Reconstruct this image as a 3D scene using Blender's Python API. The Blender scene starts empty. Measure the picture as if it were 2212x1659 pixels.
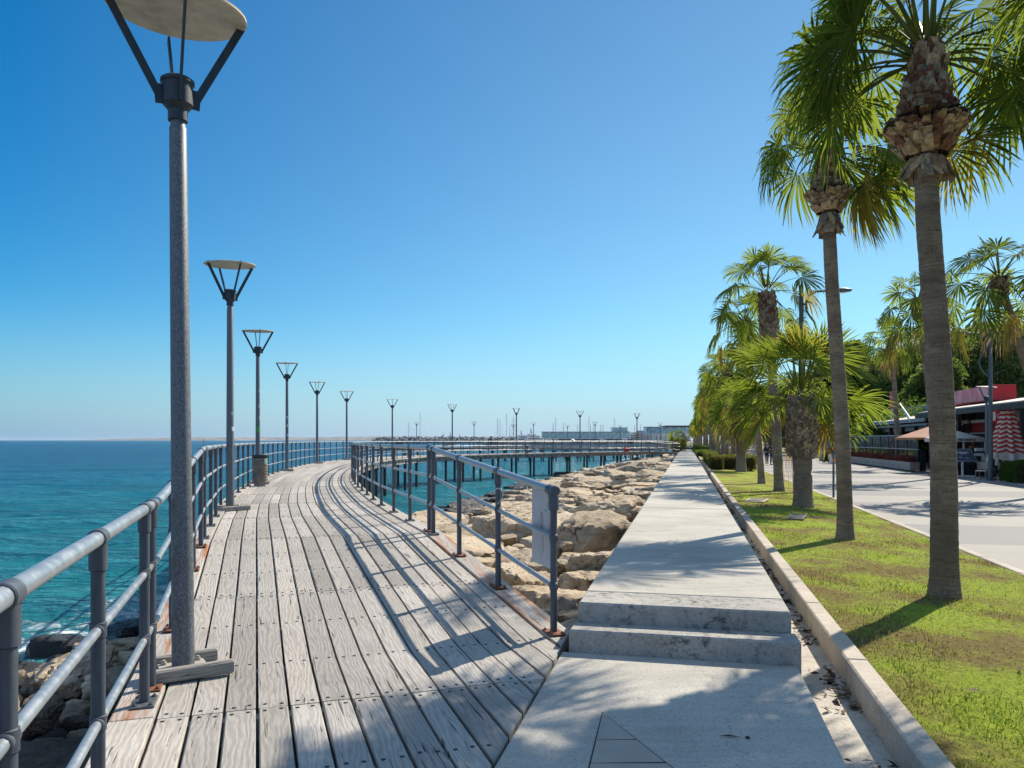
import bpy, bmesh, math, random
from math import sin, cos, pi, radians, sqrt, atan2, exp
from mathutils import Vector, Matrix, Quaternion, noise as mnoise

SC = bpy.context.scene
COL = SC.collection
RAD = math.radians

# ------------------------------------------------------------------ camera, sky, sun, exposure
F = 1650.0                                  # focal length for a 2212 px wide picture
cam_d = bpy.data.cameras.new('camera')
cam = bpy.data.objects.new('camera', cam_d); COL.objects.link(cam)
cam_d.sensor_width = 36.0
cam_d.lens = F / 2212.0 * 36.0
cam_d.shift_y = 121.5 / 2212.0
cam_d.clip_start = 0.05; cam_d.clip_end = 60000
cam.location = (0, 0, 1.6); cam.rotation_euler = (RAD(90), 0, 0)
SC.camera = cam

SUN_AZ, SUN_EL = RAD(41.5), RAD(42.0)       # azimuth clockwise from +Y (view direction)
W = bpy.data.worlds.new('World'); SC.world = W; W.use_nodes = True
wn = W.node_tree; bg = wn.nodes['Background']
sky = wn.nodes.new('ShaderNodeTexSky'); sky.sky_type = 'NISHITA'; sky.sun_disc = False
sky.sun_elevation = SUN_EL; sky.sun_rotation = SUN_AZ
sky.air_density = 1.0; sky.dust_density = 0.0; sky.ozone_density = 10.0; sky.altitude = 0
SKY_STR, EXPO = 0.086, 0.55
SV = Vector((sin(SUN_AZ) * cos(SUN_EL), cos(SUN_AZ) * cos(SUN_EL), sin(SUN_EL)))
def wnode(t, **kw):
    n = wn.nodes.new(t)
    for k, v in kw.items(): setattr(n, k, v)
    return n
def wmath(op, x, y=0.0, z=0.0, clamp=False):
    n = wnode('ShaderNodeMath', operation=op); n.use_clamp = clamp
    for s, v in zip(n.inputs, (x, y, z)):
        if isinstance(v, bpy.types.NodeSocket): wn.links.new(v, s)
        else: s.default_value = v
    return n.outputs[0]
wdir = wnode('ShaderNodeTexCoord').outputs['Generated']
wsep = wnode('ShaderNodeSeparateXYZ'); wn.links.new(wdir, wsep.inputs[0]); el_ = wmath('MAXIMUM', wsep.outputs[2], 0.0)
dotn = wnode('ShaderNodeVectorMath', operation='DOT_PRODUCT'); wn.links.new(wdir, dotn.inputs[0]); dotn.inputs[1].default_value = SV
sa_ = dotn.outputs['Value']
# clear dry air: deeper blue away from the sun and overhead
hs = wnode('ShaderNodeHueSaturation'); wn.links.new(sky.outputs[0], hs.inputs['Color'])
wn.links.new(wmath('ADD', wmath('MULTIPLY_ADD', sa_, -0.60, 1.335), wmath('MULTIPLY', el_, 0.35)), hs.inputs['Saturation'])
# pale blue band of sea haze along the horizon, brighter towards the sun
hz = wnode('ShaderNodeMix', data_type='RGBA'); ks_ = 1.0 / (SKY_STR * 2 ** EXPO)
wn.links.new(wmath('MULTIPLY_ADD', sa_, 3.0, -0.55, True), hz.inputs[0])
hz.inputs[6].default_value = (0.235 * ks_, 0.43 * ks_, 0.63 * ks_, 1); hz.inputs[7].default_value = (0.445 * ks_, 0.615 * ks_, 0.79 * ks_, 1)
mxs = wnode('ShaderNodeMix', data_type='RGBA')
wn.links.new(wmath('POWER', wmath('MULTIPLY_ADD', el_, -1 / 0.17, 1.0, True), 1.7), mxs.inputs[0])
tint = wnode('ShaderNodeMix', data_type='RGBA', blend_type='MULTIPLY'); tint.inputs[0].default_value = 1.0
wn.links.new(hs.outputs[0], tint.inputs[6]); tint.inputs[7].default_value = (0.97, 1.20, 1.005, 1)
wn.links.new(tint.outputs[2], mxs.inputs[6]); wn.links.new(hz.outputs[2], mxs.inputs[7])
# unseen sky overhead and behind the viewer, brightened to fill the shadows
bk_ = wmath('MAXIMUM', wmath('MULTIPLY_ADD', sa_, -2.6, 0.45, True), wmath('MULTIPLY_ADD', el_, 3.2, -1.75, True))
sky_fill = wnode('ShaderNodeMix', data_type='RGBA'); wn.links.new(bk_, sky_fill.inputs[0])
wn.links.new(mxs.outputs[2], sky_fill.inputs[6]); sky_fill.inputs[7].default_value = (0.30 * ks_, 0.46 * ks_, 0.74 * ks_, 1)
wn.links.new(sky_fill.outputs[2], bg.inputs['Color'])
bg.inputs['Strength'].default_value = SKY_STR
sd = bpy.data.lights.new('sun', 'SUN'); sun = bpy.data.objects.new('sun', sd); COL.objects.link(sun)
sd.energy = 4.8; sd.angle = RAD(0.55); sd.color = (1.0, 0.90, 0.76)
sun.rotation_euler = SV.to_track_quat('Z', 'Y').to_euler(); sun.location = (20, 20, 30)
SC.view_settings.view_transform = 'Standard'; SC.view_settings.look = 'None'
SC.view_settings.gamma = 1.0; SC.view_settings.use_curve_mapping = False
SC.view_settings.exposure = EXPO
SC.cycles.max_bounces = 8; SC.cycles.transparent_max_bounces = 8
SC.cycles.use_denoising = True

# ------------------------------------------------------------------ frames
TX, TY = 0.2228, 0.9749                     # direction of the concrete path; n points to the sea
RZ = -math.atan2(TX, TY)                    # local +X = inland, local +Y = along the path
def SW(s, w, z=0.0): return Vector((TX * s - TY * w, TY * s + TX * w, z))
def toSW(x, y): return (TX * x + TY * y, -TY * x + TX * y)
def PX(u, v, Y): return Vector(((u - 1106) * Y / F, Y, 1.6 - (v - 951) * Y / F))

# ------------------------------------------------------------------ object helpers
def tag(o, label=None, cat=None, group=None, kind=None):
    if label: o['label'] = label
    if cat: o['category'] = cat
    if group: o['group'] = group
    if kind: o['kind'] = kind
    return o
def thing(name, loc, label, cat, group=None, rz=0.0, kind=None):
    o = bpy.data.objects.new(name, None); COL.objects.link(o)
    o.empty_display_size = 0.2
    o.location = loc; o.rotation_euler = (0, 0, rz)
    return tag(o, label, cat, group, kind)
def kids(o): return [c for c in bpy.data.objects if c.parent == o]
def copy_tree(o, parent=None, children=None):
    c = o.copy(); COL.objects.link(c)
    if parent is not None: c.parent = parent
    for ch in list(o.children): copy_tree(ch, c)
    return c
def child(name, mesh, parent, loc=(0, 0, 0), rz=0.0):
    o = bpy.data.objects.new(name, mesh); COL.objects.link(o)
    o.parent = parent; o.location = loc; o.rotation_euler = (0, 0, rz)
    return o

class MB:
    def __init__(self): self.v = []; self.f = []; self.mi = []; self.uv = []; self.uv2 = []; self.cur = 0
    def add(self, vs, fs, uvs=None, uv2=None):
        b = len(self.v); self.v.extend([tuple(p) for p in vs])
        for k, f in enumerate(fs):
            self.f.append(tuple(i + b for i in f)); self.mi.append(self.cur)
            self.uv.append(uvs[k] if uvs else None); self.uv2.append(uv2)
        return b
    def box(self, c, size, M=None, bev=0.0):
        x, y, z = size[0] / 2, size[1] / 2, size[2] / 2; c = Vector(c)
        if bev <= 0:
            P = [(-x, -y, -z), (x, -y, -z), (x, y, -z), (-x, y, -z), (-x, -y, z), (x, -y, z), (x, y, z), (-x, y, z)]
            Fs = [(0, 3, 2, 1), (4, 5, 6, 7), (0, 1, 5, 4), (1, 2, 6, 5), (2, 3, 7, 6), (3, 0, 4, 7)]
        else:
            b = bev; P = []
            for (zz, xx, yy) in ((-z, x - b, y - b), (-z + b, x, y), (z - b, x, y), (z, x - b, y - b)):
                P += [(-xx, -yy, zz), (xx, -yy, zz), (xx, yy, zz), (-xx, yy, zz)]
            Fs = [(3, 2, 1, 0), (12, 13, 14, 15)]
            for k in range(3):
                for i in range(4):
                    j = (i + 1) % 4; Fs.append((k * 4 + i, k * 4 + j, k * 4 + 4 + j, k * 4 + 4 + i))
        P = [Vector(p) for p in P]
        if M is not None: P = [M @ p for p in P]
        self.add([p + c for p in P], Fs)
    def bar(self, a, b, wx, wz, up=Vector((0, 0, 1))):
        a = Vector(a); b = Vector(b); d = (b - a); L = d.length; d.normalize()
        sx = d.cross(up)
        if sx.length < 1e-4: sx = Vector((1, 0, 0))
        sx.normalize(); uz = sx.cross(d)
        M = Matrix((sx, d, uz)).transposed()
        self.box((a + b) / 2, (wx, L, wz), M)
    def tube(self, pts, r, n=10, caps=True):
        pts = [Vector(p) for p in pts]; m = len(pts)
        rr = r if isinstance(r, (list, tuple)) else [r] * m
        vs = []; prev = None
        for i, p in enumerate(pts):
            d = (pts[min(i + 1, m - 1)] - pts[max(i - 1, 0)])
            if d.length < 1e-9: d = Vector((0, 0, 1))
            d.normalize()
            if prev is None:
                ref = Vector((0, 0, 1)) if abs(d.z) < 0.95 else Vector((1, 0, 0))
                a = d.cross(ref).normalized()
            else:
                a = (prev - d * prev.dot(d))
                a = a.normalized() if a.length > 1e-6 else d.orthogonal().normalized()
            prev = a; b = d.cross(a)
            for k in range(n):
                t = 2 * pi * k / n
                vs.append(p + (a * cos(t) + b * sin(t)) * rr[i])
        fs = []
        for i in range(m - 1):
            for k in range(n):
                k2 = (k + 1) % n
                fs.append((i * n + k, i * n + k2, (i + 1) * n + k2, (i + 1) * n + k))
        if caps:
            fs.append(tuple(range(n - 1, -1, -1))); fs.append(tuple((m - 1) * n + k for k in range(n)))
        self.add(vs, fs)
    def lathe(self, prof, n=16, c=(0, 0, 0), cap=True, M=None):
        vs = []; c = Vector(c)
        for (r, z) in prof:
            for k in range(n):
                t = 2 * pi * k / n; p = Vector((r * cos(t), r * sin(t), z))
                vs.append((M @ p if M is not None else p) + c)
        fs = []
        for i in range(len(prof) - 1):
            for k in range(n):
                k2 = (k + 1) % n
                fs.append((i * n + k, i * n + k2, (i + 1) * n + k2, (i + 1) * n + k))
        if cap:
            fs.append(tuple(range(n - 1, -1, -1))); fs.append(tuple((len(prof) - 1) * n + k for k in range(n)))
        self.add(vs, fs)
    def prism(self, poly, z0, z1, bev=0.0, uvf=None, uv2=None):
        """poly: ccw list of (x,y) or (x,y,z) where z is added to both levels"""
        n = len(poly)
        g = lambda p: p[2] if len(p) > 2 else 0.0
        bot = [(p[0], p[1], z0 + g(p)) for p in poly]
        if bev > 0:
            cx = sum(p[0] for p in poly) / n; cy = sum(p[1] for p in poly) / n
            ins = []
            for i, p in enumerate(poly):      # inset each corner along the edges
                a = Vector(poly[i - 1][:2]); q = Vector(p[:2]); b = Vector(poly[(i + 1) % n][:2])
                e1 = (q - a); e2 = (b - q)
                if e1.length < 1e-6 or e2.length < 1e-6: ins.append(q); continue
                e1.normalize(); e2.normalize()
                n1 = Vector((-e1.y, e1.x)); n2 = Vector((-e2.y, e2.x)); k = n1 + n2
                k = k / max(0.35, k.dot(n1)) if k.length > 1e-6 else n1
                ins.append(q + k * bev)
            mid = [(p[0], p[1], z1 - bev + g(p)) for p in poly]
            top = [(ins[i].x, ins[i].y, z1 + g(poly[i])) for i in range(n)]
            vs = bot + mid + top
            fs = [tuple(range(n - 1, -1, -1)), tuple(range(2 * n, 3 * n))]
            for lv in (0, n):
                for i in range(n):
                    j = (i + 1) % n; fs.append((lv + i, lv + j, lv + n + j, lv + n + i))
        else:
            top = [(p[0], p[1], z1 + g(p)) for p in poly]
            vs = bot + top
            fs = [tuple(range(n - 1, -1, -1)), tuple(range(n, 2 * n))]
            for i in range(n):
                j = (i + 1) % n; fs.append((i, j, n + j, n + i))
        uvs = None
        if uvf: uvs = [[uvf(vs[i]) for i in f] for f in fs]
        self.add(vs, fs, uvs, uv2)
    def sheet(self, rows, uvf=None):
        """rows: grid of points"""
        m = len(rows); n = len(rows[0]); vs = [p for r in rows for p in r]
        fs = [(i * n + j, i * n + j + 1, (i + 1) * n + j + 1, (i + 1) * n + j) for i in range(m - 1) for j in range(n - 1)]
        uvs = [[uvf(vs[i]) for i in f] for f in fs] if uvf else None
        self.add(vs, fs, uvs)
    def mesh(self, name, mats, smooth=None):
        me = bpy.data.meshes.new(name)
        me.from_pydata(self.v, [], self.f)
        if not isinstance(mats, (list, tuple)): mats = [mats]
        for m in mats: me.materials.append(m)
        if any(self.mi): me.polygons.foreach_set('material_index', self.mi)
        if any(u is not None for u in self.uv):
            l = me.uv_layers.new(name='uv'); k = 0
            for u, f in zip(self.uv, self.f):
                for q in range(len(f)):
                    if u is not None: l.data[k].uv = u[q]
                    k += 1
        if any(u is not None for u in self.uv2):
            l = me.uv_layers.new(name='rnd'); k = 0
            for u, f in zip(self.uv2, self.f):
                for q in range(len(f)):
                    if u is not None: l.data[k].uv = u
                    k += 1
        if smooth is not None:
            me.polygons.foreach_set('use_smooth', [True] * len(me.polygons))
            if smooth < 179: me.set_sharp_from_angle(angle=RAD(smooth))
        me.update()
        return me
    def build(self, name, mats, parent=None, smooth=None, loc=(0, 0, 0), rz=0.0):
        o = bpy.data.objects.new(name, self.mesh(name, mats, smooth)); COL.objects.link(o)
        o.location = loc; o.rotation_euler = (0, 0, rz)
        if parent is not None: o.parent = parent
        return o

# ------------------------------------------------------------------ materials
class NT:
    def __init__(self, name):
        self.m = bpy.data.materials.new(name); self.m.use_nodes = True
        self.t = self.m.node_tree; self.b = self.t.nodes['Principled BSDF']; self.out = self.t.nodes['Material Output']
    def n(self, typ, ins=None, **props):
        nd = self.t.nodes.new('ShaderNode' + typ)
        for k, v in props.items(): setattr(nd, k, v)
        for k, v in (ins or {}).items():
            s = nd.inputs[k]
            if hasattr(v, 'is_output') or isinstance(v, bpy.types.NodeSocket): self.t.links.new(v, s)
            else: s.default_value = v
        return nd
    def set(self, **kw):
        for k, v in kw.items():
            s = self.b.inputs[k.replace('_', ' ')]
            if isinstance(v, bpy.types.NodeSocket): self.t.links.new(v, s)
            else: s.default_value = v
    def coord(self, which='Object'): return self.n('TexCoord').outputs[which]
    def pos(self): return self.n('NewGeometry').outputs['Position']
    def uv(self, name='uv'): return self.n('UVMap', uv_map=name).outputs[0]
    def mapping(self, vec, scale=(1, 1, 1), loc=(0, 0, 0), rot=(0, 0, 0)):
        return self.n('Mapping', {'Vector': vec, 'Scale': scale, 'Location': loc, 'Rotation': rot}).outputs[0]
    def noise(self, vec, scale, detail=4, rough=0.55, dist=0.0, out=0):
        return self.n('TexNoise', {'Vector': vec, 'Scale': scale, 'Detail': detail, 'Roughness': rough, 'Distortion': dist}).outputs[out]
    def ramp(self, fac, stops, interp='LINEAR'):
        r = self.n('ValToRGB', {'Fac': fac}); r.color_ramp.interpolation = interp
        e = r.color_ramp.elements
        while len(e) < len(stops): e.new(0.5)
        for i, (p, c) in enumerate(stops):
            e[i].position = p; e[i].color = (*c, 1) if hasattr(c, '__len__') else (c, c, c, 1)
        return r.outputs[0]
    def mix(self, fac, a, b, blend='MIX'):
        m = self.n('Mix', data_type='RGBA', blend_type=blend)
        for s, v in ((m.inputs[0], fac), (m.inputs[6], a), (m.inputs[7], b)):
            if isinstance(v, bpy.types.NodeSocket): self.t.links.new(v, s)
            else: s.default_value = (*v, 1) if hasattr(v, '__len__') and len(v) == 3 else v
        return m.outputs[2]
    def math(self, op, a, b=0.0, c=0.0, clamp=False):
        m = self.n('Math', operation=op); m.use_clamp = clamp
        for s, v in zip(m.inputs, (a, b, c)):
            if isinstance(v, bpy.types.NodeSocket): self.t.links.new(v, s)
            else: s.default_value = v
        return m.outputs[0]
    def bump(self, h, strength=0.3, dist=0.02, normal=None):
        d = {'Height': h, 'Strength': strength, 'Distance': dist}
        if normal is not None: d['Normal'] = normal
        return self.n('Bump', d).outputs[0]
    def sep(self, vec): return self.n('SeparateXYZ', {'Vector': vec}).outputs

def mottled(name, c1, c2, scale=6.0, rough=0.6, metal=0.0, bump=0.0, bscale=40.0, detail=5, spec=0.5, lo=0.35, hi=0.65, bd=0.01, rnd=0.0):
    t = NT(name); co = t.coord('Object')
    if rnd:
        oi = t.n('ObjectInfo').outputs['Random']
        co = t.n('VectorMath', {0: co, 1: t.n('CombineXYZ', {'X': t.math('MULTIPLY', oi, 31.0), 'Y': t.math('MULTIPLY', oi, 17.0)}).outputs[0]}, operation='ADD').outputs[0]
    nz = t.noise(co, scale, detail, 0.6)
    col = t.ramp(nz, [(lo, c1), (hi, c2)])
    if rnd:
        k = t.math('MULTIPLY_ADD', oi, rnd, 1 - rnd / 2)
        col = t.n('VectorMath', {0: col, 'Scale': k}, operation='SCALE').outputs[0]
    t.set(Base_Color=col, Roughness=rough, Metallic=metal)
    t.b.inputs['Specular IOR Level'].default_value = spec
    if bump: t.set(Normal=t.bump(t.noise(co, bscale, 5, 0.65), bump, bd))
    return t.m
def plain(name, c, rough=0.5, metal=0.0, **kw):
    return mottled(name, tuple(x * 0.85 for x in c), tuple(min(1, x * 1.12) for x in c), kw.pop('scale', 3.0), rough, metal, **kw)

def mat_concrete(name, c1, c2, stain=0.0, streak=0.0):
    t = NT(name); p = t.pos()
    big = t.noise(p, 0.9, 6, 0.65); fine = t.noise(p, 55, 5, 0.7)
    sx = t.mapping(p, (1.2, 9.0, 1.0), (0, 0, 0), (0, 0, -RZ))
    brush = t.noise(sx, 1.5, 5, 0.6)
    col = t.ramp(big, [(0.3, c1), (0.68, c2)])
    col = t.mix(t.math('MULTIPLY', t.math('SUBTRACT', brush, 0.42), 1.3, clamp=True), col, tuple(x * 1.18 for x in c2))
    col = t.mix(t.ramp(fine, [(0.36, 0.55), (0.5, 0.0)]), col, tuple(x * 0.55 for x in c1))
    if stain:
        sn = t.noise(p, 15, 8, 0.75)
        sm = t.math('MULTIPLY', t.ramp(sn, [(0.5, 0.0), (0.6, stain)]), t.ramp(t.noise(p, 2.2, 4), [(0.42, 0.15), (0.62, 1.0)]))
        col = t.mix(sm, col, (0.045, 0.05, 0.055))
    cr = t.n('TexVoronoi', {'Vector': t.n('VectorMath', {0: p, 1: t.n('VectorMath', {0: t.noise(p, 2.5, 6, 0.6, out=1), 'Scale': 0.7}, operation='SCALE').outputs[0]}, operation='ADD').outputs[0], 'Scale': 0.55}, feature='DISTANCE_TO_EDGE').outputs['Distance']
    cm = t.ramp(cr, [(0.0, 0.45), (0.004, 0.0)])
    col = t.mix(cm, col, tuple(x * 0.35 for x in c1))
    t.set(Base_Color=col, Roughness=0.85); t.b.inputs['Specular IOR Level'].default_value = 0.3
    h = t.math('ADD', t.math('MULTIPLY', fine, 0.5), brush)
    t.set(Normal=t.bump(h, 0.22, 0.008))
    return t.m

MAT = {}
MAT['path'] = mat_concrete('path_concrete', (0.33, 0.31, 0.265), (0.50, 0.472, 0.41))
MAT['riser'] = mat_concrete('stained_step_concrete', (0.27, 0.26, 0.235), (0.42, 0.40, 0.355), stain=0.85)
MAT['gutter'] = mat_concrete('gutter_concrete', (0.34, 0.31, 0.26), (0.56, 0.51, 0.43), stain=0.35)
MAT['kerb'] = mat_concrete('kerb_concrete', (0.36, 0.31, 0.25), (0.54, 0.47, 0.38), stain=0.3)

def mat_deck(name, rust=False):
    t = NT(name); uv = t.uv('uv'); rn = t.sep(t.uv('rnd'))
    off = t.n('CombineXYZ', {'X': t.math('MULTIPLY', rn[0], 47.0), 'Y': t.math('MULTIPLY', rn[1], 31.0)}).outputs[0]
    q = t.n('VectorMath', {0: uv, 1: off}, operation='ADD').outputs[0]
    base = t.noise(t.mapping(q, (0.8, 4.0, 1)), 1.3, 3, 0.5)
    warp = t.n('VectorMath', {0: t.mapping(q, (0.35, 9, 1)), 1: t.n('CombineXYZ', {'Y': t.math('MULTIPLY', base, 2.6)}).outputs[0]}, operation='ADD').outputs[0]
    grain = t.n('TexWave', {'Vector': warp, 'Scale': 1.0, 'Distortion': 1.3, 'Detail': 3.0, 'Detail Scale': 1.6}, wave_type='BANDS', bands_direction='Y').outputs['Fac']
    fib = t.noise(t.mapping(q, (3.0, 60, 1)), 2.2, 5, 0.65)
    col = t.ramp(grain, [(0.0, (0.335, 0.312, 0.28)), (0.4, (0.375, 0.352, 0.318)), (1.0, (0.415, 0.392, 0.355))])
    col = t.mix(t.ramp(fib, [(0.35, 0.5), (0.52, 0.0)]), col, (0.22, 0.2, 0.175))
    crk = t.noise(t.mapping(q, (1.4, 30, 1)), 1.3, 5, 0.62, 0.5)
    col = t.mix(t.ramp(crk, [(0.345, 0.9), (0.375, 0.0)]), col, (0.045, 0.04, 0.036))
    knot = t.n('TexVoronoi', {'Vector': t.mapping(q, (0.5, 2.2, 1)), 'Scale': 1.0}).outputs['Distance']
    col = t.mix(t.ramp(knot, [(0.03, 0.7), (0.09, 0.0)]), col, (0.13, 0.10, 0.08))
    val = t.math('MULTIPLY_ADD', rn[0], 0.46, 0.76)
    wear = t.noise(t.pos(), 0.9, 5, 0.65)
    val = t.math('MULTIPLY', val, t.ramp(wear, [(0.3, 0.84), (0.65, 1.1)]))
    col = t.n('VectorMath', {0: col, 'Scale': val}, operation='SCALE').outputs[0]
    warm = t.mix(t.math('MULTIPLY', rn[1], 0.14), col, t.mix(1.0, col, (1.0, 0.86, 0.68), 'MULTIPLY'))
    col = warm
    if rust:
        rs = t.noise(t.mapping(uv, (0.55, 7, 1)), 1.4, 5, 0.6, 0.6)
        col = t.mix(t.ramp(rs, [(0.46, 0.0), (0.6, 0.85)]), col, (0.34, 0.115, 0.03))
    t.set(Base_Color=col, Roughness=0.82); t.b.inputs['Specular IOR Level'].default_value = 0.25
    h = t.math('ADD', t.math('MULTIPLY', fib, 0.6), t.math('MULTIPLY', grain, 0.5))
    h = t.math('SUBTRACT', h, t.ramp(crk, [(0.34, 1.0), (0.39, 0.0)]))
    t.set(Normal=t.bump(h, 0.45, 0.006))
    return t.m
MAT['deck'] = mat_deck('weathered_deck_wood'); MAT['deck_rust'] = mat_deck('rust_stained_deck_wood', True)
MAT['joist'] = plain('pale_joist_wood', (0.62, 0.60, 0.55), 0.85, bump=0.2)
MAT['beam'] = mottled('beam_wood', (0.17, 0.16, 0.145), (0.33, 0.30, 0.26), 1.5, 0.85, bump=0.3)
def mat_paint(name, c, rough, metal, speck, sc, rust=0.0, zs=0.22):
    t = NT(name); p = t.pos(); z = t.noise(t.mapping(p, (1, 1, zs)), sc, 6, 0.7)
    col = t.ramp(z, [(0.42, c), (0.66, speck)])
    if rust: col = t.mix(t.ramp(t.noise(p, 3.3, 6, 0.65), [(0.63, 0.0), (0.73, rust)]), col, (0.16, 0.06, 0.025))
    t.set(Base_Color=col, Metallic=metal, Roughness=t.ramp(z, [(0.3, rough), (0.7, min(1, rough + 0.22))]))
    t.set(Normal=t.bump(z, 0.08, 0.004)); return t.m
MAT['post'] = mat_paint('grey_post_paint', (0.068, 0.08, 0.098), 0.36, 0.25, (0.1, 0.115, 0.135), 26, 0.35)
MAT['rail'] = mat_paint('grey_rail_paint', (0.30, 0.335, 0.36), 0.27, 0.5, (0.38, 0.41, 0.43), 14, 0.3)
MAT['pole'] = mat_paint('galvanised_pole', (0.088, 0.10, 0.116), 0.42, 0.3, (0.25, 0.26, 0.265), 110, 0.55, 0.55)
MAT['lamp_steel'] = mat_paint('lamp_head_paint', (0.03, 0.042, 0.055), 0.38, 0.2, (0.045, 0.06, 0.075), 20)
MAT['disc'] = mottled('lamp_disc_cream', (0.40, 0.34, 0.27), (0.58, 0.51, 0.41), 9, 0.7, lo=0.3, hi=0.6)
MAT['plate'] = mat_paint('steel_plate', (0.07, 0.08, 0.09), 0.5, 0.4, (0.16, 0.16, 0.16), 30, 0.5)
MAT['rusty'] = mottled('rusty_plate', (0.10, 0.045, 0.03), (0.26, 0.10, 0.045), 18, 0.85, 0.2, bump=0.5, bscale=60)
MAT['ptop'] = mottled('base_plate_top', (0.30, 0.275, 0.235), (0.42, 0.39, 0.33), 12, 0.75)
MAT['screw'] = plain('dark_screw_hole', (0.012, 0.012, 0.014), 0.6)
MAT['pile'] = mat_paint('pile_steel', (0.028, 0.04, 0.052), 0.5, 0.25, (0.055, 0.07, 0.08), 8, 0.35)
MAT['cable'] = plain('dark_cable', (0.02, 0.025, 0.03), 0.5)
MAT['board'] = mottled('grey_sign_board', (0.36, 0.37, 0.38), (0.46, 0.47, 0.48), 5, 0.5)
MAT['scrawl'] = plain('scrawl_ink', (0.19, 0.13, 0.13), 0.6)
MAT['scrawl2'] = plain('green_ink', (0.12, 0.33, 0.32), 0.6)
MAT['string'] = plain('white_string', (0.6, 0.6, 0.58), 0.8)
MAT['white'] = plain('white_paint', (0.72, 0.71, 0.69), 0.5)
MAT['black'] = plain('black_paint', (0.018, 0.019, 0.022), 0.5)
MAT['sticker_green'] = plain('green_sticker', (0.07, 0.38, 0.05), 0.5)
MAT['red'] = mottled('red_paint', (0.46, 0.008, 0.012), (0.56, 0.014, 0.018), 2, 0.45)
MAT['orange'] = plain('orange_reflector', (0.75, 0.16, 0.01), 0.35)
def mat_tile():
    t = NT('beige_tile'); p = t.pos()
    c = t.ramp(t.noise(p, 3, 6, 0.6), [(0.3, (0.30, 0.255, 0.21)), (0.7, (0.40, 0.345, 0.285))])
    t.set(Base_Color=c, Roughness=0.7, Normal=t.bump(t.noise(p, 120, 3), 0.12, 0.003)); return t.m
MAT['tile'] = mat_tile()
def mat_rock(name='sandstone', dark=False):
    t = NT(name); o = t.coord('Object'); oi = t.n('ObjectInfo').outputs['Random']; p = t.pos()
    sh = t.n('CombineXYZ', {'X': t.math('MULTIPLY', oi, 90), 'Y': t.math('MULTIPLY', oi, 40)}).outputs[0]
    q = t.n('VectorMath', {0: p, 1: sh}, operation='ADD').outputs[0]
    big = t.noise(q, 1.5, 7, 0.62, 0.6)
    col = t.ramp(big, [(0.28, (0.40, 0.29, 0.17)), (0.48, (0.53, 0.42, 0.285)), (0.72, (0.60, 0.51, 0.38))])
    grey = t.ramp(t.noise(q, 3.2, 7, 0.68), [(0.54, 0.0), (0.7, 0.7)])
    col = t.mix(grey, col, (0.34, 0.31, 0.265))
    dk = t.ramp(t.noise(q, 7, 8, 0.75), [(0.61, 0.0), (0.70, 0.6)])
    nz = t.sep(t.n('NewGeometry').outputs['Normal'])
    col = t.mix(dk, col, (0.10, 0.085, 0.065))
    strata = t.noise(t.mapping(o, (0.8, 0.8, 5.0)), 1.7, 6, 0.7, 0.3)
    col = t.mix(t.ramp(strata, [(0.36, 0.6), (0.47, 0.0)]), col, (0.22, 0.15, 0.085))
    wq = t.n('VectorMath', {0: q, 1: t.n('VectorMath', {0: t.noise(q, 1.6, 6, 0.6, out=1), 'Scale': 0.9}, operation='SCALE').outputs[0]}, operation='ADD').outputs[0]
    vor = t.n('TexVoronoi', {'Vector': wq, 'Scale': 1.25}, feature='DISTANCE_TO_EDGE').outputs['Distance']
    crk = t.math('MULTIPLY', t.ramp(vor, [(0.0, 1.0), (0.03, 0.0)]), t.ramp(t.noise(q, 1.1, 3), [(0.5, 0.0), (0.68, 0.8)]))
    col = t.mix(crk, col, (0.05, 0.038, 0.026))
    pit = t.ramp(t.noise(q, 24, 4, 0.6), [(0.27, 0.7), (0.34, 0.0)]); col = t.mix(pit, col, (0.12, 0.09, 0.06))
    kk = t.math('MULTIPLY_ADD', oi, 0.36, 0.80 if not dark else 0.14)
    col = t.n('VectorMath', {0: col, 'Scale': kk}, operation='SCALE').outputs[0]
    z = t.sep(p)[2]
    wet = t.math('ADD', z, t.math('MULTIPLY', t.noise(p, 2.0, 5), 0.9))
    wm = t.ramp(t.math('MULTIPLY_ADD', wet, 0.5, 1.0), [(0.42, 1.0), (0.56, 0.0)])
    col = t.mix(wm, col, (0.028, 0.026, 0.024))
    t.set(Base_Color=col, Roughness=t.ramp(wm, [(0, 0.88), (1, 0.45)])); t.b.inputs['Specular IOR Level'].default_value = 0.3
    h = t.math('ADD', t.math('MULTIPLY', t.noise(q, 5, 8, 0.68), 1.0), t.math('MULTIPLY', strata, 0.25))
    h = t.math('ADD', h, t.math('MULTIPLY', t.noise(q, 38, 5, 0.7), 0.3))
    h = t.math('SUBTRACT', t.math('SUBTRACT', h, t.math('MULTIPLY', crk, 0.9)), t.math('MULTIPLY', pit, 0.35))
    t.set(Normal=t.bump(h, 1.0, 0.07)); return t.m
MAT['rock'] = mat_rock(); MAT['rock_dark'] = mat_rock('wet_shaded_stone', True)  # dark stone: wetness plus the boardwalk's shade put into the colour
MAT['bank'] = mottled('bank_rubble', (0.018, 0.015, 0.012), (0.06, 0.048, 0.034), 3, 0.95, bump=1.0, bscale=5, bd=0.2)
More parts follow.
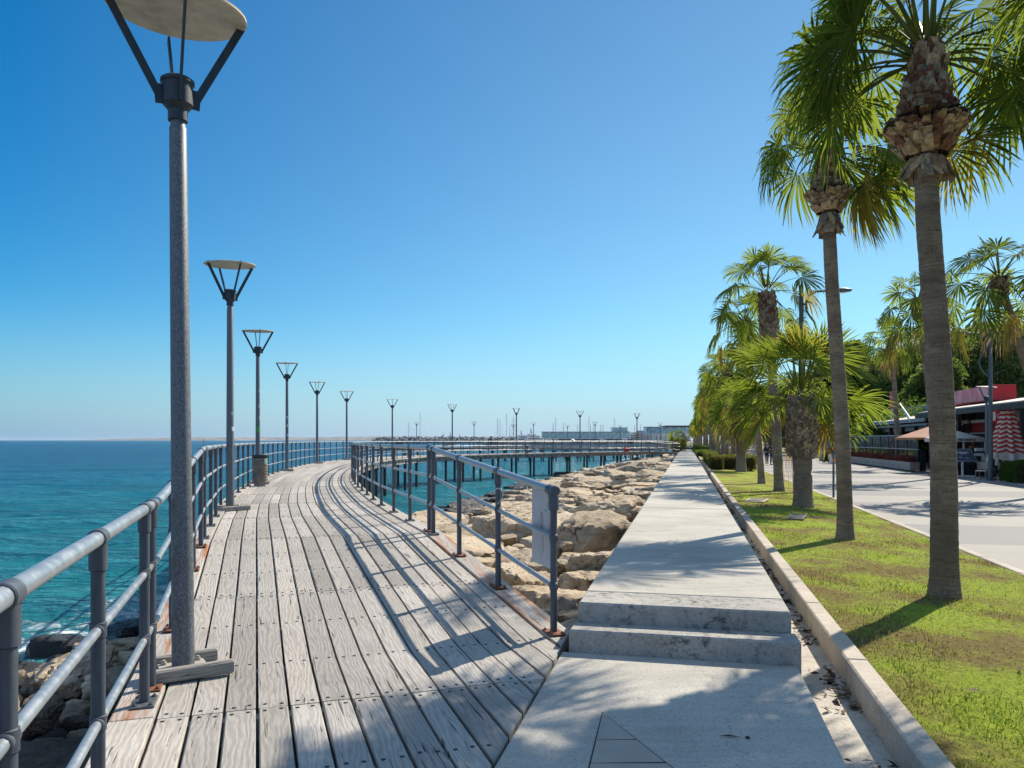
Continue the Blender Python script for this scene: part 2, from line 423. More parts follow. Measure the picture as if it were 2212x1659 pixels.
# ------------------------------------------------------------------ sea, hills, land
SEA = -2.0
def mat_sea():
    t = NT('sea_water'); p = t.pos(); xyz = t.sep(p)
    w = t.math('ADD', t.math('MULTIPLY', xyz[0], -TY), t.math('MULTIPLY', xyz[1], TX))
    # distance from the shore: shallow green-blue turning to deep blue
    wn_ = t.math('ADD', w, t.math('MULTIPLY', t.math('SUBTRACT', t.noise(p, 0.035, 4), 0.5), 30))
    far = t.n('VectorMath', {0: p}, operation='LENGTH').outputs['Value']
    dep = t.math('ADD', t.math('MULTIPLY', wn_, 0.006), t.math('MULTIPLY', far, 0.0016))
    col = t.ramp(dep, [(0.0, (0.020, 0.185, 0.19)), (0.2, (0.010, 0.145, 0.185)), (0.5, (0.007, 0.115, 0.205)), (1.0, (0.004, 0.085, 0.19))])
    patch = t.noise(t.mapping(p, (0.25, 1, 1), (0, 0, 0), (0, 0, 0.35)), 0.10, 5, 0.6)
    col = t.mix(t.ramp(patch, [(0.42, 0.0), (0.7, 0.5)]), col, (0.004, 0.06, 0.095))
    foam_n = t.noise(p, 1.6, 8, 0.75, 0.8)
    near = t.math('SUBTRACT', 1.0, t.math('MULTIPLY', t.math('ABSOLUTE', t.math('SUBTRACT', w, 11.3)), 0.40), clamp=True)
    fm = t.ramp(t.math('ADD', foam_n, t.math('MULTIPLY', near, 0.16)), [(0.62, 0.0), (0.70, 0.9)])
    fm2 = t.math('MULTIPLY', fm, near)
    col = t.mix(fm2, col, (0.7, 0.75, 0.76))
    q = t.mapping(p, (0.55, 1.25, 1), (0, 0, 0), (0, 0, 0.5))
    h1 = t.noise(q, 0.55, 4, 0.55, 0.6); h2 = t.noise(q, 2.2, 4, 0.6, 0.4); h3 = t.noise(q, 0.16, 3, 0.5, 0.3); h4 = t.noise(q, 5.5, 3, 0.6, 0.3)
    h = t.math('ADD', t.math('MULTIPLY', h1, 1.3), t.math('ADD', t.math('MULTIPLY', h2, 0.6), t.math('ADD', t.math('MULTIPLY', h4, 0.14), t.math('MULTIPLY', h3, 1.6))))
    rip = t.math('ADD', t.math('MULTIPLY', h1, 0.45), t.math('ADD', t.math('MULTIPLY', h2, 0.35), t.math('MULTIPLY', h3, 0.2)))
    col = t.mix(t.ramp(rip, [(0.40, 0.5), (0.52, 0.0)]), col, (0.003, 0.055, 0.085)); col = t.mix(t.ramp(rip, [(0.53, 0.0), (0.64, 0.55)]), col, (0.03, 0.22, 0.25))  # wave shading put into the colour: troughs darkened, crests lightened
    nb = t.bump(h, 1.0, 0.6)
    # a wind roughened sea: wave slopes keep the mean reflectance low even at the horizon
    df = t.n('BsdfDiffuse', {'Color': col, 'Normal': nb}); gl = t.n('BsdfGlossy', {'Color': (1, 1, 1, 1), 'Roughness': 0.10, 'Normal': nb})
    fr = t.n('Fresnel', {'IOR': 1.33, 'Normal': nb}).outputs[0]
    fac = t.math('MULTIPLY', t.math('MINIMUM', fr, 0.34), t.math('SUBTRACT', 1.0, fm2))
    mx = t.n('MixShader', {0: fac}); t.t.links.new(df.outputs[0], mx.inputs[1]); t.t.links.new(gl.outputs[0], mx.inputs[2])
    t.t.links.new(mx.outputs[0], t.out.inputs['Surface'])
    return t.m
mb = MB()
# waves modelled near the shore, a flat sheet beyond, reaching the horizon
def wave(x, y):
    k = 1.0 / (1.0 + ((x * x + y * y) / 14000.0))
    v = mnoise.noise(Vector((x * 0.16 + y * 0.07, y * 0.38 - x * 0.12, 0.3))) * 0.17 + mnoise.noise(Vector((x * 0.5, y * 0.9, 2.3))) * 0.07
    return SEA + v * k
def grid_axis(a, b, fine, lo, hi, mult):
    out = [lo]
    while out[-1] < hi: out.append(out[-1] + fine)
    stp = fine; 
    while out[-1] < b: stp *= mult; out.append(out[-1] + stp)
    stp = fine; pre = [lo]
    while pre[-1] > a: stp *= mult; pre.append(pre[-1] - stp)
    return pre[:0:-1] + out
XS = grid_axis(-26000, 900, 0.6, -48, 16, 1.2); YS = grid_axis(-120, 30000, 0.5, 3, 92, 1.16)
mb.sheet([[Vector((x, y, wave(x, y) if abs(x) < 400 and y < 600 else SEA)) for x in XS] for y in YS])
sea = mb.build('sea', mat_sea(), smooth=180); tag(sea, kind='structure')

mb = MB(); N = 160
rows = [[], [], []]
for i in range(N + 1):
    u = 150 + (1300 - 150) * i / N; Y = 12500 + 900 * sin(i * 0.11)
    hgt = (min(1, (u - 160) / 110.0) if u > 160 else 0) * (0.55 + 0.45 * min(1, max(0, (u - 240) / 500)))
    hgt *= 62 * (1 + 0.18 * mnoise.noise(Vector((i * 0.09, 0, 0))) + 0.07 * mnoise.noise(Vector((i * 0.5, 1, 0))))
    p = PX(u, 951, Y)
    rows[0].append((p.x, Y - 500, SEA - 1)); rows[1].append((p.x, Y, SEA + max(0.5, hgt))); rows[2].append((p.x, Y + 2500, SEA + max(0.5, hgt * 0.9)))
mb.sheet(rows)
hl = mb.build('hills', mottled('dry_hills', (0.11, 0.10, 0.085), (0.24, 0.205, 0.16), 0.004, 1.0, lo=0.4, hi=0.6), smooth=60); tag(hl, kind='structure')

# land: one sheet to the horizon on the inland side, banks of earth below the boulders on the sea side
mb = MB()
ss = [-250, -20, 0, 40, 80, 140, 250, 600, 1500, 9000]
mb.sheet([[SW(s, w, -0.42) for w in (-0.2, -30, -120, -600, -6000)] for s in ss])
gr = mb.build('ground', mottled('dry_earth', (0.13, 0.105, 0.07), (0.22, 0.18, 0.12), 0.6, 0.95)); tag(gr, kind='structure')
def bank_z(w): 
    if w < 0.9: return -0.25
    k = (w - 0.9) / 11.0
    return -0.42 - 1.72 * k - 0.25 * max(0, k - 0.75) * 4
mb = MB()
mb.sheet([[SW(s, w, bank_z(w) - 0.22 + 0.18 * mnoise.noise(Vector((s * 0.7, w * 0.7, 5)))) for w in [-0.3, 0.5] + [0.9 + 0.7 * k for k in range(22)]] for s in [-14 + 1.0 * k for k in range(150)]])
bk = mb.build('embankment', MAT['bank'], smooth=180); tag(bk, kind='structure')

def uvs_(p): return toSW(p[0], p[1])
# concrete path with its steps
mb = MB()
low = [SW(-4, 0.93), SW(-4, -0.78), SW(5.78, -0.78), SW(5.78, 0.93)]
LOWP = [(p.x, p.y) for p in low][::-1]
def ccw(poly):
    a = sum(poly[i - 1][0] * poly[i][1] - poly[i][0] * poly[i - 1][1] for i in range(len(poly)))
    return poly if a > 0 else poly[::-1]
TRI = [PX(1302, 1540, 1), PX(1490, 1685, 1), PX(1262, 1720, 1)]
def onz(u, v, z): 
    Y = (1.6 - z) * F / (v - 951); return Vector(((u - 1106) * Y / F, Y, z))
def strip(name, mat, s0, s1, w0, w1, z0, z1, bev=0.012, step=None):
    mb = MB()
    ks = [s0]
    while step and ks[-1] + step < s1: ks.append(ks[-1] + step)
    ks.append(s1)
    for i in range(len(ks) - 1):
        g = 0.004 if step else 0
        poly = ccw([SW(ks[i] + g, w0)[:2], SW(ks[i + 1] - g, w0)[:2], SW(ks[i + 1] - g, w1)[:2], SW(ks[i] + g, w1)[:2]])
        mb.prism(poly, z0, z1, bev)
    o = mb.build(name, mat, smooth=None); return o
lp = strip('low_path', MAT['path'], -6, 5.78, 0.93, -0.775, -0.6, -0.015, 0.01); tag(lp, kind='structure')
# two steps
st = thing('path_steps', SW(5.78, 0), 'two stained concrete steps up to the raised path beside the boardwalk end', 'steps', rz=RZ)
for nm, s0, s1, wl, wr, z0, z1 in (('lower_step', 0.0, 0.27, 0.875, -0.80, -0.5, 0.155), ('upper_step', 0.27, 0.75, 0.84, -0.765, -0.5, 0.31)):
    mb = MB(); poly = ccw([(-wl, s0), (-wl, s1), (-wr, s1), (-wr, s0)]); mb.prism(poly, z0, z1, 0.014)
    # roughened edge
    mb.build(nm, [MAT['riser']], st)
mb = MB()
for k in range(26):
    s0 = 6.53 if k == 0 else 6.2 + 2.87 * k; s1 = 6.2 + 2.87 * (k + 1)
    if s1 > 80.5: s1 = 80.5
    if s0 >= 80.5: break
    mb.prism(ccw([SW(s0 + 0.004, 0.84)[:2], SW(s1 - 0.004, 0.84)[:2], SW(s1 - 0.004, -0.765)[:2], SW(s0 + 0.004, -0.765)[:2]]), -0.5, 0.3105 + 0.003 * (k % 2), 0.012)
rp = mb.build('raised_path', MAT['path']); tag(rp, kind='structure')
fs_ = thing('path_steps', SW(80.5, 0), 'distant concrete steps down from the raised path beside the far boardwalk end', 'steps', rz=RZ)
mb = MB(); mb.prism(ccw([(-0.84, 0), (-0.84, 0.3), (0.77, 0.3), (0.77, 0)]), -0.5, 0.155, 0.012); mb.build('lower_step', MAT['riser'], fs_)
fp = strip('far_path', MAT['path'], 80.8, 420, 0.93, -0.775, -0.6, 0.0, 0.01, 6.0); tag(fp, kind='structure')
# beige tile let into the low path
tv = [onz(1302, 1540, -0.011), onz(1452, 1659, -0.011), onz(1560, 1745, -0.011), onz(1254, 1745, -0.011)]
mb = MB(); 
def tri_cut(f0, f1):
    L = lambda a, b, k: a + (b - a) * k
    return [L(tv[0], tv[3], f0), L(tv[0], tv[3], f1), L(tv[0], tv[2], f1 * 0.98 + 0.0), L(tv[0], tv[2], f0)]
for f0, f1 in ((0.0, 0.345), (0.352, 0.60), (0.607, 1.0)):
    q = tri_cut(f0, f1)
    if f0 == 0: q = [q[0], q[1], q[2]]
    mb.prism(ccw([(p.x, p.y) for p in q]), -0.05, -0.009, 0.0015)
tl = mb.build('paving_tile', MAT['tile']); tag(tl, kind='structure')
mb = MB(); big = [tv[0] + (tv[0] - (tv[2] + tv[3]) / 2) * 0.02, tv[3] + (tv[3] - tv[2]) * 0.02, tv[2] + (tv[2] - tv[3]) * 0.02]
mb.prism(ccw([(p.x, p.y) for p in big]), -0.05, -0.0125); tj = mb.build('tile_joint', plain('dark_joint', (0.05, 0.047, 0.043), 0.9)); tag(tj, kind='structure')
# gutter, kerbs, lawn, promenade
g_ = strip('gutter', MAT['gutter'], -6, 420, -0.775, -1.16, -0.5, -0.213, 0.0); tag(g_, kind='structure')
k_ = strip('lawn_kerb', MAT['kerb'], -6, 420, -1.142, -1.29, -0.5, 0.0, 0.012, 2.0); tag(k_, kind='structure')
k2 = strip('promenade_kerb', MAT['kerb'], -6, 420, -4.53, -4.68, -0.5, -0.25, 0.012, 1.5); tag(k2, kind='structure')
def lawn_z(c): 
    k = min(1, max(0, (c - 1.32) / 3.32)); return -0.045 - 0.225 * k + 0.03 * sin(k * 3.1)
mb = MB()
mb.sheet([[SW(s, -0.9749 * c, lawn_z(c) + 0.025 * mnoise.noise(Vector((s * 0.8, c * 0.8, 3)))) for c in [1.30 + 0.21 * k for k in range(17)]] for s in [-6 + 0.4 * k for k in range(150)] + [54 + 6 * k for k in range(1, 62)]])
def mat_lawn():
    t = NT('lawn_soil'); p = t.pos()
    a = t.noise(p, 0.75, 6, 0.66); b = t.noise(p, 22, 6, 0.75)
    g = t.ramp(b, [(0.3, (0.11, 0.17, 0.014)), (0.55, (0.34, 0.42, 0.035)), (0.75, (0.55, 0.57, 0.08))])
    d = t.ramp(b, [(0.3, (0.09, 0.065, 0.02)), (0.6, (0.27, 0.2, 0.065)), (0.75, (0.42, 0.33, 0.14))])
    col = t.mix(t.ramp(a, [(0.42, 0.0), (0.58, 0.95)]), g, d)
    t.set(Base_Color=col, Roughness=0.95, Normal=t.bump(t.noise(p, 45, 6, 0.75), 1.0, 0.04)); t.b.inputs['Specular IOR Level'].default_value = 0.15
    return t.m
lw = mb.build('lawn', mat_lawn(), smooth=180); tag(lw, kind='structure')
def mat_prom():
    t = NT('aggregate_paving'); p = t.pos(); x = t.sep(p)
    s = t.math('ADD', t.math('MULTIPLY', x[0], TX), t.math('MULTIPLY', x[1], TY))
    cc = t.math('SUBTRACT', t.math('MULTIPLY', x[0], TY), t.math('MULTIPLY', x[1], TX))
    k = t.math('FRACT', t.math('MULTIPLY_ADD', s, 1 / 6.4, 0.05))
    band = t.math('GREATER_THAN', k, 0.47)
    fine = t.noise(p, 60, 3, 0.8); big = t.noise(p, 0.7, 6, 0.65)
    lt = t.ramp(fine, [(0.35, (0.19, 0.175, 0.15)), (0.65, (0.36, 0.337, 0.295))])
    dk = t.ramp(fine, [(0.35, (0.11, 0.108, 0.104)), (0.65, (0.235, 0.232, 0.225))])
    col = t.mix(band, lt, dk)
    joint = t.math('LESS_THAN', t.math('ABSOLUTE', t.math('SUBTRACT', t.math('FRACT', t.math('MULTIPLY', s, 1 / 3.2)), 0.5)), 0.004)
    col = t.mix(t.math('MULTIPLY', joint, 0.6), col, (0.12, 0.11, 0.1))
    col = t.mix(t.ramp(big, [(0.4, 0.22), (0.62, 0.0)]), col, (0.2, 0.19, 0.17))
    t.set(Base_Color=col, Roughness=0.8, Normal=t.bump(fine, 0.2, 0.006)); return t.m
pr = strip('promenade', mat_prom(), -8, 430, -4.68, -13.9, -0.5, -0.3, 0.0); tag(pr, kind='structure')
pr2 = strip('terrace_paving', MAT['kerb'], 20, 80, -13.9, -32, -0.5, -0.304, 0.0); tag(pr2, kind='structure')

# ------------------------------------------------------------------ boardwalk curve
def a_pt(a, b):                       # near straight part: along / across the deck
    c, s_ = cos(RAD(31.4)), sin(RAD(31.4)); return (a * c - b * s_, a * s_ + b * c)
ctrl = [a_pt(-3, -0.838), a_pt(2, -0.838), a_pt(7, -0.838), a_pt(12, -0.838), (12.87 + 1.2, 6.86 + 0.70), (21.6, 11.53), (29.8, 15.2), (39.3, 18.75), (47.0, 20.6),
        (56.5, 21.3), (65.5, 19.35), (74.5, 15.5), (83.1, 10.3), (91.3, 4.8), (97.0, 1.0), (102.0, -2.4)]
def catmull(P, n=60):
    out = []
    for i in range(len(P) - 1):
        p0 = Vector(P[max(i - 1, 0)]); p1 = Vector(P[i]); p2 = Vector(P[i + 1]); p3 = Vector(P[min(i + 2, len(P) - 1)])
        d1 = ((p2 - p0) / ((p2 - p0).length + 1e-9)) if i > 0 else (p2 - p1).normalized()
        d2 = ((p3 - p1) / ((p3 - p1).length + 1e-9)) if i + 2 < len(P) else (p2 - p1).normalized()
        L = (p2 - p1).length
        for k in range(n):
            t = k / n; h = t * t * (3 - 2 * t)
            out.append(p1 * (1 - h) + p2 * h + d1 * L * (t ** 3 - 2 * t * t + t) + d2 * L * (t ** 3 - t * t))
    out.append(Vector(P[-1])); return out
DEN = catmull(ctrl); ACC = [-3.0]
for i in range(1, len(DEN)): ACC.append(ACC[-1] + (DEN[i] - DEN[i - 1]).length)
import bisect
def curve(a):
    i = min(max(bisect.bisect_right(ACC, a) - 1, 0), len(DEN) - 2)
    k = (a - ACC[i]) / max(1e-9, ACC[i + 1] - ACC[i]); p = DEN[i].lerp(DEN[i + 1], k)
    j0 = max(i - 12, 0); j1 = min(i + 13, len(DEN) - 1); d = (DEN[j1] - DEN[j0]).normalized()
    return p, d
A_END = None
for a10 in range(600, 1300):
    if curve(a10 / 10)[0].y < 1.0: A_END = a10 / 10; break
def deck_z(a):
    z = 0.31 * min(1, max(0, (a - 5.75) / 4.79))
    z2 = 0.31 * min(1, max(0, (A_END - a) / 5.7))
    return min(z, z2)
def BW(a, b, dz=0.0):                 # b>0 = sea side
    p, d = curve(a); q = p + Vector((-d.y, d.x)) * b
    v = SW(q.x, q.y); v.z = deck_z(a) + dz; return v
def bw_sw(a, b):
    p, d = curve(a); return p + Vector((-d.y, d.x)) * b
def clip_w(poly, wmin):
    out = []
    for i in range(len(poly)):
        p, q = poly[i - 1], poly[i]; wp = toSW(p.x, p.y)[1] - wmin; wq = toSW(q.x, q.y)[1] - wmin
        if (wp >= 0) != (wq >= 0): out.append(p.lerp(q, wp / (wp - wq)))
        if wq >= 0: out.append(q)
    return out
JOINTS = [4.8 + 2.87 * k for k in range(-2, 60)]
JOINTS = [a for a in JOINTS if a < A_END + 6]
rnd = random.Random(4)
bw = thing('boardwalk', SW(0, 0, 0), 'curved weathered plank boardwalk on dark piles, looping out over the sea', 'boardwalk', kind='structure')
bwr = bw
mb = MB(); eb = MB(); ebr = MB(); sc = MB()
NPL = 15; PW = 2.77 / NPL
for k in range(len(JOINTS) - 1):
    a0, a1 = JOINTS[k], JOINTS[k + 1]; near = a1 < 30
    for j in range(NPL):
        b0 = -1.385 + j * PW + 0.0085; b1 = b0 + PW - 0.017
        jit = rnd.uniform(-0.003, 0.003); r2 = (rnd.random(), rnd.random()); o0 = None; hit = False
        cuts = [a0 + 0.003, a1 - 0.003] if not (a0 < 5.75 < a1) else [a0 + 0.003, 5.75, a1 - 0.003]   # planks bend where the ramp starts
        for c0, c1 in zip(cuts[:-1], cuts[1:]):
            poly = [BW(c0, b0, jit), BW(c1, b0, jit), BW(c1, b1, jit), BW(c0, b1, jit)]
            if o0 is None: o0 = poly[0].copy(); dv = (poly[1] - poly[0]).normalized(); nv = Vector((-dv.y, dv.x, 0))
            poly = clip_w(poly, 0.94)
            if len(poly) < 3: continue
            hit = True
            mb.prism(ccw([tuple(p) for p in poly]), -0.045, 0.0, 0.007 if near and len(cuts) == 2 else 0.0, lambda v: ((Vector(v) - o0).dot(dv), (Vector(v) - o0).dot(nv)), r2)
        if not hit: continue
        if a0 < 21:
            for m, aa in enumerate((a0 + 0.06, a0 + 0.957, a0 + 1.914, a1 - 0.06)):
                for bb in (b0 + 0.04, b1 - 0.04):
                    c = BW(aa + rnd.uniform(-0.012, 0.012), bb + rnd.uniform(-0.006, 0.006), 0.001 + jit)
                    if toSW(c.x, c.y)[1] < 1.0: continue
                    sc.lathe([(0.0125, -0.002), (0.0125, 0.0015), (0.010, 0.0022)], 8, c)
    for sgn in (1, -1):
        b0, b1 = (1.395, 1.63) if sgn > 0 else (-1.63, -1.395)
        r2 = (rnd.random() * 0.6 + 0.4, rnd.random()); o0 = None
        cuts = [a0 + 0.004, a1 - 0.004] if not (a0 < 5.75 < a1) else [a0 + 0.004, 5.75, a1 - 0.004]
        tgt = ebr if 4.5 < a0 < 9 else eb
        for c0, c1 in zip(cuts[:-1], cuts[1:]):
            poly = [BW(c0, b0), BW(c1, b0), BW(c1, b1), BW(c0, b1)]
            if o0 is None: o0 = poly[0].copy(); dv = (poly[1] - poly[0]).normalized(); nv = Vector((-dv.y, dv.x, 0))
            poly = clip_w(poly, 0.94)
            if len(poly) >= 3: tgt.prism(ccw([tuple(p) for p in poly]), -0.06, 0.014, 0.006, lambda v: ((Vector(v) - o0).dot(dv), (Vector(v) - o0).dot(nv)), r2)
mb.build('decking', MAT['deck'], bw); eb.build('edge_boards', MAT['deck'], bw); ebr.build('stained_edge_boards', MAT['deck_rust'], bw)['label'] = 'rust stained edge boards on the ramp'
so = sc.build('screws', MAT['screw'], bw); tag(so, kind='stuff')
js = MB(); bm_ = MB()
a = JOINTS[0]; kk = 0
while a < A_END + 3:
    p, q = BW(a, -1.60, -0.115), BW(a, 1.60, -0.115)
    wq, wp = toSW(q.x, q.y)[1], toSW(p.x, p.y)[1]
    if wq > 1.3:
        if wp < 1.0: p = q.lerp(p, (wq - 1.0) / (wq - wp))
        js.bar(p, q, 0.09, 0.135)
    a += 2.87 / 3
for k in range(len(JOINTS) - 1):
    for b in (-1.42, 1.42):
        p, q = BW(JOINTS[k], b, -0.30), BW(JOINTS[k + 1], b, -0.30)
        if min(toSW(p.x, p.y)[1], toSW(q.x, q.y)[1]) > 1.1: bm_.bar(p, q, 0.12, 0.225)
jo = js.build('joists', MAT['joist'], bw); tag(jo, kind='stuff')
bm_.build('beams', MAT['beam'], bw)
pm = MB(); pm.lathe([(0.105, -3.2), (0.105, -0.05), (0.14, -0.05), (0.14, 0.0)], 12); pm.box((0, 0, 0.06), (0.2, 0.16, 0.30))
pile_me = pm.mesh('pile', MAT['pile'], 40)
br_me = {}
for k, a in enumerate(JOINTS):
    for b in (-1.42, 1.42):
        p = BW(a, b, -0.44)
        if toSW(p.x, p.y)[1] > 1.6 and a > 6: child('pile', pile_me, bw, p)
    if a > 9 and k + 1 < len(JOINTS) and k % 2 == 0 and JOINTS[k + 1] < A_END - 3:
        p, q = BW(a, -1.42, -0.5), BW(JOINTS[k + 1], -1.42, -0.5); m = (p + q) / 2; m.z -= 1.45
        cb = MB(); d = (q - p).normalized()
        cb.tube([p, m], 0.012, 6); cb.tube([q, m], 0.012, 6)
        ring = [m + d * 0.09 * cos(t * pi / 6) + Vector((0, 0, -0.09 + 0.09 * sin(t * pi / 6))) for t in range(13)]
        cb.tube(ring, 0.014, 6, False)
        cb.build('brace', MAT['cable'], bw)

# ------------------------------------------------------------------ railings
RB = 1.475; RH = 1.17
def u_of(p): return 1106 + F * p.x / p.y
def a_at_u(u, b, lo, hi):
    best = None
    n = 4000
    for i in range(n + 1):
        a = lo + (hi - lo) * i / n; p = BW(a, b)
        if p.y < 0.3: continue
        e = abs(u_of(p) - u)
        if best is None or e < best[0]: best = (e, a)
    return best[1]
pm = MB(); pm.lathe([(0.029, 0.0), (0.029, RH - 0.02)], 12)
pm.lathe([(0.029, RH - 0.14), (0.037, RH - 0.135), (0.037, RH - 0.03)], 12)
for hh in (0.385, 0.78): pm.lathe([(0.028, hh - 0.034), (0.034, hh - 0.03), (0.034, hh + 0.03), (0.028, hh + 0.034)], 12)
def collar(mbx, z, r, L, n=12):                                   # ring round the rail, along local Y
    M = Matrix(((1, 0, 0), (0, 0, 1), (0, -1, 0)))
    mbx.lathe([(r - 0.004, -L), (r, -L + 0.004), (r, L - 0.004), (r - 0.004, L)], n, (0, 0, z), True, M)
collar(pm, RH, 0.0405, 0.045, 14); collar(pm, 0.385, 0.029, 0.042); collar(pm, 0.78, 0.029, 0.042)
post_me = pm.mesh('post', MAT['post'], 40)
def plate_mesh(m):
    b = MB(); b.box((0, 0, 0.007), (0.13, 0.21, 0.014), bev=0.003)
    for x in (-0.045, 0.045):
        for y in (-0.078, 0.078): b.lathe([(0.014, 0.014), (0.014, 0.024), (0.006, 0.024), (0.006, 0.032)], 6, (x, y, 0))
    return b.mesh('base_plate', m)
plate_ok, plate_rust = plate_mesh(MAT['plate']), plate_mesh(MAT['rusty'])
def railing(sgn, a_list, a0, a1, label, start_elbow=False):
    b = RB * sgn
    root = thing('boardwalk_railing', BW(a_list[0][0], b), label, 'railing')
    root.location = (0, 0, 0)
    for (a, rusty) in a_list:
        p, d = curve(a); w = BW(a, b, 0.014)
        if toSW(w.x, w.y)[1] < 0.9: continue
        dd = SW(d.x, d.y).normalized(); ang = atan2(dd.y, dd.x) - pi / 2
        po = child('post', post_me, root, w, ang)
        pl = child('base_plate', plate_rust if rusty else plate_ok, po)
    hs_ = ((RH, 0.0325, 'top_rail', 14), (0.78, 0.0215, 'middle_rail', 10), (0.385, 0.0215, 'lower_rail', 10))
    for (h, r, nm, n) in hs_:
        mbx = MB(); pts = []; a = a0
        while a < a1: pts.append(BW(a, b, 0.014 + h)); a += 0.45 if a < 40 else 0.9
        pts.append(BW(a1, b, 0.014 + h))
        mbx.tube(pts, r, n)
        mbx.build(nm, MAT['rail'], root, 60)
    return root
left_a = []
for u, ru in ((-190, False), (13, False), (212, False), (312, False), (326.5, True), (373, True), (417, True), (434, True), (441, False)):
    left_a.append((a_at_u(u, RB, 0.2, 14), ru))
a = left_a[-1][0] + 1.5
while a < A_END + 1.5: left_a.append((a, False)); a += 1.5
left_a = sorted(left_a)
RIGHT0 = a_at_u(1196, -RB, 4, 9)
right_a = [(RIGHT0, True)]
for u, ru in ((1076, True), (992, True), (927, True), (936, False)): right_a.append((a_at_u(u, -RB, 5, 14), ru))
a = max(x[0] for x in right_a) + 1.43
A_IN = None
for k in range(700, 1300):
    if bw_sw(k / 10, -RB).y < 1.05: A_IN = k / 10; break
while a < A_IN: right_a.append((a, False)); a += 1.5
right_a.append((A_IN, False))
rl = railing(1, left_a, 0.3, A_END + 2.4, 'outer grey tube railing along the open-sea edge of the curved boardwalk')
rr = railing(-1, right_a, RIGHT0, A_IN, 'inner grey tube railing around the rocky bay side of the curved boardwalk')
# elbow over the first post of the inner railing
e0 = BW(RIGHT0, -RB, 0.014); e1 = BW(RIGHT0 + 0.12, -RB, 0.014)
mbx = MB(); dd = (e1 - e0); dd.z = 0; dd.normalize()
mbx.tube([e0 + Vector((0, 0, RH - 0.16)), e0 + Vector((0, 0, RH - 0.07)), e0 + dd * 0.012 + Vector((0, 0, RH - 0.025)), e0 + dd * 0.04 + Vector((0, 0, RH)), e0 + dd * 0.1 + Vector((0, 0, RH + 0.003))], 0.043, 16)
mbx.build('elbow', MAT['post'], rr, 50)
# sign board fixed behind the inner railing, blank back towards the camera
A_B = a_at_u(1140, -RB, RIGHT0, RIGHT0 + 2); BL = (BW(A_B, -RB) - BW(RIGHT0 + 0.05, -RB)).length
p0 = BW(RIGHT0 + 0.05, -RB); p1 = BW(A_B, -RB); dd = (p1 - p0); dd.z = 0; dd.normalize()
out = Vector((dd.y, -dd.x, 0))
sb = thing('notice_board', p0 + out * 0.045, 'pale grey board hung on the railing end post, its blank back scrawled with ink', 'notice board', rz=atan2(dd.y, dd.x))
mb = MB(); mb.box((BL / 2, 0, 0.835), (BL, 0.008, 0.66), bev=0.002); mb.build('panel', MAT['board'], sb)
mb = MB()
for pts in ([(0.30, 0.62), (0.305, 0.90), (0.32, 0.96), (0.345, 0.965), (0.355, 0.92), (0.35, 0.78)], [(0.33, 0.83), (0.35, 0.87)], [(0.16, 0.84), (0.145, 0.76), (0.15, 0.88)], [(0.12, 0.78), (0.13, 0.84)], [(0.10, 0.80), (0.11, 0.77)]):
    mb.tube([(x, 0.0045, z) for x, z in pts], 0.0028, 5)
mb.build('scrawl', MAT['scrawl'], sb)
mb = MB()
for pts in ([(0.22, 0.98), (0.24, 1.0), (0.26, 0.985)], [(0.19, 1.02), (0.21, 1.06), (0.17, 1.07)], [(0.33, 0.80), (0.35, 0.83), (0.33, 0.86)]):
    mb.tube([(x, 0.0045, z) for x, z in pts], 0.0032, 5)
mb.build('scrawl', MAT['scrawl2'], sb)
# string knotted on a post
ps = BW(right_a[2][0], -RB, 0.022); mb = MB()
ps2 = BW(sorted(right_a)[1][0], -RB, 0.022)
mb.tube([ps2 + Vector((0.034 * cos(t), 0.034 * sin(t), 0.985 + 0.01 * sin(3 * t))) for t in [k * pi / 6 for k in range(14)]], 0.005, 5)
mb.tube([ps2 + Vector((0.03, -0.02, 0.985)), ps2 + Vector((0.05, -0.03, 0.95)), ps2 + Vector((0.035, -0.03, 0.88)), ps2 + Vector((-0.01, -0.035, 0.83))], 0.004, 5)
tag(mb.build('string', MAT['string']), 'white string knotted round a post of the inner railing', 'string')

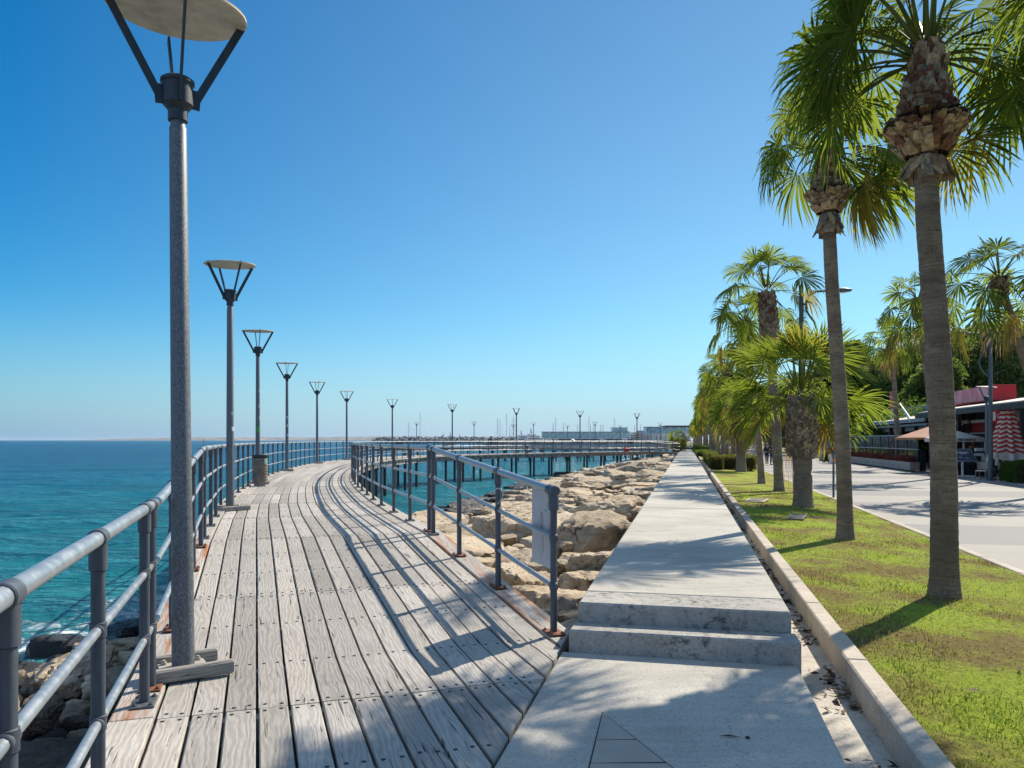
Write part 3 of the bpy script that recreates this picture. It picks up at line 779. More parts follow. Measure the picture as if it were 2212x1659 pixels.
# ------------------------------------------------------------------ lamp posts
def lamp_parts(root):
    m = MB(); m.lathe([(0.074, 0.02), (0.072, 0.9), (0.068, 1.0), (0.056, 3.72), (0.048, 3.735), (0.048, 3.80)], 20); m.build('pole', MAT['pole'], root, 50)
    m = MB(); m.lathe([(0.064, 3.77), (0.064, 3.84), (0.100, 3.88), (0.100, 4.02), (0.110, 4.025), (0.110, 4.045), (0.09, 4.06), (0.02, 4.065)], 20); m.build('hub', MAT['lamp_steel'], root, 40)
    for k in range(4):
        t = k * pi / 2; d = Vector((cos(t), sin(t), 0)); am = MB()
        side = Vector((-d.y, d.x, 0))
        am.bar(d * 0.115 + Vector((0, 0, 3.87)), d * 0.125 + Vector((0, 0, 4.0)), 0.012, 0.05, side.cross(Vector((0, 0, 1))))
        a_, b_ = d * 0.118 + Vector((0, 0, 3.93)), d * 0.43 + Vector((0, 0, 4.525))
        v = (b_ - a_).normalized(); am.bar(a_, b_, 0.014, 0.052, v.cross(side))
        am.build('arm', MAT['lamp_steel'], root)
    m = MB(); m.lathe([(0.02, 4.512), (0.44, 4.505), (0.453, 4.513), (0.453, 4.528), (0.42, 4.536), (0.05, 4.56)], 40); m.build('disc', MAT['disc'], root, 30)
    m = MB(); m.box((0, 0, 0.03), (0.30, 0.30, 0.022), bev=0.003)
    for x in (-0.11, 0.11):
        for y in (-0.11, 0.11): m.lathe([(0.021, 0.041), (0.021, 0.058), (0.012, 0.058), (0.012, 0.072)], 6, (x, y, 0))
    m.build('base_plate', MAT['ptop'], root)
    for y in (-0.185, 0.185):
        m = MB(); m.box((0.02, y, 0.045), (0.54 if y < 0 else 0.46, 0.065, 0.09), bev=0.012)
        m.v = [tuple(v) for v in m.v]
        m.uv = [[(m.v[i][0], m.v[i][1] * 0.9 + m.v[i][2]) for i in f] for f in m.f]; m.uv2 = [(0.2, 0.3)] * len(m.f)
        m.build('timber_block', MAT['deck'], root)
LAMP_U = [396, 497, 557, 620, 685, 749, 847.5, 977, 1115.5, 1253, 1376]
LAMP_A = []
lo = 3.0
for u in LAMP_U:
    a = a_at_u(u, 1.30, lo, lo + 16); LAMP_A.append(a); lo = a + 4
ordn = ['nearest', 'second', 'third', 'fourth', 'fifth', 'sixth', 'seventh', 'eighth', 'ninth', 'tenth', 'eleventh']
lab = ['tall grey lamp post with cream disc head bolted between timber blocks, closest on the boardwalk',
       'disc lamp post on the boardwalk just before the slatted bin, white sticker on its pole',
       'disc lamp post rising directly behind the slatted wooden bin, green round sticker on its pole',
       'disc lamp post on the seaward railing, next one beyond the slatted bin',
       'disc lamp post on the seaward railing, second one beyond the slatted bin',
       'disc lamp post where the inner railing begins to cross the outer one',
       'disc lamp post on the outer curve of the boardwalk, first past the bend',
       'disc lamp post on the far boardwalk before the rubble breakwater, second past the bend',
       'disc lamp post on the far boardwalk near the tall ship mast, third past the bend',
       'disc lamp post on the far boardwalk in front of the glass harbour building',
       'disc lamp post on the far boardwalk, last before it rejoins the path']
root0 = thing('street_lamp', (0, 0, 0), lab[0], 'lamp post', 'disc lamps along the boardwalk')
lamp_parts(root0)
LAMPS = []
for i, a in enumerate(LAMP_A):
    r = root0 if i == 0 else copy_tree(root0)
    p, d = curve(a); dd = SW(d.x, d.y).normalized()
    r.location = BW(a, 1.30, 0.0); r.rotation_euler = (0, 0, atan2(dd.y, dd.x) - pi / 2 + (0.10 if i == 0 else (0.12, 0.5, 0.25, 0.0, 0.4)[i % 5]))
    r['label'] = lab[i]; LAMPS.append(r)
LAMPS[0].location = (-2.25, 5.23, 0.012)
for i, r in enumerate(LAMPS):
    dk = [c for c in r.children if c.name.startswith('disc')][0]
    lx = Vector((cos(-r.rotation_euler[2]), sin(-r.rotation_euler[2]), 0))     # world X in lamp space
    Mq = Matrix.Rotation(RAD(5.5 if i == 0 else 3.0), 4, lx)
    if i == 0: Mq = Matrix.Rotation(RAD(3.0), 4, Vector((-lx.y, lx.x, 0))) @ Mq
    c_ = Vector((0, 0, 4.51)); dk.matrix_local = Matrix.Translation(c_) @ Mq @ Matrix.Translation(-c_)
LAMPS[0].rotation_euler = (RAD(-0.2), RAD(-0.5), LAMPS[0].rotation_euler[2] + 0.12)
def sticker(i, z, w, h, mat, name, ang=-1.2):
    m = MB(); r0 = 0.0725 - (z - 1.0) / 2.72 * 0.012
    pts = []
    for k in range(7):
        t = ang + (k / 6 - 0.5) * w / r0; pts.append((r0 * cos(t) * 1.01, r0 * sin(t) * 1.01))
    m.sheet([[(x, y, z - h / 2) for x, y in pts], [(x, y, z + h / 2) for x, y in pts]])
    m.build(name, mat, LAMPS[i])
sticker(1, 1.5, 0.06, 0.08, MAT['white'], 'sticker'); sticker(1, 2.35, 0.05, 0.05, MAT['white'], 'sticker', -0.6); sticker(1, 1.78, 0.04, 0.06, MAT['board'], 'sticker', -1.5)
sticker(2, 1.62, 0.09, 0.17, MAT['sticker_green'], 'sticker', -1.4)
for zz, an in ((1.95, -0.9), (2.3, -1.2), (2.75, -1.1)): sticker(2, zz, 0.05, 0.11, MAT['board'], 'sticker', an)
for zz, an in ((1.5, -1.0), (1.9, -1.2), (2.25, -1.3)): sticker(3, zz, 0.05, 0.1, MAT['white'], 'sticker', an)

# ------------------------------------------------------------------ slatted bins
MAT['bin_wood'] = mottled('bin_slat_wood', (0.15, 0.12, 0.09), (0.30, 0.25, 0.19), 4, 0.8, bump=0.2)
def bin_parts(root):
    m = MB(); m.lathe([(0.165, 0.0), (0.165, 0.10), (0.188, 0.11), (0.188, 0.80)], 24); m.build('drum', MAT['beam'], root, 40)
    for k in range(9):
        z = 0.10 + k * 0.078; m = MB()
        m.lathe([(0.190, z), (0.208, z + 0.004), (0.212, z + 0.03), (0.208, z + 0.052), (0.190, z + 0.056)], 28, cap=False)
        m.uv = [[(atan2(m.v[i][1], m.v[i][0]) * 0.3, m.v[i][2]) for i in f] for f in m.f]; m.uv2 = [((k * 0.37) % 1, (k * 0.61) % 1)] * len(m.f)
        m.build('slat_ring', MAT['bin_wood'], root, 50)
    m = MB(); m.lathe([(0.20, 0.80), (0.225, 0.81), (0.225, 0.875), (0.21, 0.885), (0.15, 0.885), (0.15, 0.80)], 28, cap=False); m.lathe([(0.0, 0.82), (0.16, 0.82)], 20, cap=False); m.build('rim', MAT['black'], root, 40)
b0 = thing('waste_bin', onz(562, 1050, 0.31), 'barrel shaped wooden slatted bin with dark rim at the foot of a boardwalk lamp', 'bin'); bin_parts(b0)
m = MB(); pts = [(0.2245 * cos(t), 0.2245 * sin(t)) for t in [-0.75 + 0.06 * k for k in range(9)]]
m.sheet([[(x, y, 0.62) for x, y in pts], [(x, y, 0.78) for x, y in pts]]); m.build('sticker', plain('mint_sticker', (0.3, 0.55, 0.45), 0.5), b0)
b1 = copy_tree(b0); b1.location = BW(a_at_u(1138, -1.0, 70, 100), -1.0, 0.0); b1['label'] = 'wooden bin far off on the bay side of the boardwalk, seen through the railing'

# ------------------------------------------------------------------ boulders
def rock_mesh(seed, sub=4):
    r = random.Random(seed); bm = bmesh.new(); bmesh.ops.create_icosphere(bm, subdivisions=sub, radius=1.0)
    pl = []
    for k in range(r.randint(9, 13)):
        d = Vector((r.gauss(0, 1), r.gauss(0, 1), r.gauss(0, 0.75))).normalized(); pl.append((d, r.uniform(0.62, 0.95)))
    pl.append((Vector((r.uniform(-0.2, 0.2), r.uniform(-0.2, 0.2), 1)).normalized(), r.uniform(0.45, 0.62)))
    pl.append((Vector((0, 0, -1)), 0.7))
    off = Vector((r.uniform(-50, 50), r.uniform(-50, 50), r.uniform(-50, 50)))
    for v in bm.verts:
        d = v.co.normalized(); acc = 0; pw = 18.0
        for (n, h) in pl:
            k = d.dot(n)
            if k > 0.05: acc += (k / h) ** pw
        R = 1.0 / ((acc + (1 / 1.12) ** pw) ** (1 / pw))
        nz = mnoise.noise(d * 1.6 + off) * 0.06 + mnoise.fractal(d * 4.0 + off, 0.7, 2.1, 5) * 0.045
        rid = abs(mnoise.noise(d * 2.4 + off * 1.3)); nz -= 0.10 * max(0, 0.12 - rid) / 0.12
        stp = mnoise.noise(d * 3.1 + off * 0.7); nz += 0.035 * (1 if stp > 0.12 else 0) - 0.03 * (1 if stp < -0.25 else 0)
        v.co = d * (R * (1 + nz))
        pit = mnoise.noise(d * 13 + off)
        if pit > 0.35: v.co *= 1 - (pit - 0.35) * 0.09
    me = bpy.data.meshes.new('boulder'); bm.to_mesh(me); bm.free(); me.materials.append(MAT['rock'])
    me.polygons.foreach_set('use_smooth', [True] * len(me.polygons)); me.set_sharp_from_angle(angle=RAD(38))
    return me
ROCKS = [rock_mesh(100 + i, 5 if i < 8 else 4) for i in range(18)]
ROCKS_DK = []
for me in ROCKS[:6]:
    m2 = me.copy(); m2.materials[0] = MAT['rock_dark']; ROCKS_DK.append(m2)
ROCKS_LO = [rock_mesh(300 + i, 2) for i in range(6)]
def inner_w(s):                      # boardwalk footprint test
    best = 99
    for i in range(0, len(DEN), 6):
        d = abs(DEN[i].x - s)
        if d < best: best = d; w = DEN[i].y
    return w
def in_deck(s, w, pad):
    q = Vector((s, w))
    for i in range(0, len(DEN), 4):
        if (DEN[i] - q).length < pad: return True
    return False
rnd = random.Random(11); spots = []
def try_rock(s, w, r):
    for (s2, w2, r2) in spots:
        if abs(s2 - s) < 3 and (s2 - s) ** 2 + (w2 - w) ** 2 < (0.86 * (r + r2)) ** 2: return False
    spots.append((s, w, r)); return True
def rsize(s): return rnd.choice((0.46, 0.56, 0.66, 0.78, 0.85)) if s < 14 else rnd.choice((0.62, 0.8, 0.98, 1.15, 1.3)) if s < 40 else rnd.choice((0.9, 1.15, 1.35, 1.5))
for k in range(130):                 # a first rank against the path edge
    s = 6.3 + k * 0.8 + rnd.uniform(-0.1, 0.1)
    r = min(0.9, rsize(s) * 0.8); try_rock(s, 0.95 + r * 0.9, r)
for it in range(16000):
    s = 5.5 + (rnd.random() ** 1.35) * 96; w = rnd.uniform(1.0, 13.2)
    if s < 6.5 and w < 4: continue
    pad = 0.9
    if in_deck(s, w, pad): continue
    if w > inner_w(s) and s > 16: continue
    try_rock(s, w, rsize(s))
for it in range(500):
    s = rnd.uniform(-6, 17); w = rnd.uniform(4.3, 12.6)
    if w < inner_w(max(0.5, s)) + 1.7 - 0.8: continue
    try_rock(s, w, rnd.choice((0.55, 0.7, 0.85)))
small = []
for it in range(2500):
    s = 6.5 + (rnd.random() ** 1.4) * 34; w = rnd.uniform(1.0, 9); r = rnd.uniform(0.16, 0.3)
    if in_deck(s, w, 1.3) or (s < 6.4): continue
    ok = all((s2 - s) ** 2 + (w2 - w) ** 2 > (0.62 * (r + r2)) ** 2 for (s2, w2, r2) in spots + small)
    if ok: small.append((s, w, r))
allr = [(s, w, r, False) for s, w, r in spots] + [(s, w, r, True) for s, w, r in small]
def vis_size(s, w, r):
    p = SW(s, w); return r / max(1.0, p.y) if p.y > 1 else 0
allr.sort(key=lambda q: -vis_size(q[0], q[1], q[2]))
fresh = MB(); cnt = {}; ROCK_OBJ = []
edge_n = 0
for i, (s, w, r, sm) in enumerate(allr):
    z = bank_z(w) + (0.10 if not sm else 0.16) + rnd.uniform(-0.20, 0.16)
    if w < 2.4 and not sm: z += 0.02
    sc_ = (r * rnd.uniform(0.95, 1.22), r * rnd.uniform(0.85, 1.1), r * (rnd.uniform(0.6, 0.85) if s < 22 else rnd.uniform(0.42, 0.62)))
    rot = Quaternion((0, 0, 1), rnd.uniform(0, 6.28)) if rnd.random() < 0.4 else Quaternion((0, 0, 1), RZ + rnd.gauss(pi / 2, 0.5))
    tilt = Quaternion((rnd.uniform(-1, 1), rnd.uniform(-1, 1), 0.01), rnd.uniform(0, 0.28))
    p = SW(s, w, z)
    top = 0.24 if s < 20 else 0.32
    if p.z + sc_[2] * 0.6 > top - w * 0.03: p.z = top - w * 0.03 - sc_[2] * 0.6
    left_ = w > inner_w(max(0.5, s)) and s < 18
    if left_: p.z -= 0.25
    if in_deck(s, w, 1.66 + r * 0.9): p.z = min(p.z, deck_z(6 if s < 9 else 14) - 0.42 - sc_[2] * 0.72)
    M = Matrix.Translation(p) @ (tilt @ rot).to_matrix().to_4x4() @ Matrix.Diagonal((*sc_, 1))
    if i < 285:
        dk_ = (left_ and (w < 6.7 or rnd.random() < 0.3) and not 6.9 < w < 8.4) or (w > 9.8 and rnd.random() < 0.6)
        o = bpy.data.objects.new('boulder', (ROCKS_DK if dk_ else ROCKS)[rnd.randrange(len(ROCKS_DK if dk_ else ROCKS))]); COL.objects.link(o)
        o.rotation_mode = 'QUATERNION'; o.rotation_quaternion = tilt @ rot; o.location = p; o.scale = sc_
        ROCK_OBJ.append((o, s, w, r))
    else:
        me = ROCKS_LO[rnd.randrange(len(ROCKS_LO))]
        fresh.add([M @ v.co for v in me.vertices], [tuple(f.vertices) for f in me.polygons])
fo = fresh.build('boulders', MAT['rock'], smooth=40); tag(fo, 'sandstone boulders of the far bank massed below the boardwalk', 'boulders', kind='stuff')
# what sets each boulder apart: its rank from the path edge, its neighbours, its size
ROCK_OBJ.sort(key=lambda q: q[1])
num = ['first', 'second', 'third', 'fourth', 'fifth', 'sixth', 'seventh', 'eighth', 'ninth', 'tenth', 'eleventh', 'twelfth', 'thirteenth', 'fourteenth', 'fifteenth', 'sixteenth', 'seventeenth', 'eighteenth', 'nineteenth', 'twentieth']
ce = cs = cr = cw = 0
for (o, s, w, r) in ROCK_OBJ:
    px = o.location; u = u_of(px)
    size = 'small' if r < 0.36 else 'medium' if r < 0.6 else 'large'
    g = 'boulders of the bank between path and boardwalk'
    on_left = u < 450 and px.y < 20
    if on_left:
        g = 'boulders at the foot of the seaward railing'
        num_l = ['first', 'second', 'third', 'fourth', 'fifth', 'sixth', 'seventh', 'eighth', 'ninth', 'tenth'] + num
        lb = '%s boulder below the seaward railing, %s from the bottom edge upward' % (size, num[min(cs, 19)]) if cs < 20 else 'boulder by the water below the seaward railing'
        cs += 1
    elif w < 2.3 and ce < 20 and r > 0.3:
        lb = '%s pale boulder against the path edge, %s one counted from the steps' % (size, num[ce]); ce += 1
    elif s < 13 and cr < 20 and r > 0.3:
        lb = '%s sandstone boulder under the inner railing, %s inward from its end post' % (size, num[cr]); cr += 1
    elif w > 9.5 and cw < 20:
        lb = '%s dark wet boulder at the waterline of the bay, %s along from the inner railing' % (size, num[cw]); cw += 1
    else:
        lb = '%s sandstone boulder %s, one among many alike' % (size, 'near the inner railing' if s < 22 else 'in the middle of the bank' if s < 45 else 'far along the bank')
        g = lb[:-len(', one among many alike')]
    tag(o, lb, 'boulder', g)
# ------------------------------------------------------------------ foliage materials
def mat_leaf(name, c1, c2, trans, rough=0.7, tint=0.6, spec=0.06):
    t = NT(name); p = t.pos(); g = t.n('NewGeometry')
    rn = g.outputs['Random Per Island']; nz = t.noise(p, 1.3, 4, 0.6)
    k = t.math('ADD', t.math('MULTIPLY', rn, 0.55), t.math('MULTIPLY', nz, 0.5))
    col = t.ramp(k, [(0.25, c1), (0.8, c2)])
    t.set(Base_Color=col, Roughness=rough); t.b.inputs['Specular IOR Level'].default_value = spec
    tr = t.n('BsdfTranslucent', {'Color': t.mix(tint, col, trans)})
    mx = t.n('MixShader', {0: 0.5}); t.t.links.new(t.b.outputs[0], mx.inputs[1]); t.t.links.new(tr.outputs[0], mx.inputs[2])
    t.t.links.new(mx.outputs[0], t.out.inputs['Surface']); return t.m
MAT['leaf'] = mat_leaf('palm_leaf', (0.028, 0.065, 0.02), (0.13, 0.19, 0.04), (0.40, 0.49, 0.035))
MAT['leaf_y'] = mat_leaf('palm_leaf_yellowing', (0.15, 0.16, 0.03), (0.32, 0.26, 0.06), (0.55, 0.45, 0.05))
MAT['leaf_d'] = mat_leaf('palm_leaf_dry', (0.22, 0.15, 0.075), (0.40, 0.29, 0.15), (0.45, 0.30, 0.12), 0.8, 0.5, 0.2)
MAT['petiole'] = mat_leaf('palm_stalk', (0.14, 0.17, 0.04), (0.22, 0.24, 0.07), (0.3, 0.34, 0.08), 0.45)
MAT['tree_leaf'] = mat_leaf('evergreen_leaf', (0.042, 0.075, 0.024), (0.125, 0.175, 0.05), (0.25, 0.34, 0.05), 0.6)
MAT['tree_leaf2'] = mat_leaf('grey_green_leaf', (0.09, 0.11, 0.05), (0.22, 0.23, 0.11), (0.36, 0.40, 0.11), 0.6)
MAT['hedge_leaf'] = mat_leaf('hedge_leaf', (0.07, 0.085, 0.02), (0.24, 0.22, 0.06), (0.3, 0.28, 0.05), 0.6)
MAT['bush_leaf'] = mat_leaf('bush_leaf', (0.02, 0.055, 0.012), (0.075, 0.14, 0.02), (0.15, 0.3, 0.02), 0.45)
MAT['red_leaf'] = mat_leaf('red_leaf', (0.09, 0.02, 0.02), (0.2, 0.05, 0.04), (0.3, 0.05, 0.04), 0.6)
def mat_trunk():
    t = NT('palm_bark'); p = t.pos(); o = t.coord('Object')
    wz = t.ramp(t.noise(t.mapping(p, (3.5, 3.5, 38)), 1.5, 6, 0.7, 0.25), [(0.34, 0.0), (0.5, 0.6), (0.68, 1.0)])
    vert = t.noise(t.mapping(p, (46, 46, 7.0)), 1.6, 6, 0.75)
    big = t.noise(p, 2.2, 5, 0.65)
    col = t.ramp(wz, [(0.0, (0.18, 0.13, 0.088)), (0.35, (0.32, 0.245, 0.17)), (1.0, (0.43, 0.34, 0.245))])
    col = t.mix(t.ramp(vert, [(0.36, 0.75), (0.46, 0.0)]), col, (0.08, 0.06, 0.044))
    bandz = t.noise(t.mapping(p, (0.3, 0.3, 3.0)), 1.0, 4, 0.6); col = t.mix(t.ramp(bandz, [(0.40, 0.5), (0.52, 0.0)]), col, (0.15, 0.115, 0.085))
    col = t.mix(t.ramp(big, [(0.40, 0.5), (0.58, 0.0)]), col, (0.16, 0.12, 0.085))
    col = t.mix(t.ramp(t.noise(p, 1.4, 7, 0.7), [(0.60, 0.0), (0.72, 0.5)]), col, (0.42, 0.38, 0.31))
    t.set(Base_Color=col, Roughness=0.9); t.b.inputs['Specular IOR Level'].default_value = 0.2
    h = t.math('ADD', wz, t.math('MULTIPLY', vert, 1.2))
    t.set(Normal=t.bump(h, 0.8, 0.025)); return t.m
MAT['trunk'] = mat_trunk()
def mat_boot(name, c1, c2, c3):
    t = NT(name); rn = t.n('NewGeometry').outputs['Random Per Island']; p = t.pos()
    col = t.ramp(rn, [(0.0, c1), (0.5, c2), (1.0, c3)])
    col = t.mix(t.ramp(t.noise(p, 18, 5, 0.7), [(0.42, 0.6), (0.58, 0.0)]), col, tuple(x * 0.35 for x in c1))
    t.set(Base_Color=col, Roughness=0.85, Normal=t.bump(t.noise(p, 50, 4), 0.5, 0.01)); t.b.inputs['Specular IOR Level'].default_value = 0.25
    return t.m
MAT['boot_red'] = mat_boot('red_brown_leaf_bases', (0.11, 0.045, 0.025), (0.22, 0.10, 0.05), (0.36, 0.24, 0.13))
MAT['boot_tan'] = mat_boot('tan_leaf_bases', (0.24, 0.15, 0.08), (0.46, 0.32, 0.18), (0.58, 0.44, 0.27))
MAT['boot_grey'] = mat_boot('grey_leaf_bases', (0.15, 0.115, 0.08), (0.29, 0.225, 0.155), (0.45, 0.36, 0.25))
MAT['stalk_dark'] = plain('dark_flower_stalk', (0.05, 0.04, 0.028), 0.7)

UP = Vector((0, 0, 1))
def fan_leaf(mb, rng, hub, az, el, pet, blade, nseg, nst, droop, wind, sag=0.25, fan=1.75, mi=0, pmi=3, twist=None, width=1.0, tipdrop=0.0):
    d0 = Vector((cos(el) * cos(az), cos(el) * sin(az), sin(el)))
    pts = []; NP = 5
    for i in range(NP + 1):
        t = i / NP; p = hub + d0 * pet * t; p.z -= sag * pet * t * t; p += wind * (0.12 * t * t) * pet; pts.append(p)
    d1 = (pts[-1] - pts[-2]).normalized()
    sv = d1.cross(UP)
    if sv.length < 0.15: sv = Vector((-sin(az), cos(az), 0))
    sv.normalize(); nv = sv.cross(d1)
    pitch = (0.42 + rng.gauss(0, 0.18)) * (1.0 if el < 1.1 else 0.35)
    qp = Quaternion(sv, -pitch); dB = qp @ d1; nv = qp @ nv
    tw = rng.gauss(0, 0.6) if twist is None else twist
    q = Quaternion(dB, tw); sS, nS = sv, nv; sv = q @ sv; nv = q @ nv
    mb.cur = pmi
    for i in range(NP):                     # channelled stalk
        pass
    d1p, d1 = d1, dB
    vs = []
    for i, p in enumerate(pts):
        w = (0.034 - 0.022 * i / NP) * (0.8 + 0.3 * pet); vs += [p - sS * w, p - nS * w * 0.7, p + sS * w]
    fs = []
    for i in range(NP):
        b = i * 3
        fs += [(b, b + 1, b + 4, b + 3), (b + 1, b + 2, b + 5, b + 4), (b + 2, b, b + 3, b + 5)]
    mb.add(vs, fs)
    mb.cur = mi
    base = pts[-1]; dphi = 2 * fan / (nseg - 1)
    rs = [0.03, 0.28, 0.5, 0.72, 0.88, 1.0] if nst >= 5 else [0.04, 0.45, 0.75, 1.0]
    lim = 0.54
    curl = rng.uniform(0.0, 0.35)
    for j in range(nseg):
        ph = -fan + dphi * j + rng.gauss(0, 0.02)
        dd = d1 * cos(ph) + sv * sin(ph); td = -d1 * sin(ph) + sv * cos(ph)
        L = blade * (0.70 + 0.30 * cos(ph * 0.62)) * rng.uniform(0.9, 1.06)
        dr = droop * rng.uniform(0.65, 1.35); bend = Vector((0, 0, -1)) * dr + wind * rng.uniform(0.6, 1.3)
        lift = 0.16 * (abs(ph) / fan)              # sides fold up a little
        vs = []; fs = []; ex = tipdrop * rng.uniform(0.3, 1.6)
        kink = rng.uniform(0.55, 0.8); side = td * rng.gauss(0, 0.10)
        for k, r in enumerate(rs):
            c = base + dd * (L * r) + nv * (L * lift * r) - nv * (curl * L * 0.35 * r * r)
            c = c + bend * (L * r ** 2.3 * 0.55) + side * (L * r * r)
            if r > kink and ex > 0: c = c + Vector((0, 0, -1)) * (ex * L * (r - kink)) - dd * (ex * 0.45 * L * (r - kink))
            full = L * r * dphi * 0.5
            if r <= lim: w = full * 1.02
            else: w = L * lim * dphi * 0.5 * max(0.0, (1 - r) / (1 - lim)) ** 0.75 + (0.0 if k == len(rs) - 1 else 0.002)
            w *= width
            f = w * 0.55
            vs += [c - td * w - nv * f * 0.5, c + nv * f * 0.6, c + td * w - nv * f * 0.5]
        for k in range(len(rs) - 1):
            b = k * 3; fs += [(b, b + 1, b + 4, b + 3), (b + 1, b + 2, b + 5, b + 4)]
        mb.add(vs, fs)

def crown_mesh(seed, n, nseg, nst, pet, blade, wind=(0, 0, 0), droop=0.5, lo=-0.9, hi=1.45, dry=4, yellow=0.18, tip=0.6, hubr=0.1, special=None, stalks=0, fan=1.95, up=0.3, width=1.0, sag=0.3, front=-9.0):
    r = random.Random(seed); mb = MB(); wv = Vector(wind)
    for i in range(n):
        t = (i + 0.5) / n; el = hi + (lo - hi) * t ** 0.85 + r.gauss(0, 0.1); az = i * 2.399963 + r.gauss(0, 0.22)
        ph = Vector((hubr * cos(az), hubr * sin(az), up * (1 - t)))
        if el < front and sin(az) < -0.25 and abs(cos(az)) < 0.93: continue
        m = 1 if r.random() < yellow * t * t * 2.2 else 0
        k = 0.78 + 0.3 * min(1, t * 2.2)
        fan_leaf(mb, r, ph, az, el, pet * k * r.uniform(0.85, 1.12), blade * k * r.uniform(0.9, 1.08), nseg, nst, droop * (0.4 + 0.9 * t), wv, sag * (0.4 + t), fan, m, 3, None, width, tip * (0.4 + t))
    for i in range(dry):
        az = r.uniform(0, 6.28)
        fan_leaf(mb, r, Vector((hubr * cos(az), hubr * sin(az), -0.1)), az, r.uniform(-1.2, -0.75), pet * 0.8, blade * 0.8, max(10, nseg * 2 // 3), nst, 1.1, wv * 0.4, 0.4, 1.3, 2, 2, None, 0.6, 1.0)
    for (az, el, p_, b_, dr, m, tw) in (special or []):
        fan_leaf(mb, r, Vector((hubr * cos(az), hubr * sin(az), 0.05)), az, el, p_, b_, nseg, nst, dr, wv, 0.3, fan, m, 3, tw, width, tip)
    mb.cur = 4
    for i in range(stalks):
        az = r.uniform(0, 6.28); R = r.uniform(0.5, 1.0); h = r.uniform(0.7, 1.6)
        P = [Vector((cos(az) * R * s, sin(az) * R * s, 0.25 * sin(s * 2.6) - h * s ** 3)) for s in [k / 8 for k in range(9)]]
        mb.tube(P, [0.016 - 0.0012 * k for k in range(9)], 5)
    return mb.mesh('crown', [MAT['leaf'], MAT['leaf_y'], MAT['leaf_d'], MAT['petiole'], MAT['stalk_dark']], 180)

def scales_mesh(seed, prof, zrange, row, size, mats, flare=0.5, centre=None):
    """overlapping cut leaf bases wound round a trunk; prof(z)->(radius, tilt)"""
    r = random.Random(seed); mb = MB(); z = zrange[0]; k = 0
    while z < zrange[1]:
        R, tl, m, lk = prof(z); n = max(6, int(2 * pi * R / (size * 0.62)))
        cx = centre(z) if centre else Vector((0, 0, 0))
        for i in range(n):
            az = 2 * pi * (i + 0.5 * (k % 2)) / n + r.gauss(0, 0.07)
            o = Vector((cos(az), sin(az), 0)); sd = Vector((-o.y, o.x, 0))
            tt = tl + r.gauss(0, 0.13); d = o * sin(tt) + UP * cos(tt); nn = o * cos(tt) - UP * sin(tt)
            w = size * 0.5 * r.uniform(0.8, 1.2); L = size * lk * r.uniform(0.75, 1.3); th = size * 0.16
            p = cx + o * (R - 0.02) + Vector((0, 0, z + r.uniform(-0.25, 0.25) * row))
            tipw = w * r.uniform(0.3, 0.75); sk = sd * r.gauss(0, w * 0.25)
            vs = [p - sd * w, p + sd * w, p + d * L * 0.55 + sd * w * 0.8, p + d * L + sd * tipw + sk, p + d * L - sd * tipw + sk, p + d * L * 0.55 - sd * w * 0.8]
            top = [v + nn * th for v in vs[:1]] + [vs[1] + nn * th, vs[2] + nn * th * 1.1, vs[3] + nn * th * 0.5, vs[4] + nn * th * 0.5, vs[5] + nn * th * 1.1]
            mb.cur = m if not isinstance(m, tuple) else r.choice(m)
            mb.add(vs + top, [(6, 7, 8, 11), (11, 8, 9, 10), (1, 2, 8, 7), (2, 3, 9, 8), (3, 4, 10, 9), (4, 5, 11, 10), (5, 0, 6, 11), (0, 5, 2, 1), (5, 4, 3, 2)])
        z += row; k += 1
    return mb.mesh('leaf_bases', mats)

def trunk_mesh(seed, H, r0, r1, bend, n=24, step=0.045, waist=None):
    r = random.Random(seed); mb = MB(); rows = []; m = int(H / step); off = r.uniform(0, 99)
    for i in range(m + 1):
        z = H * i / m; t = z / H
        R = r0 + (r1 - r0) * (t ** 0.8)
        R *= 1 + 0.26 * exp(-z / 0.16) + 0.025 * mnoise.noise(Vector((z * 3.1, off, 0))) + 0.030 * ((i * 0.37 + off) % 1 - 0.5)
        if waist: 
            for (wz, wd, ww) in waist: R *= 1 - wd * exp(-((z - wz) / ww) ** 2)
        c = bend(z); row = []
        for k in range(n):
            a = 2 * pi * k / n
            rr = R * (1 + 0.035 * mnoise.noise(Vector((cos(a) * 1.2, sin(a) * 1.2, z * 1.2 + off))) + 0.012 * mnoise.noise(Vector((cos(a) * 6, sin(a) * 6, z * 14 + off))))
            row.append(Vector((c.x + rr * cos(a), c.y + rr * sin(a), z - (0.12 if i == 0 else 0))))
        rows.append(row)
    vs = [p for q in rows for p in q]
    fs = [(i * n + k, i * n + (k + 1) % n, (i + 1) * n + (k + 1) % n, (i + 1) * n + k) for i in range(m) for k in range(n)]
    fs.append(tuple(m * n + k for k in range(n)))
    mb.add(vs, fs)
    return mb.mesh('trunk', MAT['trunk'], 180)

def lawn_pt(u, v):                    # a point of the lawn under a picture point
    z = -0.15
    for _ in range(6):
        p = onz(u, v, z); c = -toSW(p.x, p.y)[1] / 0.9749; z = lawn_z(c)
    return p
PG = 'palms along the lawn beside the path'
MAT['boot_dark'] = mat_boot('dark_fibre_leaf_bases', (0.02, 0.015, 0.012), (0.05, 0.036, 0.026), (0.13, 0.085, 0.05))
BOOTS = [MAT['boot_red'], MAT['boot_tan'], MAT['boot_grey'], MAT['boot_dark']]
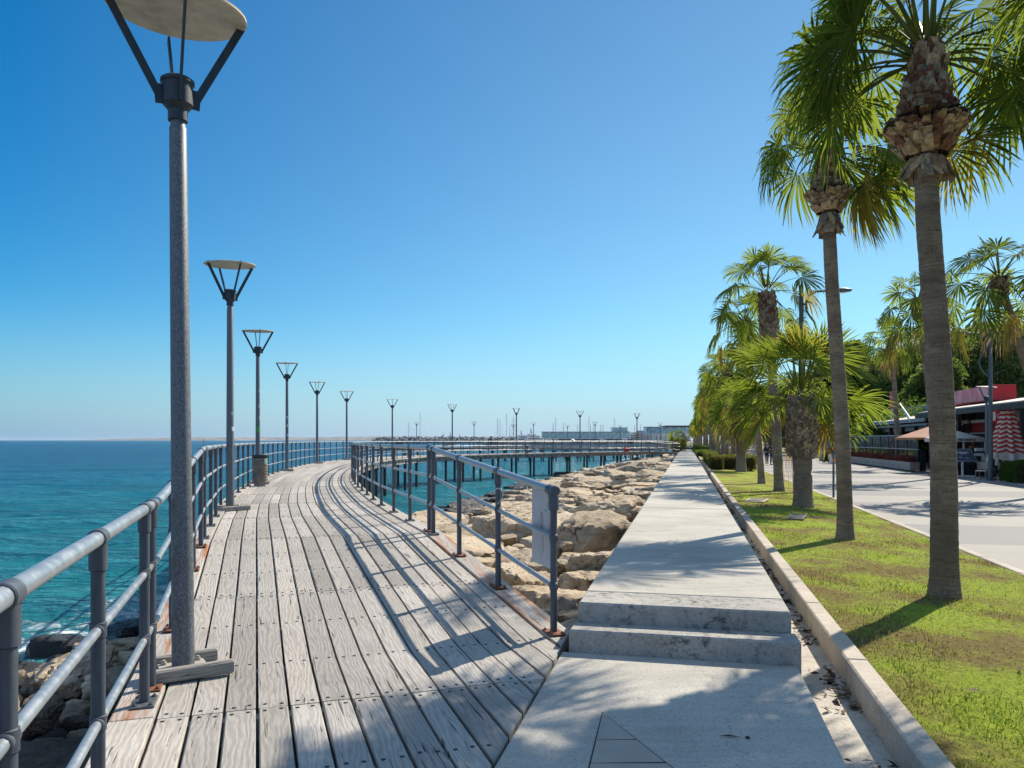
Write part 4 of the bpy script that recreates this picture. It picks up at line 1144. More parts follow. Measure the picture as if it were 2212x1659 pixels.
# --- hero palm nearest on the right
def hero(p, label, H, r0, r1, bend, crown, boots, crown_rz=0.0, waist=None, seed=1):
    t = thing('palm_tree', p, label, 'palm tree', PG)
    child('trunk', trunk_mesh(seed, H, r0, r1, bend, 28, 0.04, waist), t)
    if boots: child('leaf_bases', boots, t, bend(H) * 0)
    c = bend(H); child('crown', crown, t, (c.x, c.y, H), crown_rz)
    return t
P1 = lawn_pt(2040, 1288); k1 = P1.y / F
def zat(v, P): return 1.6 - (v - 951) * P.y / F - P.z
H1 = zat(140, P1)
b1_ = lambda z: Vector((-0.155 * min(1, z / (H1 * 0.72)) ** 0.9 + 0.05 * sin(z * 0.9), 0, 0))
def pr1(z):
    v = 951 - (z + P1.z - 1.6) / k1
    if v > 340: return (0.19, 2.75, (2, 2, 1), 1.7)
    if v > 305: return (0.21 + (340 - v) / 35 * 0.05, 0.75, (0, 1), 1.3)
    if v > 280: return (0.25 + (305 - v) / 25 * 0.13, 1.0, (1, 1, 1, 0), 1.0)
    if v > 258: return (0.33, 1.35, (3, 3, 0), 0.9)
    if v > 215: return (0.27 - (258 - v) / 43 * 0.06, 0.5, (0, 0, 2), 0.9)
    if v > 172: return (0.24 - (215 - v) / 43 * 0.07, 0.25, (0, 0, 2), 1.0)
    return (0.16, 0.15, (0, 1, 1), 1.4)
bm1 = scales_mesh(5, pr1, (zat(352, P1), zat(128, P1)), 0.042, 0.115, BOOTS, centre=b1_)
sp1 = [(pi * 0.98, 0.38, 0.98, 0.72, 0.2, 0, 0.9), (pi * 1.05, 0.6, 0.95, 0.75, 0.15, 0, 1.0), (pi * 0.9, 0.75, 0.95, 0.72, 0.15, 0, 0.6), (pi * 0.92, 0.2, 0.92, 0.6, 0.15, 0, 1.2), (0.05, -0.1, 0.85, 0.75, 0.2, 0, -0.8), (0.2, 0.25, 0.95, 0.8, 0.15, 0, -0.7), (-0.1, 0.05, 0.95, 0.7, 0.2, 0, -1.0), (0.5, -0.55, 0.85, 0.72, 0.15, 0, 0.2), (0.7, -0.85, 0.8, 0.68, 0.15, 1, 0.4), (2.6, -0.2, 0.9, 0.7, 0.15, 0, 0.4), (2.2, 0.1, 0.9, 0.7, 0.2, 0, 0)]
c1_ = crown_mesh(21, 44, 50, 5, 0.98, 0.72, (0.08, -0.03, 0), 0.08, 0.32, 1.45, 0, 0.02, 0.5, 0.09, sp1, 0, up=0.35, sag=0.28, front=1.2)
hero(P1, 'nearest tall palm on the lawn, wide torn collar of cut leaf bases below its crown', H1, 0.142, 0.118, b1_, c1_, bm1, seed=1)
# --- second palm, windblown
P2 = lawn_pt(1826, 1164); k2_ = P2.y / F; H2 = zat(335, P2)
b2_ = lambda z: Vector((-0.30 * min(1.1, z / (H2 * 0.9)) ** 1.15 + 0.02 * sin(z), 0, 0))
def pr2(z):
    v = 951 - (z + P2.z - 1.6) / k2_
    if v > 462: return (0.155, 2.8, (2, 2, 1), 2.0)
    if v > 440: return (0.20, 0.8, (1, 1), 1.2)
    if v > 424: return (0.22 + (440 - v) / 16 * 0.09, 1.0, (1, 2), 1.0)
    if v > 410: return (0.28, 1.3, (3, 0), 0.8)
    if v > 395: return (0.25 - (410 - v) / 15 * 0.03, 0.6, (2, 0), 0.8)
    return (0.21 - max(0, (395 - v)) / 60 * 0.08, 0.3, (0, 0, 1), 1.1)
bm2 = scales_mesh(6, pr2, (zat(480, P2), zat(330, P2)), 0.045, 0.115, BOOTS, centre=b2_)
sp2 = [(pi, 0.02, 0.85, 0.68, 0.25, 0, 0.5), (pi * 0.95, 0.5, 0.85, 0.66, 0.25, 0, 0.6), (pi * 1.06, 0.25, 0.75, 0.6, 0.3, 0, 0.2), (0.0, -0.35, 0.75, 0.95, 0.3, 0, 0.5), (0.3, -0.6, 0.7, 0.95, 0.3, 1, 0.2), (-0.3, -0.75, 0.65, 0.9, 0.3, 1, 0.2), (0.2, -0.15, 0.85, 0.95, 0.3, 0, -0.5), (-0.4, 0.2, 0.85, 0.85, 0.25, 0, 0.7), (0.4, 0.5, 0.85, 0.9, 0.2, 0, 0.5), (0.1, 0.85, 0.85, 0.9, 0.2, 0, 0.6), (0.6, -0.2, 0.8, 0.9, 0.2, 0, -0.4), (0.9, 0.3, 0.8, 0.85, 0.2, 0, 0.2), (-0.15, -0.9, 0.7, 0.85, 0.3, 1, 0.1), (0.15, 0.1, 0.9, 0.9, 0.2, 0, 0.9)]
c2_ = crown_mesh(33, 15, 46, 5, 0.80, 0.78, (0.42, -0.03, 0.05), 0.12, 0.35, 1.4, 0, 0.08, 0.5, 0.08, sp2, 6, up=0.3, front=2.0)
hero(P2, 'slender leaning palm with a windswept crown blown to the right and hanging dark stalks', H2, 0.134, 0.104, b2_, c2_, bm2, seed=2)
# --- low stout palm
P3 = lawn_pt(1735, 1094); H3 = zat(862, P3)
b3_ = lambda z: Vector((-0.02 * z, 0, 0))
def pr3(z):
    t = (z - 1.15) / (H3 - 1.15)
    if t < 0.06: return (0.27, 2.4, (1, 2), 1.2)
    return (0.33 + 0.05 * sin(t * 3.0) - 0.07 * t, 0.42, (2, 2, 1), 1.15)
bm3 = scales_mesh(7, pr3, (zat(985, P3), H3 - 0.02), 0.075, 0.15, BOOTS, centre=b3_)
c3_ = crown_mesh(44, 36, 46, 5, 0.98, 1.08, (0.06, 0, 0), 0.06, 0.02, 1.5, 1, 0.14, 0.22, 0.18, [(pi * 1.5, 0.15, 0.55, 0.75, 0.1, 0, 0.0), (pi, -0.2, 0.95, 1.0, 0.1, 0, 0.5), (pi * 0.85, -0.35, 0.9, 1.0, 0.1, 1, 0.3), (0.05, -0.2, 0.95, 1.05, 0.1, 0, -0.4), (0.35, -0.4, 0.9, 1.0, 0.15, 1, -0.2), (0.15, -0.6, 0.85, 0.95, 0.15, 2, 0.2)], 0, fan=1.75, up=0.45, width=0.95, sag=0.10, front=0.55)
hero(P3, 'low stout palm with thick scaly trunk pinched near its foot and wide stiff crown', H3, 0.232, 0.25, b3_, c3_, bm3, 0.3, [(0.88, 0.14, 0.06)], seed=3)
# --- tall palm behind it
P4 = lawn_pt(1683, 1061); H4 = zat(640, P4)
b4_ = lambda z: Vector((-0.42 * (z / H4) ** 1.2, 0, 0))
def pr4(z):
    t = (z - zat(770, P4)) / (H4 - zat(770, P4))
    return (0.225 + 0.05 * sin(min(1, t * 1.2) * 3.0), 0.35, (2, 2, 1) if t < 0.6 else (0, 2), 1.15)
bm4 = scales_mesh(8, pr4, (zat(775, P4), H4), 0.075, 0.15, BOOTS, centre=b4_)
c4_ = crown_mesh(55, 30, 40, 5, 1.15, 0.85, (0.15, -0.05, 0), 0.28, -0.4, 1.5, 1, 0.15, 0.6, 0.1, None, 4, up=0.4, sag=0.3, front=0.45)
hero(P4, 'tall palm rising behind the low stout one, round crown and scaly neck', H4, 0.165, 0.145, b4_, c4_, bm4, seed=4)
# --- variants for the rest
CR = [crown_mesh(70 + i, 26, 28, 4, 1.05, 0.82, (0.12, -0.05, 0), 0.3, -0.7, 1.45, 4, 0.16, 0.6, 0.1, None, 3 if i % 2 else 0) for i in range(4)]
CRS = [crown_mesh(90 + i, 26, 26, 4, 0.8, 1.0, (0.05, 0, 0), 0.25, -0.5, 1.45, 8, 0.35, 0.4, 0.15, None, 0, fan=1.5) for i in range(2)]
CRF = [crown_mesh(80 + i, 18, 11, 3, 0.9, 1.0, (0.1, 0, 0), 0.7, -1.1, 1.4, 6, 0.5, 0.5, 0.1, None, 0, width=1.2) for i in range(3)]
def neck(seed, L, R):
    return scales_mesh(seed, lambda z: (R * (1 + 0.35 * sin(3.0 * z / L)), 0.45, (2, 0, 1), 1.15), (0, L), 0.09, 0.16, BOOTS)
NK = [neck(200 + i, 0.9, 0.15) for i in range(3)]
NKL = neck(210, 1.5, 0.22)
TRK = {}
def std_palm(p, H, r0, lean, crown, label, group=PG, rz=0.0, scale=1.0, nk=0, seed=1, thick=0.68, far=False):
    t = thing('palm_tree', p, label, 'palm tree', group)
    bend = lambda z: Vector((lean[0] * (z / H) ** 1.3, lean[1] * (z / H) ** 1.3, 0))
    child('trunk', trunk_mesh(seed, H, r0, r0 * thick, bend, 10 if far else 16, 0.3 if far else 0.09), t)
    c = bend(H)
    if not far:
        k = child('leaf_bases', NKL if nk == 9 else NK[nk % 3], t, (c.x, c.y, H - (1.4 if nk == 9 else 0.8)), rz * 2)
        s = (r0 * thick) / 0.115 if nk != 9 else r0 / 0.2; k.scale = (s, s, 1)
    o = child('crown', crown, t, (c.x, c.y, H), rz); o.scale = (scale, scale, scale)
    return t
rnd = random.Random(77)
P0_ = Vector((5.15, 4.75, -0.14))
std_palm(P0_, 5.15, 0.17, (0.1, 0.25), c1_, 'palm just outside the right edge, only its hanging leaf tips reach into the top corner', scale=1.08, rz=1.0, seed=9)
P5 = lawn_pt(1645, 1045); std_palm(P5, zat(700, P5), 0.138, (-0.55, 0.3), CR[0], 'slim palm left of the tall scaly necked one, crown tucked behind its leaves', rz=0.4, seed=10)
P6 = lawn_pt(1601, 1019); std_palm(P6, zat(880, P6), 0.27, (-0.05, 0), CRS[0], 'short thick palm at the front corner of the clipped hedges, skirt of dry leaves', rz=1.3, nk=9, seed=11, thick=0.85, scale=1.1)
ys = [49, 54, 60, 67, 73, 79, 86]; hh = [6.3, 7.1, 6.6, 6.2, 6.9, 6.4, 6.7]
nm_ = ['first', 'second', 'third', 'fourth', 'fifth', 'sixth', 'seventh']
for i, Y in enumerate(ys):
    c = 2.95 + rnd.uniform(-0.15, 0.15); p = Vector((TX / TY * Y + c, Y, -0.15))
    std_palm(p, hh[i] * 0.96, rnd.uniform(0.15, 0.19), (rnd.uniform(-0.5, 0.2), 0), CR[(i + 1) % 4] if i != 3 else CRS[1], 'palm standing among the clipped hedges, %s behind the short thick one' % nm_[i], rz=rnd.uniform(0, 6), nk=i, seed=20 + i)
Y = 92; i = 0
while Y < 330:
    c = 2.95 + rnd.uniform(-0.2, 0.2); p = Vector((TX / TY * Y + c, Y, -0.15))
    std_palm(p, rnd.uniform(5.2, 7.0), 0.2, (rnd.uniform(-0.3, 0.3), 0), CRF[i % 3], 'distant palm of the lawn row, trunk and crown merging with its neighbours', 'distant palms of the lawn row', rz=rnd.uniform(0, 6), seed=40 + i % 7, far=True, scale=1.12)
    Y += rnd.uniform(5.5, 7.5); i += 1
# inland side of the promenade
RG = 'palms on the inland side of the promenade'
pR1 = PX(2280, 1010, 27.0); pR1.z = -0.3
std_palm(pR1, zat(608, pR1), 0.19, (-1.85, 0.2), CR[1], 'curved palm on the far right, trunk bending in from the edge of the picture', RG, rz=0.9, seed=60, scale=1.22)
pR2 = PX(2024, 1020, 38.0); pR2.z = -0.3
std_palm(pR2, zat(655, pR2), 0.2, (-0.95, 0), CR[2], 'palm hidden behind the nearest trunk, crown showing on both sides of it', RG, rz=2.2, seed=61, scale=1.12)
pR3 = PX(1941, 1005, 52.0); pR3.z = -0.3
std_palm(pR3, zat(738, pR3), 0.19, (-0.5, 0), CR[3], 'palm growing up through the restaurant roof beside the red roof sign', RG, rz=4.0, seed=62, scale=1.15)
i = 0; Y = 78
while Y < 250:
    c = 13.2 + rnd.uniform(-0.6, 0.6); p = Vector((TX / TY * Y + c, Y, -0.3))
    std_palm(p, rnd.uniform(5.6, 7.4), 0.2, (rnd.uniform(-0.4, 0.4), 0), CRF[i % 3] if i > 2 else CR[i], 'palm of the inland row far down the promenade, shaded trunk', 'far palms of the inland row', rz=rnd.uniform(0, 6), seed=40 + i % 7, far=i > 2, scale=1.1)
    Y += rnd.uniform(7, 10); i += 1
# small palm and bush where the far boardwalk meets the path
pq = PX(1464, 960, 112); pq.z = 0.0
t = thing('palm_tree', pq, 'small bushy palm left of the path where the far boardwalk ends', 'palm tree')
o = child('crown', CRS[0], t, (0, 0, 1.9)); o.scale = (0.95, 0.95, 0.95); o = child('crown', CRS[1], t, (0.3, 0.5, 0.9)); o.scale = (0.75, 0.75, 0.75)
child('trunk', trunk_mesh(3, 1.9, 0.16, 0.14, lambda z: Vector((0, 0, 0)), 10, 0.2), t)

# ------------------------------------------------------------------ clump foliage: trees, hedges, bushes
def clump_mesh(name, seed, blobs, n, leaf, mats, inner=0.45, thin=1.0):
    """leaves scattered through a set of ellipsoids (cx,cy,cz,rx,ry,rz)"""
    r = random.Random(seed); mb = MB(); vol = [b[3] * b[4] * b[5] for b in blobs]; tot = sum(vol)
    for b, v in zip(blobs, vol):
        for i in range(int(n * (v / tot) ** 0.8 * (tot / tot))):
            d = Vector((r.gauss(0, 1), r.gauss(0, 1), r.gauss(0, 1))).normalized()
            k = inner + (1 - inner) * r.random() ** 0.5
            k *= 1 + 0.22 * mnoise.noise(d * 2.2 + Vector((b[0], b[1], b[2])))
            p = Vector((b[0] + d.x * b[3] * k, b[1] + d.y * b[4] * k, b[2] + d.z * b[5] * k))
            a = Vector((r.gauss(0, 1), r.gauss(0, 1), r.gauss(0, 1) * 0.7)).normalized(); q = a.orthogonal().normalized(); q = Quaternion(a, r.uniform(0, 6.28)) @ q
            s = leaf * r.uniform(0.6, 1.4); c = a.cross(q)
            mb.cur = 0 if len(mats) == 1 or r.random() < 0.75 else 1
            mb.add([p - q * s, p + c * s * 0.5 * thin, p + q * s, p - c * s * 0.5 * thin], [(0, 1, 2, 3)])
    return mb.mesh(name, mats, 180)
def box_clump(name, seed, L, D, H, n, leaf, mats):
    r = random.Random(seed); mb = MB()
    core = bmesh.new()
    for i in range(n):
        u = r.random(); fc = r.choices((0, 1, 2), (D * L, L * H * 2, D * H * 2))[0]
        x, y, z = r.uniform(-L / 2, L / 2), r.uniform(-D / 2, D / 2), r.uniform(0.05, H)
        dep = abs(r.gauss(0, 0.05))
        if fc == 0: z = H - dep
        elif fc == 1: y = (D / 2 - dep) * r.choice((-1, 1))
        else: x = (L / 2 - dep) * r.choice((-1, 1))
        p = Vector((x, y, z)); e = 0.12
        k = mnoise.noise(p * 1.9 + Vector((seed, 0, 0))) * 0.17
        # round the top edges
        ex = max(0, abs(x) - (L / 2 - e)) / e; ey = max(0, abs(y) - (D / 2 - e)) / e; p.z -= 0.08 * (ex * ex + ey * ey) * (z / H)
        p += Vector((x / L, y / D, 0.5)) * k
        a = Vector((r.gauss(0, 1), r.gauss(0, 1), r.gauss(0, 1))).normalized(); q = a.orthogonal().normalized(); c = a.cross(q); s = leaf * r.uniform(0.6, 1.4)
        mb.cur = 0 if len(mats) == 1 or r.random() < 0.8 else 1
        mb.add([p - q * s, p + c * s * 0.5, p + q * s, p - c * s * 0.5], [(0, 1, 2, 3)])
    mb.cur = len(mats) - 1
    return mb.mesh(name, mats, 180)
MAT['twig'] = plain('dark_twigs', (0.045, 0.034, 0.022), 0.9)
def hedge(name, p, L, D, H, label, n, leaf, mats, rz=RZ, seed=1, group=None, cat='hedge'):
    t = thing(name, p, label, cat, group, rz)
    child('foliage', box_clump('foliage', seed, L, D, H, n, leaf, mats), t)
    m = MB(); r = random.Random(seed)
    for i in range(int(L * D * 10) + 6):
        x, y = r.uniform(-L / 2 + 0.1, L / 2 - 0.1), r.uniform(-D / 2 + 0.1, D / 2 - 0.1)
        m.tube([(x, y, -0.05), (x + r.gauss(0, 0.06), y + r.gauss(0, 0.06), H * 0.4), (x + r.gauss(0, 0.16), y + r.gauss(0, 0.16), H * 0.82)], [0.016, 0.012, 0.006], 5)
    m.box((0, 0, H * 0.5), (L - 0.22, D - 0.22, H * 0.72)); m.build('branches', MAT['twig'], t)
    return t
HG = 'clipped hedges on the lawn'
def cpt(Y, c, z=-0.16): return Vector((TX / TY * Y + c, Y, z))
hm = [MAT['hedge_leaf'], MAT['bush_leaf']]
hedge('hedge', cpt(44.0, 1.72), 0.78, 1.6, 0.86, 'rounded front hedge block nearest the kerb, bare twigs below', 5200, 0.035, hm, seed=1, group=HG)
hedge('hedge', cpt(45.2, 2.55), 0.85, 2.2, 0.90, 'middle front hedge block, left of the short thick palm', 4800, 0.035, hm, seed=2, group=HG)
hedge('hedge', cpt(45.0, 3.62), 0.80, 2.4, 0.88, 'hedge block right of the short thick palm, beside the promenade kerb', 4800, 0.035, hm, seed=3, group=HG)
hedge('hedge', cpt(54.5, 1.72), 0.75, 16.5, 0.88, 'long low hedge running back along the lawn kerb', 9000, 0.045, hm, seed=4, group=HG)
hedge('hedge', cpt(60, 3.62), 0.85, 24, 0.9, 'long low hedge running back beside the promenade kerb', 11000, 0.045, hm, seed=5, group=HG)
hedge('hedge', cpt(86, 2.3), 2.6, 20, 0.65, 'dark green low hedge beyond the clipped blocks', 8000, 0.06, [MAT['bush_leaf'], MAT['hedge_leaf']], seed=6, group=HG)
hedge('hedge', cpt(112, 2.3), 2.4, 22, 1.0, 'far bright green shrubs of the lawn', 6000, 0.08, [MAT['bush_leaf'], MAT['hedge_leaf']], seed=7, group=HG)
pb = PX(2290, 1046, 33.2); pb.z = -0.3
hedge('hedge', pb + Vector((0.1, 0.8, 0)), 3.4, 1.7, 0.97, 'dense glossy green bush at the right edge in front of the striped parasol', 15000, 0.034, [MAT['bush_leaf']], seed=8)
# background trees
TG = 'evergreen trees behind the restaurants'
def tree(p, H, R, label, seed, mats, n=5200, leaf=0.22, conic=False):
    r = random.Random(seed); t = thing('evergreen_tree', p, label, 'tree', TG)
    bl = []; K = 15
    for i in range(K):
        f = i / (K - 1); z = H * (0.22 + 0.74 * f)
        rr = R * ((1.05 - f) if conic else (0.35 + 0.75 * sin(pi * min(1, 0.2 + f * 0.78))))
        for q in range(2 if not conic else 1):
            a = r.uniform(0, 6.28); k = rr * r.uniform(0.3, 0.75)
            s = R * r.uniform(0.24, 0.42)
            bl.append((k * cos(a), k * sin(a), z + r.uniform(-0.4, 0.4), s * 1.15, s * 1.15, s * 0.8))
    child('crown', clump_mesh('crown', seed, bl, n, leaf, mats, 0.35), t)
    m = MB(); m.tube([(0, 0, -0.3), (0.05, 0, H * 0.3), (0.1, 0.1, H * 0.62), (0.05, 0.1, H * 0.9)], [0.28, 0.22, 0.12, 0.03], 9)
    for b in bl[::2]: m.tube([(0.06, 0.02, b[2] * 0.72), (b[0] * 0.5, b[1] * 0.5, b[2] * 0.86), (b[0], b[1], b[2])], [0.08, 0.05, 0.02], 6)
    m.build('trunk', MAT['twig'], t); return t
tl2 = [MAT['tree_leaf'], MAT['tree_leaf2']]; tl3 = [MAT['tree_leaf2'], MAT['tree_leaf']]; tl1 = [MAT['tree_leaf'], MAT['bush_leaf']]
specs = [(1846, 745, 92, 3.2, tl1, 'small pointed tree seen left of the roof palm crown', True), (1906, 768, 88, 4.2, tl2, 'dark tree behind the roof palm, left of the nearest trunk', False),
         (1972, 766, 84, 4.0, tl1, 'tree behind the nearest palm trunk on its left side', False), (2062, 728, 78, 3.6, tl3, 'thin grey green tree above the red sign box', False),
         (2104, 716, 80, 3.4, tl3, 'pale feathery tree right of the street light arm', False), (2164, 706, 74, 3.7, tl2, 'full round tree behind the street light pole on the right', False),
         (2222, 724, 76, 4.0, tl1, 'tree cut by the right edge behind the curved palm', False), (1790, 790, 100, 4.4, tl2, 'shaded tree behind the wide stout palm', False),
         (1728, 815, 118, 4.8, tl1, 'distant tree behind the reflector post', False), (1665, 835, 140, 5.2, tl2, 'far tree behind the strolling people', False), (1610, 856, 175, 5.8, tl1, 'farthest tree at the end of the promenade', False),
         (2020, 790, 70, 3.2, tl1, 'bushy tree hidden mostly by the nearest trunk', False)]
for i, (u, v, Y, R, mt, lb, cn) in enumerate(specs):
    p = PX(u, v, Y); H = p.z + 0.4; p.z = -0.4
    tree(p, H, R * 1.25, lb, 500 + i, mt, 9500, 0.2, cn)
for i, (u, v, Y, R, H, lb) in enumerate(((1903, 868, 66, 1.9, 0, 'bright bush behind the roof parapet, left of the red roof sign'), (1962, 852, 64, 2.2, 0, 'feathery pine bush behind the roof, right of the red roof sign'), (1870, 895, 72, 1.6, 0, 'yellow green bush at the left end of the restaurant roof'))):
    p = PX(u, v, Y); H = p.z + 0.4; p.z = -0.4
    t = thing('bush', p, lb, 'bush', 'bushes behind the restaurant')
    child('foliage', clump_mesh('foliage', 600 + i, [(0, 0, H * 0.45, R, R, H * 0.5), (R * 0.6, 0.3, H * 0.4, R * 0.8, R * 0.8, H * 0.42), (-R * 0.6, 0, H * 0.4, R * 0.8, R * 0.8, H * 0.38)], 4200, 0.16, [MAT['bush_leaf'], MAT['tree_leaf2']], 0.4, 0.5), t)
    m = MB(); m.tube([(0, 0, -0.2), (0, 0, H * 0.7)], [0.09, 0.03], 6); m.build('stem', MAT['twig'], t)

# ------------------------------------------------------------------ grass blades and litter
def mat_blade():
    t = NT('grass_blade'); p = t.pos(); rn = t.n('NewGeometry').outputs['Random Per Island']
    a = t.noise(p, 0.75, 6, 0.66)
    g = t.ramp(rn, [(0.0, (0.09, 0.16, 0.014)), (0.6, (0.32, 0.42, 0.032)), (1.0, (0.56, 0.58, 0.09))])
    d = t.ramp(rn, [(0.0, (0.12, 0.085, 0.03)), (0.6, (0.32, 0.24, 0.08)), (1.0, (0.48, 0.39, 0.18))])
    col = t.mix(t.ramp(a, [(0.42, 0.05), (0.58, 0.92)]), g, d)
    t.set(Base_Color=col, Roughness=0.6); t.b.inputs['Specular IOR Level'].default_value = 0.3
    tr = t.n('BsdfTranslucent', {'Color': col}); mx = t.n('MixShader', {0: 0.4})
    t.t.links.new(t.b.outputs[0], mx.inputs[1]); t.t.links.new(tr.outputs[0], mx.inputs[2]); t.t.links.new(mx.outputs[0], t.out.inputs['Surface']); return t.m
r = random.Random(3); mb = MB()
for i in range(62000):
    s = 3.6 + 24 * r.random() ** 1.9; c = r.uniform(1.32, 4.62); w = -0.9749 * c
    dens = mnoise.noise(Vector((s * 0.9, c * 0.9, 8)))
    if r.random() < 0.35 - dens * 0.8: continue
    z = lawn_z(c) + 0.025 * mnoise.noise(Vector((s * 0.8, c * 0.8, 3)))
    p = SW(s, w, z - 0.006); h = r.uniform(0.015, 0.045) * (1.3 if dens > 0.15 else 0.75) * (1.9 if r.random() < 0.015 else 1); a = r.uniform(0, 6.28); l = r.uniform(0.3, 1.1) * h
    wd = Vector((cos(a), sin(a), 0)) * (0.0035 + 0.00022 * s)
    ln = Vector((cos(a + 1.6), sin(a + 1.6), 0)) * l
    mb.add([p - wd, p + wd, p + ln + Vector((0, 0, h))], [(0, 1, 2)])
go = mb.build('grass', mat_blade()); tag(go, 'short patchy grass of the lawn, green mixed with dry straw', 'grass', kind='stuff')
MAT['litter'] = mat_boot('dry_leaf_litter', (0.035, 0.024, 0.016), (0.11, 0.075, 0.045), (0.30, 0.22, 0.13))
mb = MB()
for i in range(1500):
    s = 2.6 + 40 * r.random() ** 1.6; w = -1.135 + abs(r.gauss(0, 0.11)); 
    if mnoise.noise(Vector((s * 1.1, 0, 4))) < -0.15: continue
    if w > -0.8: continue
    p = SW(s, w, -0.205 + r.uniform(0, 0.02)); a = r.uniform(0, 6.28); q = Vector((cos(a), sin(a), r.gauss(0, 0.3))); b = Vector((-sin(a), cos(a), r.gauss(0, 0.4)))
    l = r.uniform(0.012, 0.06); wd = l * r.uniform(0.12, 0.5)
    mb.add([p - q * l, p + b * wd + Vector((0, 0, 0.008)), p + q * l, p - b * wd], [(0, 1, 2, 3)])
for i in range(260):
    s = 4 + 22 * r.random() ** 1.5; c = r.uniform(1.5, 4.5); p = SW(s, -0.9749 * c, lawn_z(c) + 0.03); a = r.uniform(0, 6.28); q = Vector((cos(a), sin(a), r.gauss(0, 0.15))); b = Vector((-sin(a), cos(a), r.gauss(0, 0.2)))
    l = r.uniform(0.02, 0.07); wd = l * r.uniform(0.1, 0.3); mb.add([p - q * l, p + b * wd, p + q * l, p - b * wd], [(0, 1, 2, 3)])
lo_ = mb.build('leaf_litter', MAT['litter']); tag(lo_, 'dry leaf litter gathered in the gutter and on the lawn', 'leaf litter', kind='stuff')
# drain covers on the lawn
for (u, v, lb) in ((1634, 1083, 'pale slotted drain cover on the lawn, the farther one beside the kerb'), (1722, 1119, 'dark slotted drain cover on the lawn in front of the low stout palm')):
    p = lawn_pt(u, v); p.z += 0.03; dk2 = u > 1700; t = thing('drain_cover', p, lb, 'drain cover', rz=RZ + 1.35); t.scale = (1, 0.55 if dk2 else 0.85, 0.6)
    m = MB()
    for y in (-0.28, 0.28): m.box((0, y, 0), (1.25, 0.06, 0.04))
    for x in (-0.6, 0.6): m.box((x, 0, 0), (0.06, 0.5, 0.04))
    m.build('frame', MAT['pile'] if dk2 else MAT['kerb'], t); m = MB()
    m.box((0, 0, -0.02), (1.18, 0.5, 0.02))
    m.build('dark_underlay', MAT['black'], t); m = MB()  # black slab painted in for the darkness below the slots
    for k in range(12): m.box((-0.53 + k * 0.0964, 0, 0.002), (0.04, 0.49, 0.02))
    m.build('grate', MAT['plate'] if dk2 else MAT['kerb'], t)
# ------------------------------------------------------------------ street lights, sign post
MAT['street'] = mat_paint('street_light_paint', (0.07, 0.095, 0.115), 0.42, 0.2, (0.1, 0.13, 0.15), 10)
def street_light(p, H, sx, label):
    t = thing('street_light', p, label, 'street light', 'tall street lights of the promenade')
    m = MB(); m.lathe([(0.17, 0), (0.17, 0.03), (0.11, 0.04), (0.105, 1.5), (0.07, H)], 14); m.build('pole', MAT['street'], t, 50)
    pts = [(-1.15, -0.19), (-0.75, -0.2), (-0.5, -0.22), (-0.3, -0.33), (-0.18, -0.55), (-0.17, -0.87), (-0.30, -1.08), (-0.44, -1.25), (-0.54, -1.55), (-0.48, -1.84), (-0.3, -2.08), (-0.06, -2.28)]
    m = MB(); m.tube([(sx * x, 0, H + z) for x, z in pts], 0.038, 8); m.bar((sx * -0.18, 0, H - 0.66), (0, 0, H - 0.66), 0.05, 0.06); m.build('arm', MAT['street'], t, 60)
    m = MB(); 
    m.lathe([(0.02, -0.34), (0.1, -0.28), (0.15, -0.05), (0.13, 0.18), (0.06, 0.3), (0.04, 0.34)], 14, (sx * -1.4, 0, H - 0.17), True, Matrix(((0, 0, sx), (0, 1, 0), (0.55, 0, 0))))
    m.build('lamp_head', MAT['street'], t, 60)
    m = MB(); m.lathe([(0.02, -0.018), (0.10, -0.014), (0.10, 0.0)], 14, (sx * -1.44, 0, H - 0.245)); m.build('lens', MAT['white'], t, 50)
    return t
pl_ = PX(2139.6, 1038, 36.0); street_light(pl_, 7.15, 1, 'tall street light with an S shaped arm reaching left above the café terrace')
pl2 = PX(1731, 1070, 26.2); pl2.z = -0.28; street_light(pl2, 7.2, -1, 'tall street light behind the low stout palm, its arm reaching right behind the leaning trunk')
pv = PX(2131, 1035, 37.5); pv.z = -0.3
r = copy_tree(root0); r.location = pv; r.rotation_euler = (0, 0, 0.2); r['label'] = 'disc lamp post on the promenade half hidden by the tall street light on the right'
ps_ = onz(1800.5, 1076, -0.27)
t = thing('reflector_post', ps_, 'slim sign post with orange reflectors and a white sign seen edge-on', 'sign post')
m = MB(); m.tube([(0, 0, 0), (0, 0, 2.62)], 0.034, 10); m.build('pole', MAT['street'], t, 60)
m = MB(); m.box((0.03, 0.045, 2.43), (0.17, 0.012, 0.40), Matrix.Rotation(0.35, 3, 'Z')); m.build('sign', MAT['white'], t)
for z in (1.24, 1.60, 1.95):
    m = MB(); m.lathe([(0.04, z - 0.045), (0.044, z - 0.04), (0.044, z + 0.04), (0.04, z + 0.045)], 12); m.build('reflector', MAT['orange'], t, 40)
# lamp posts on the piers and beside the far path
def far_lamp(u, v, Y, label):
    p = PX(u, v, Y); p.z = 0.33 if Y < 150 else 0.33
    r = copy_tree(root0); r.location = p; r.rotation_euler = (0, 0, u * 0.37); r['label'] = label; r['group'] = 'disc lamps of the piers'

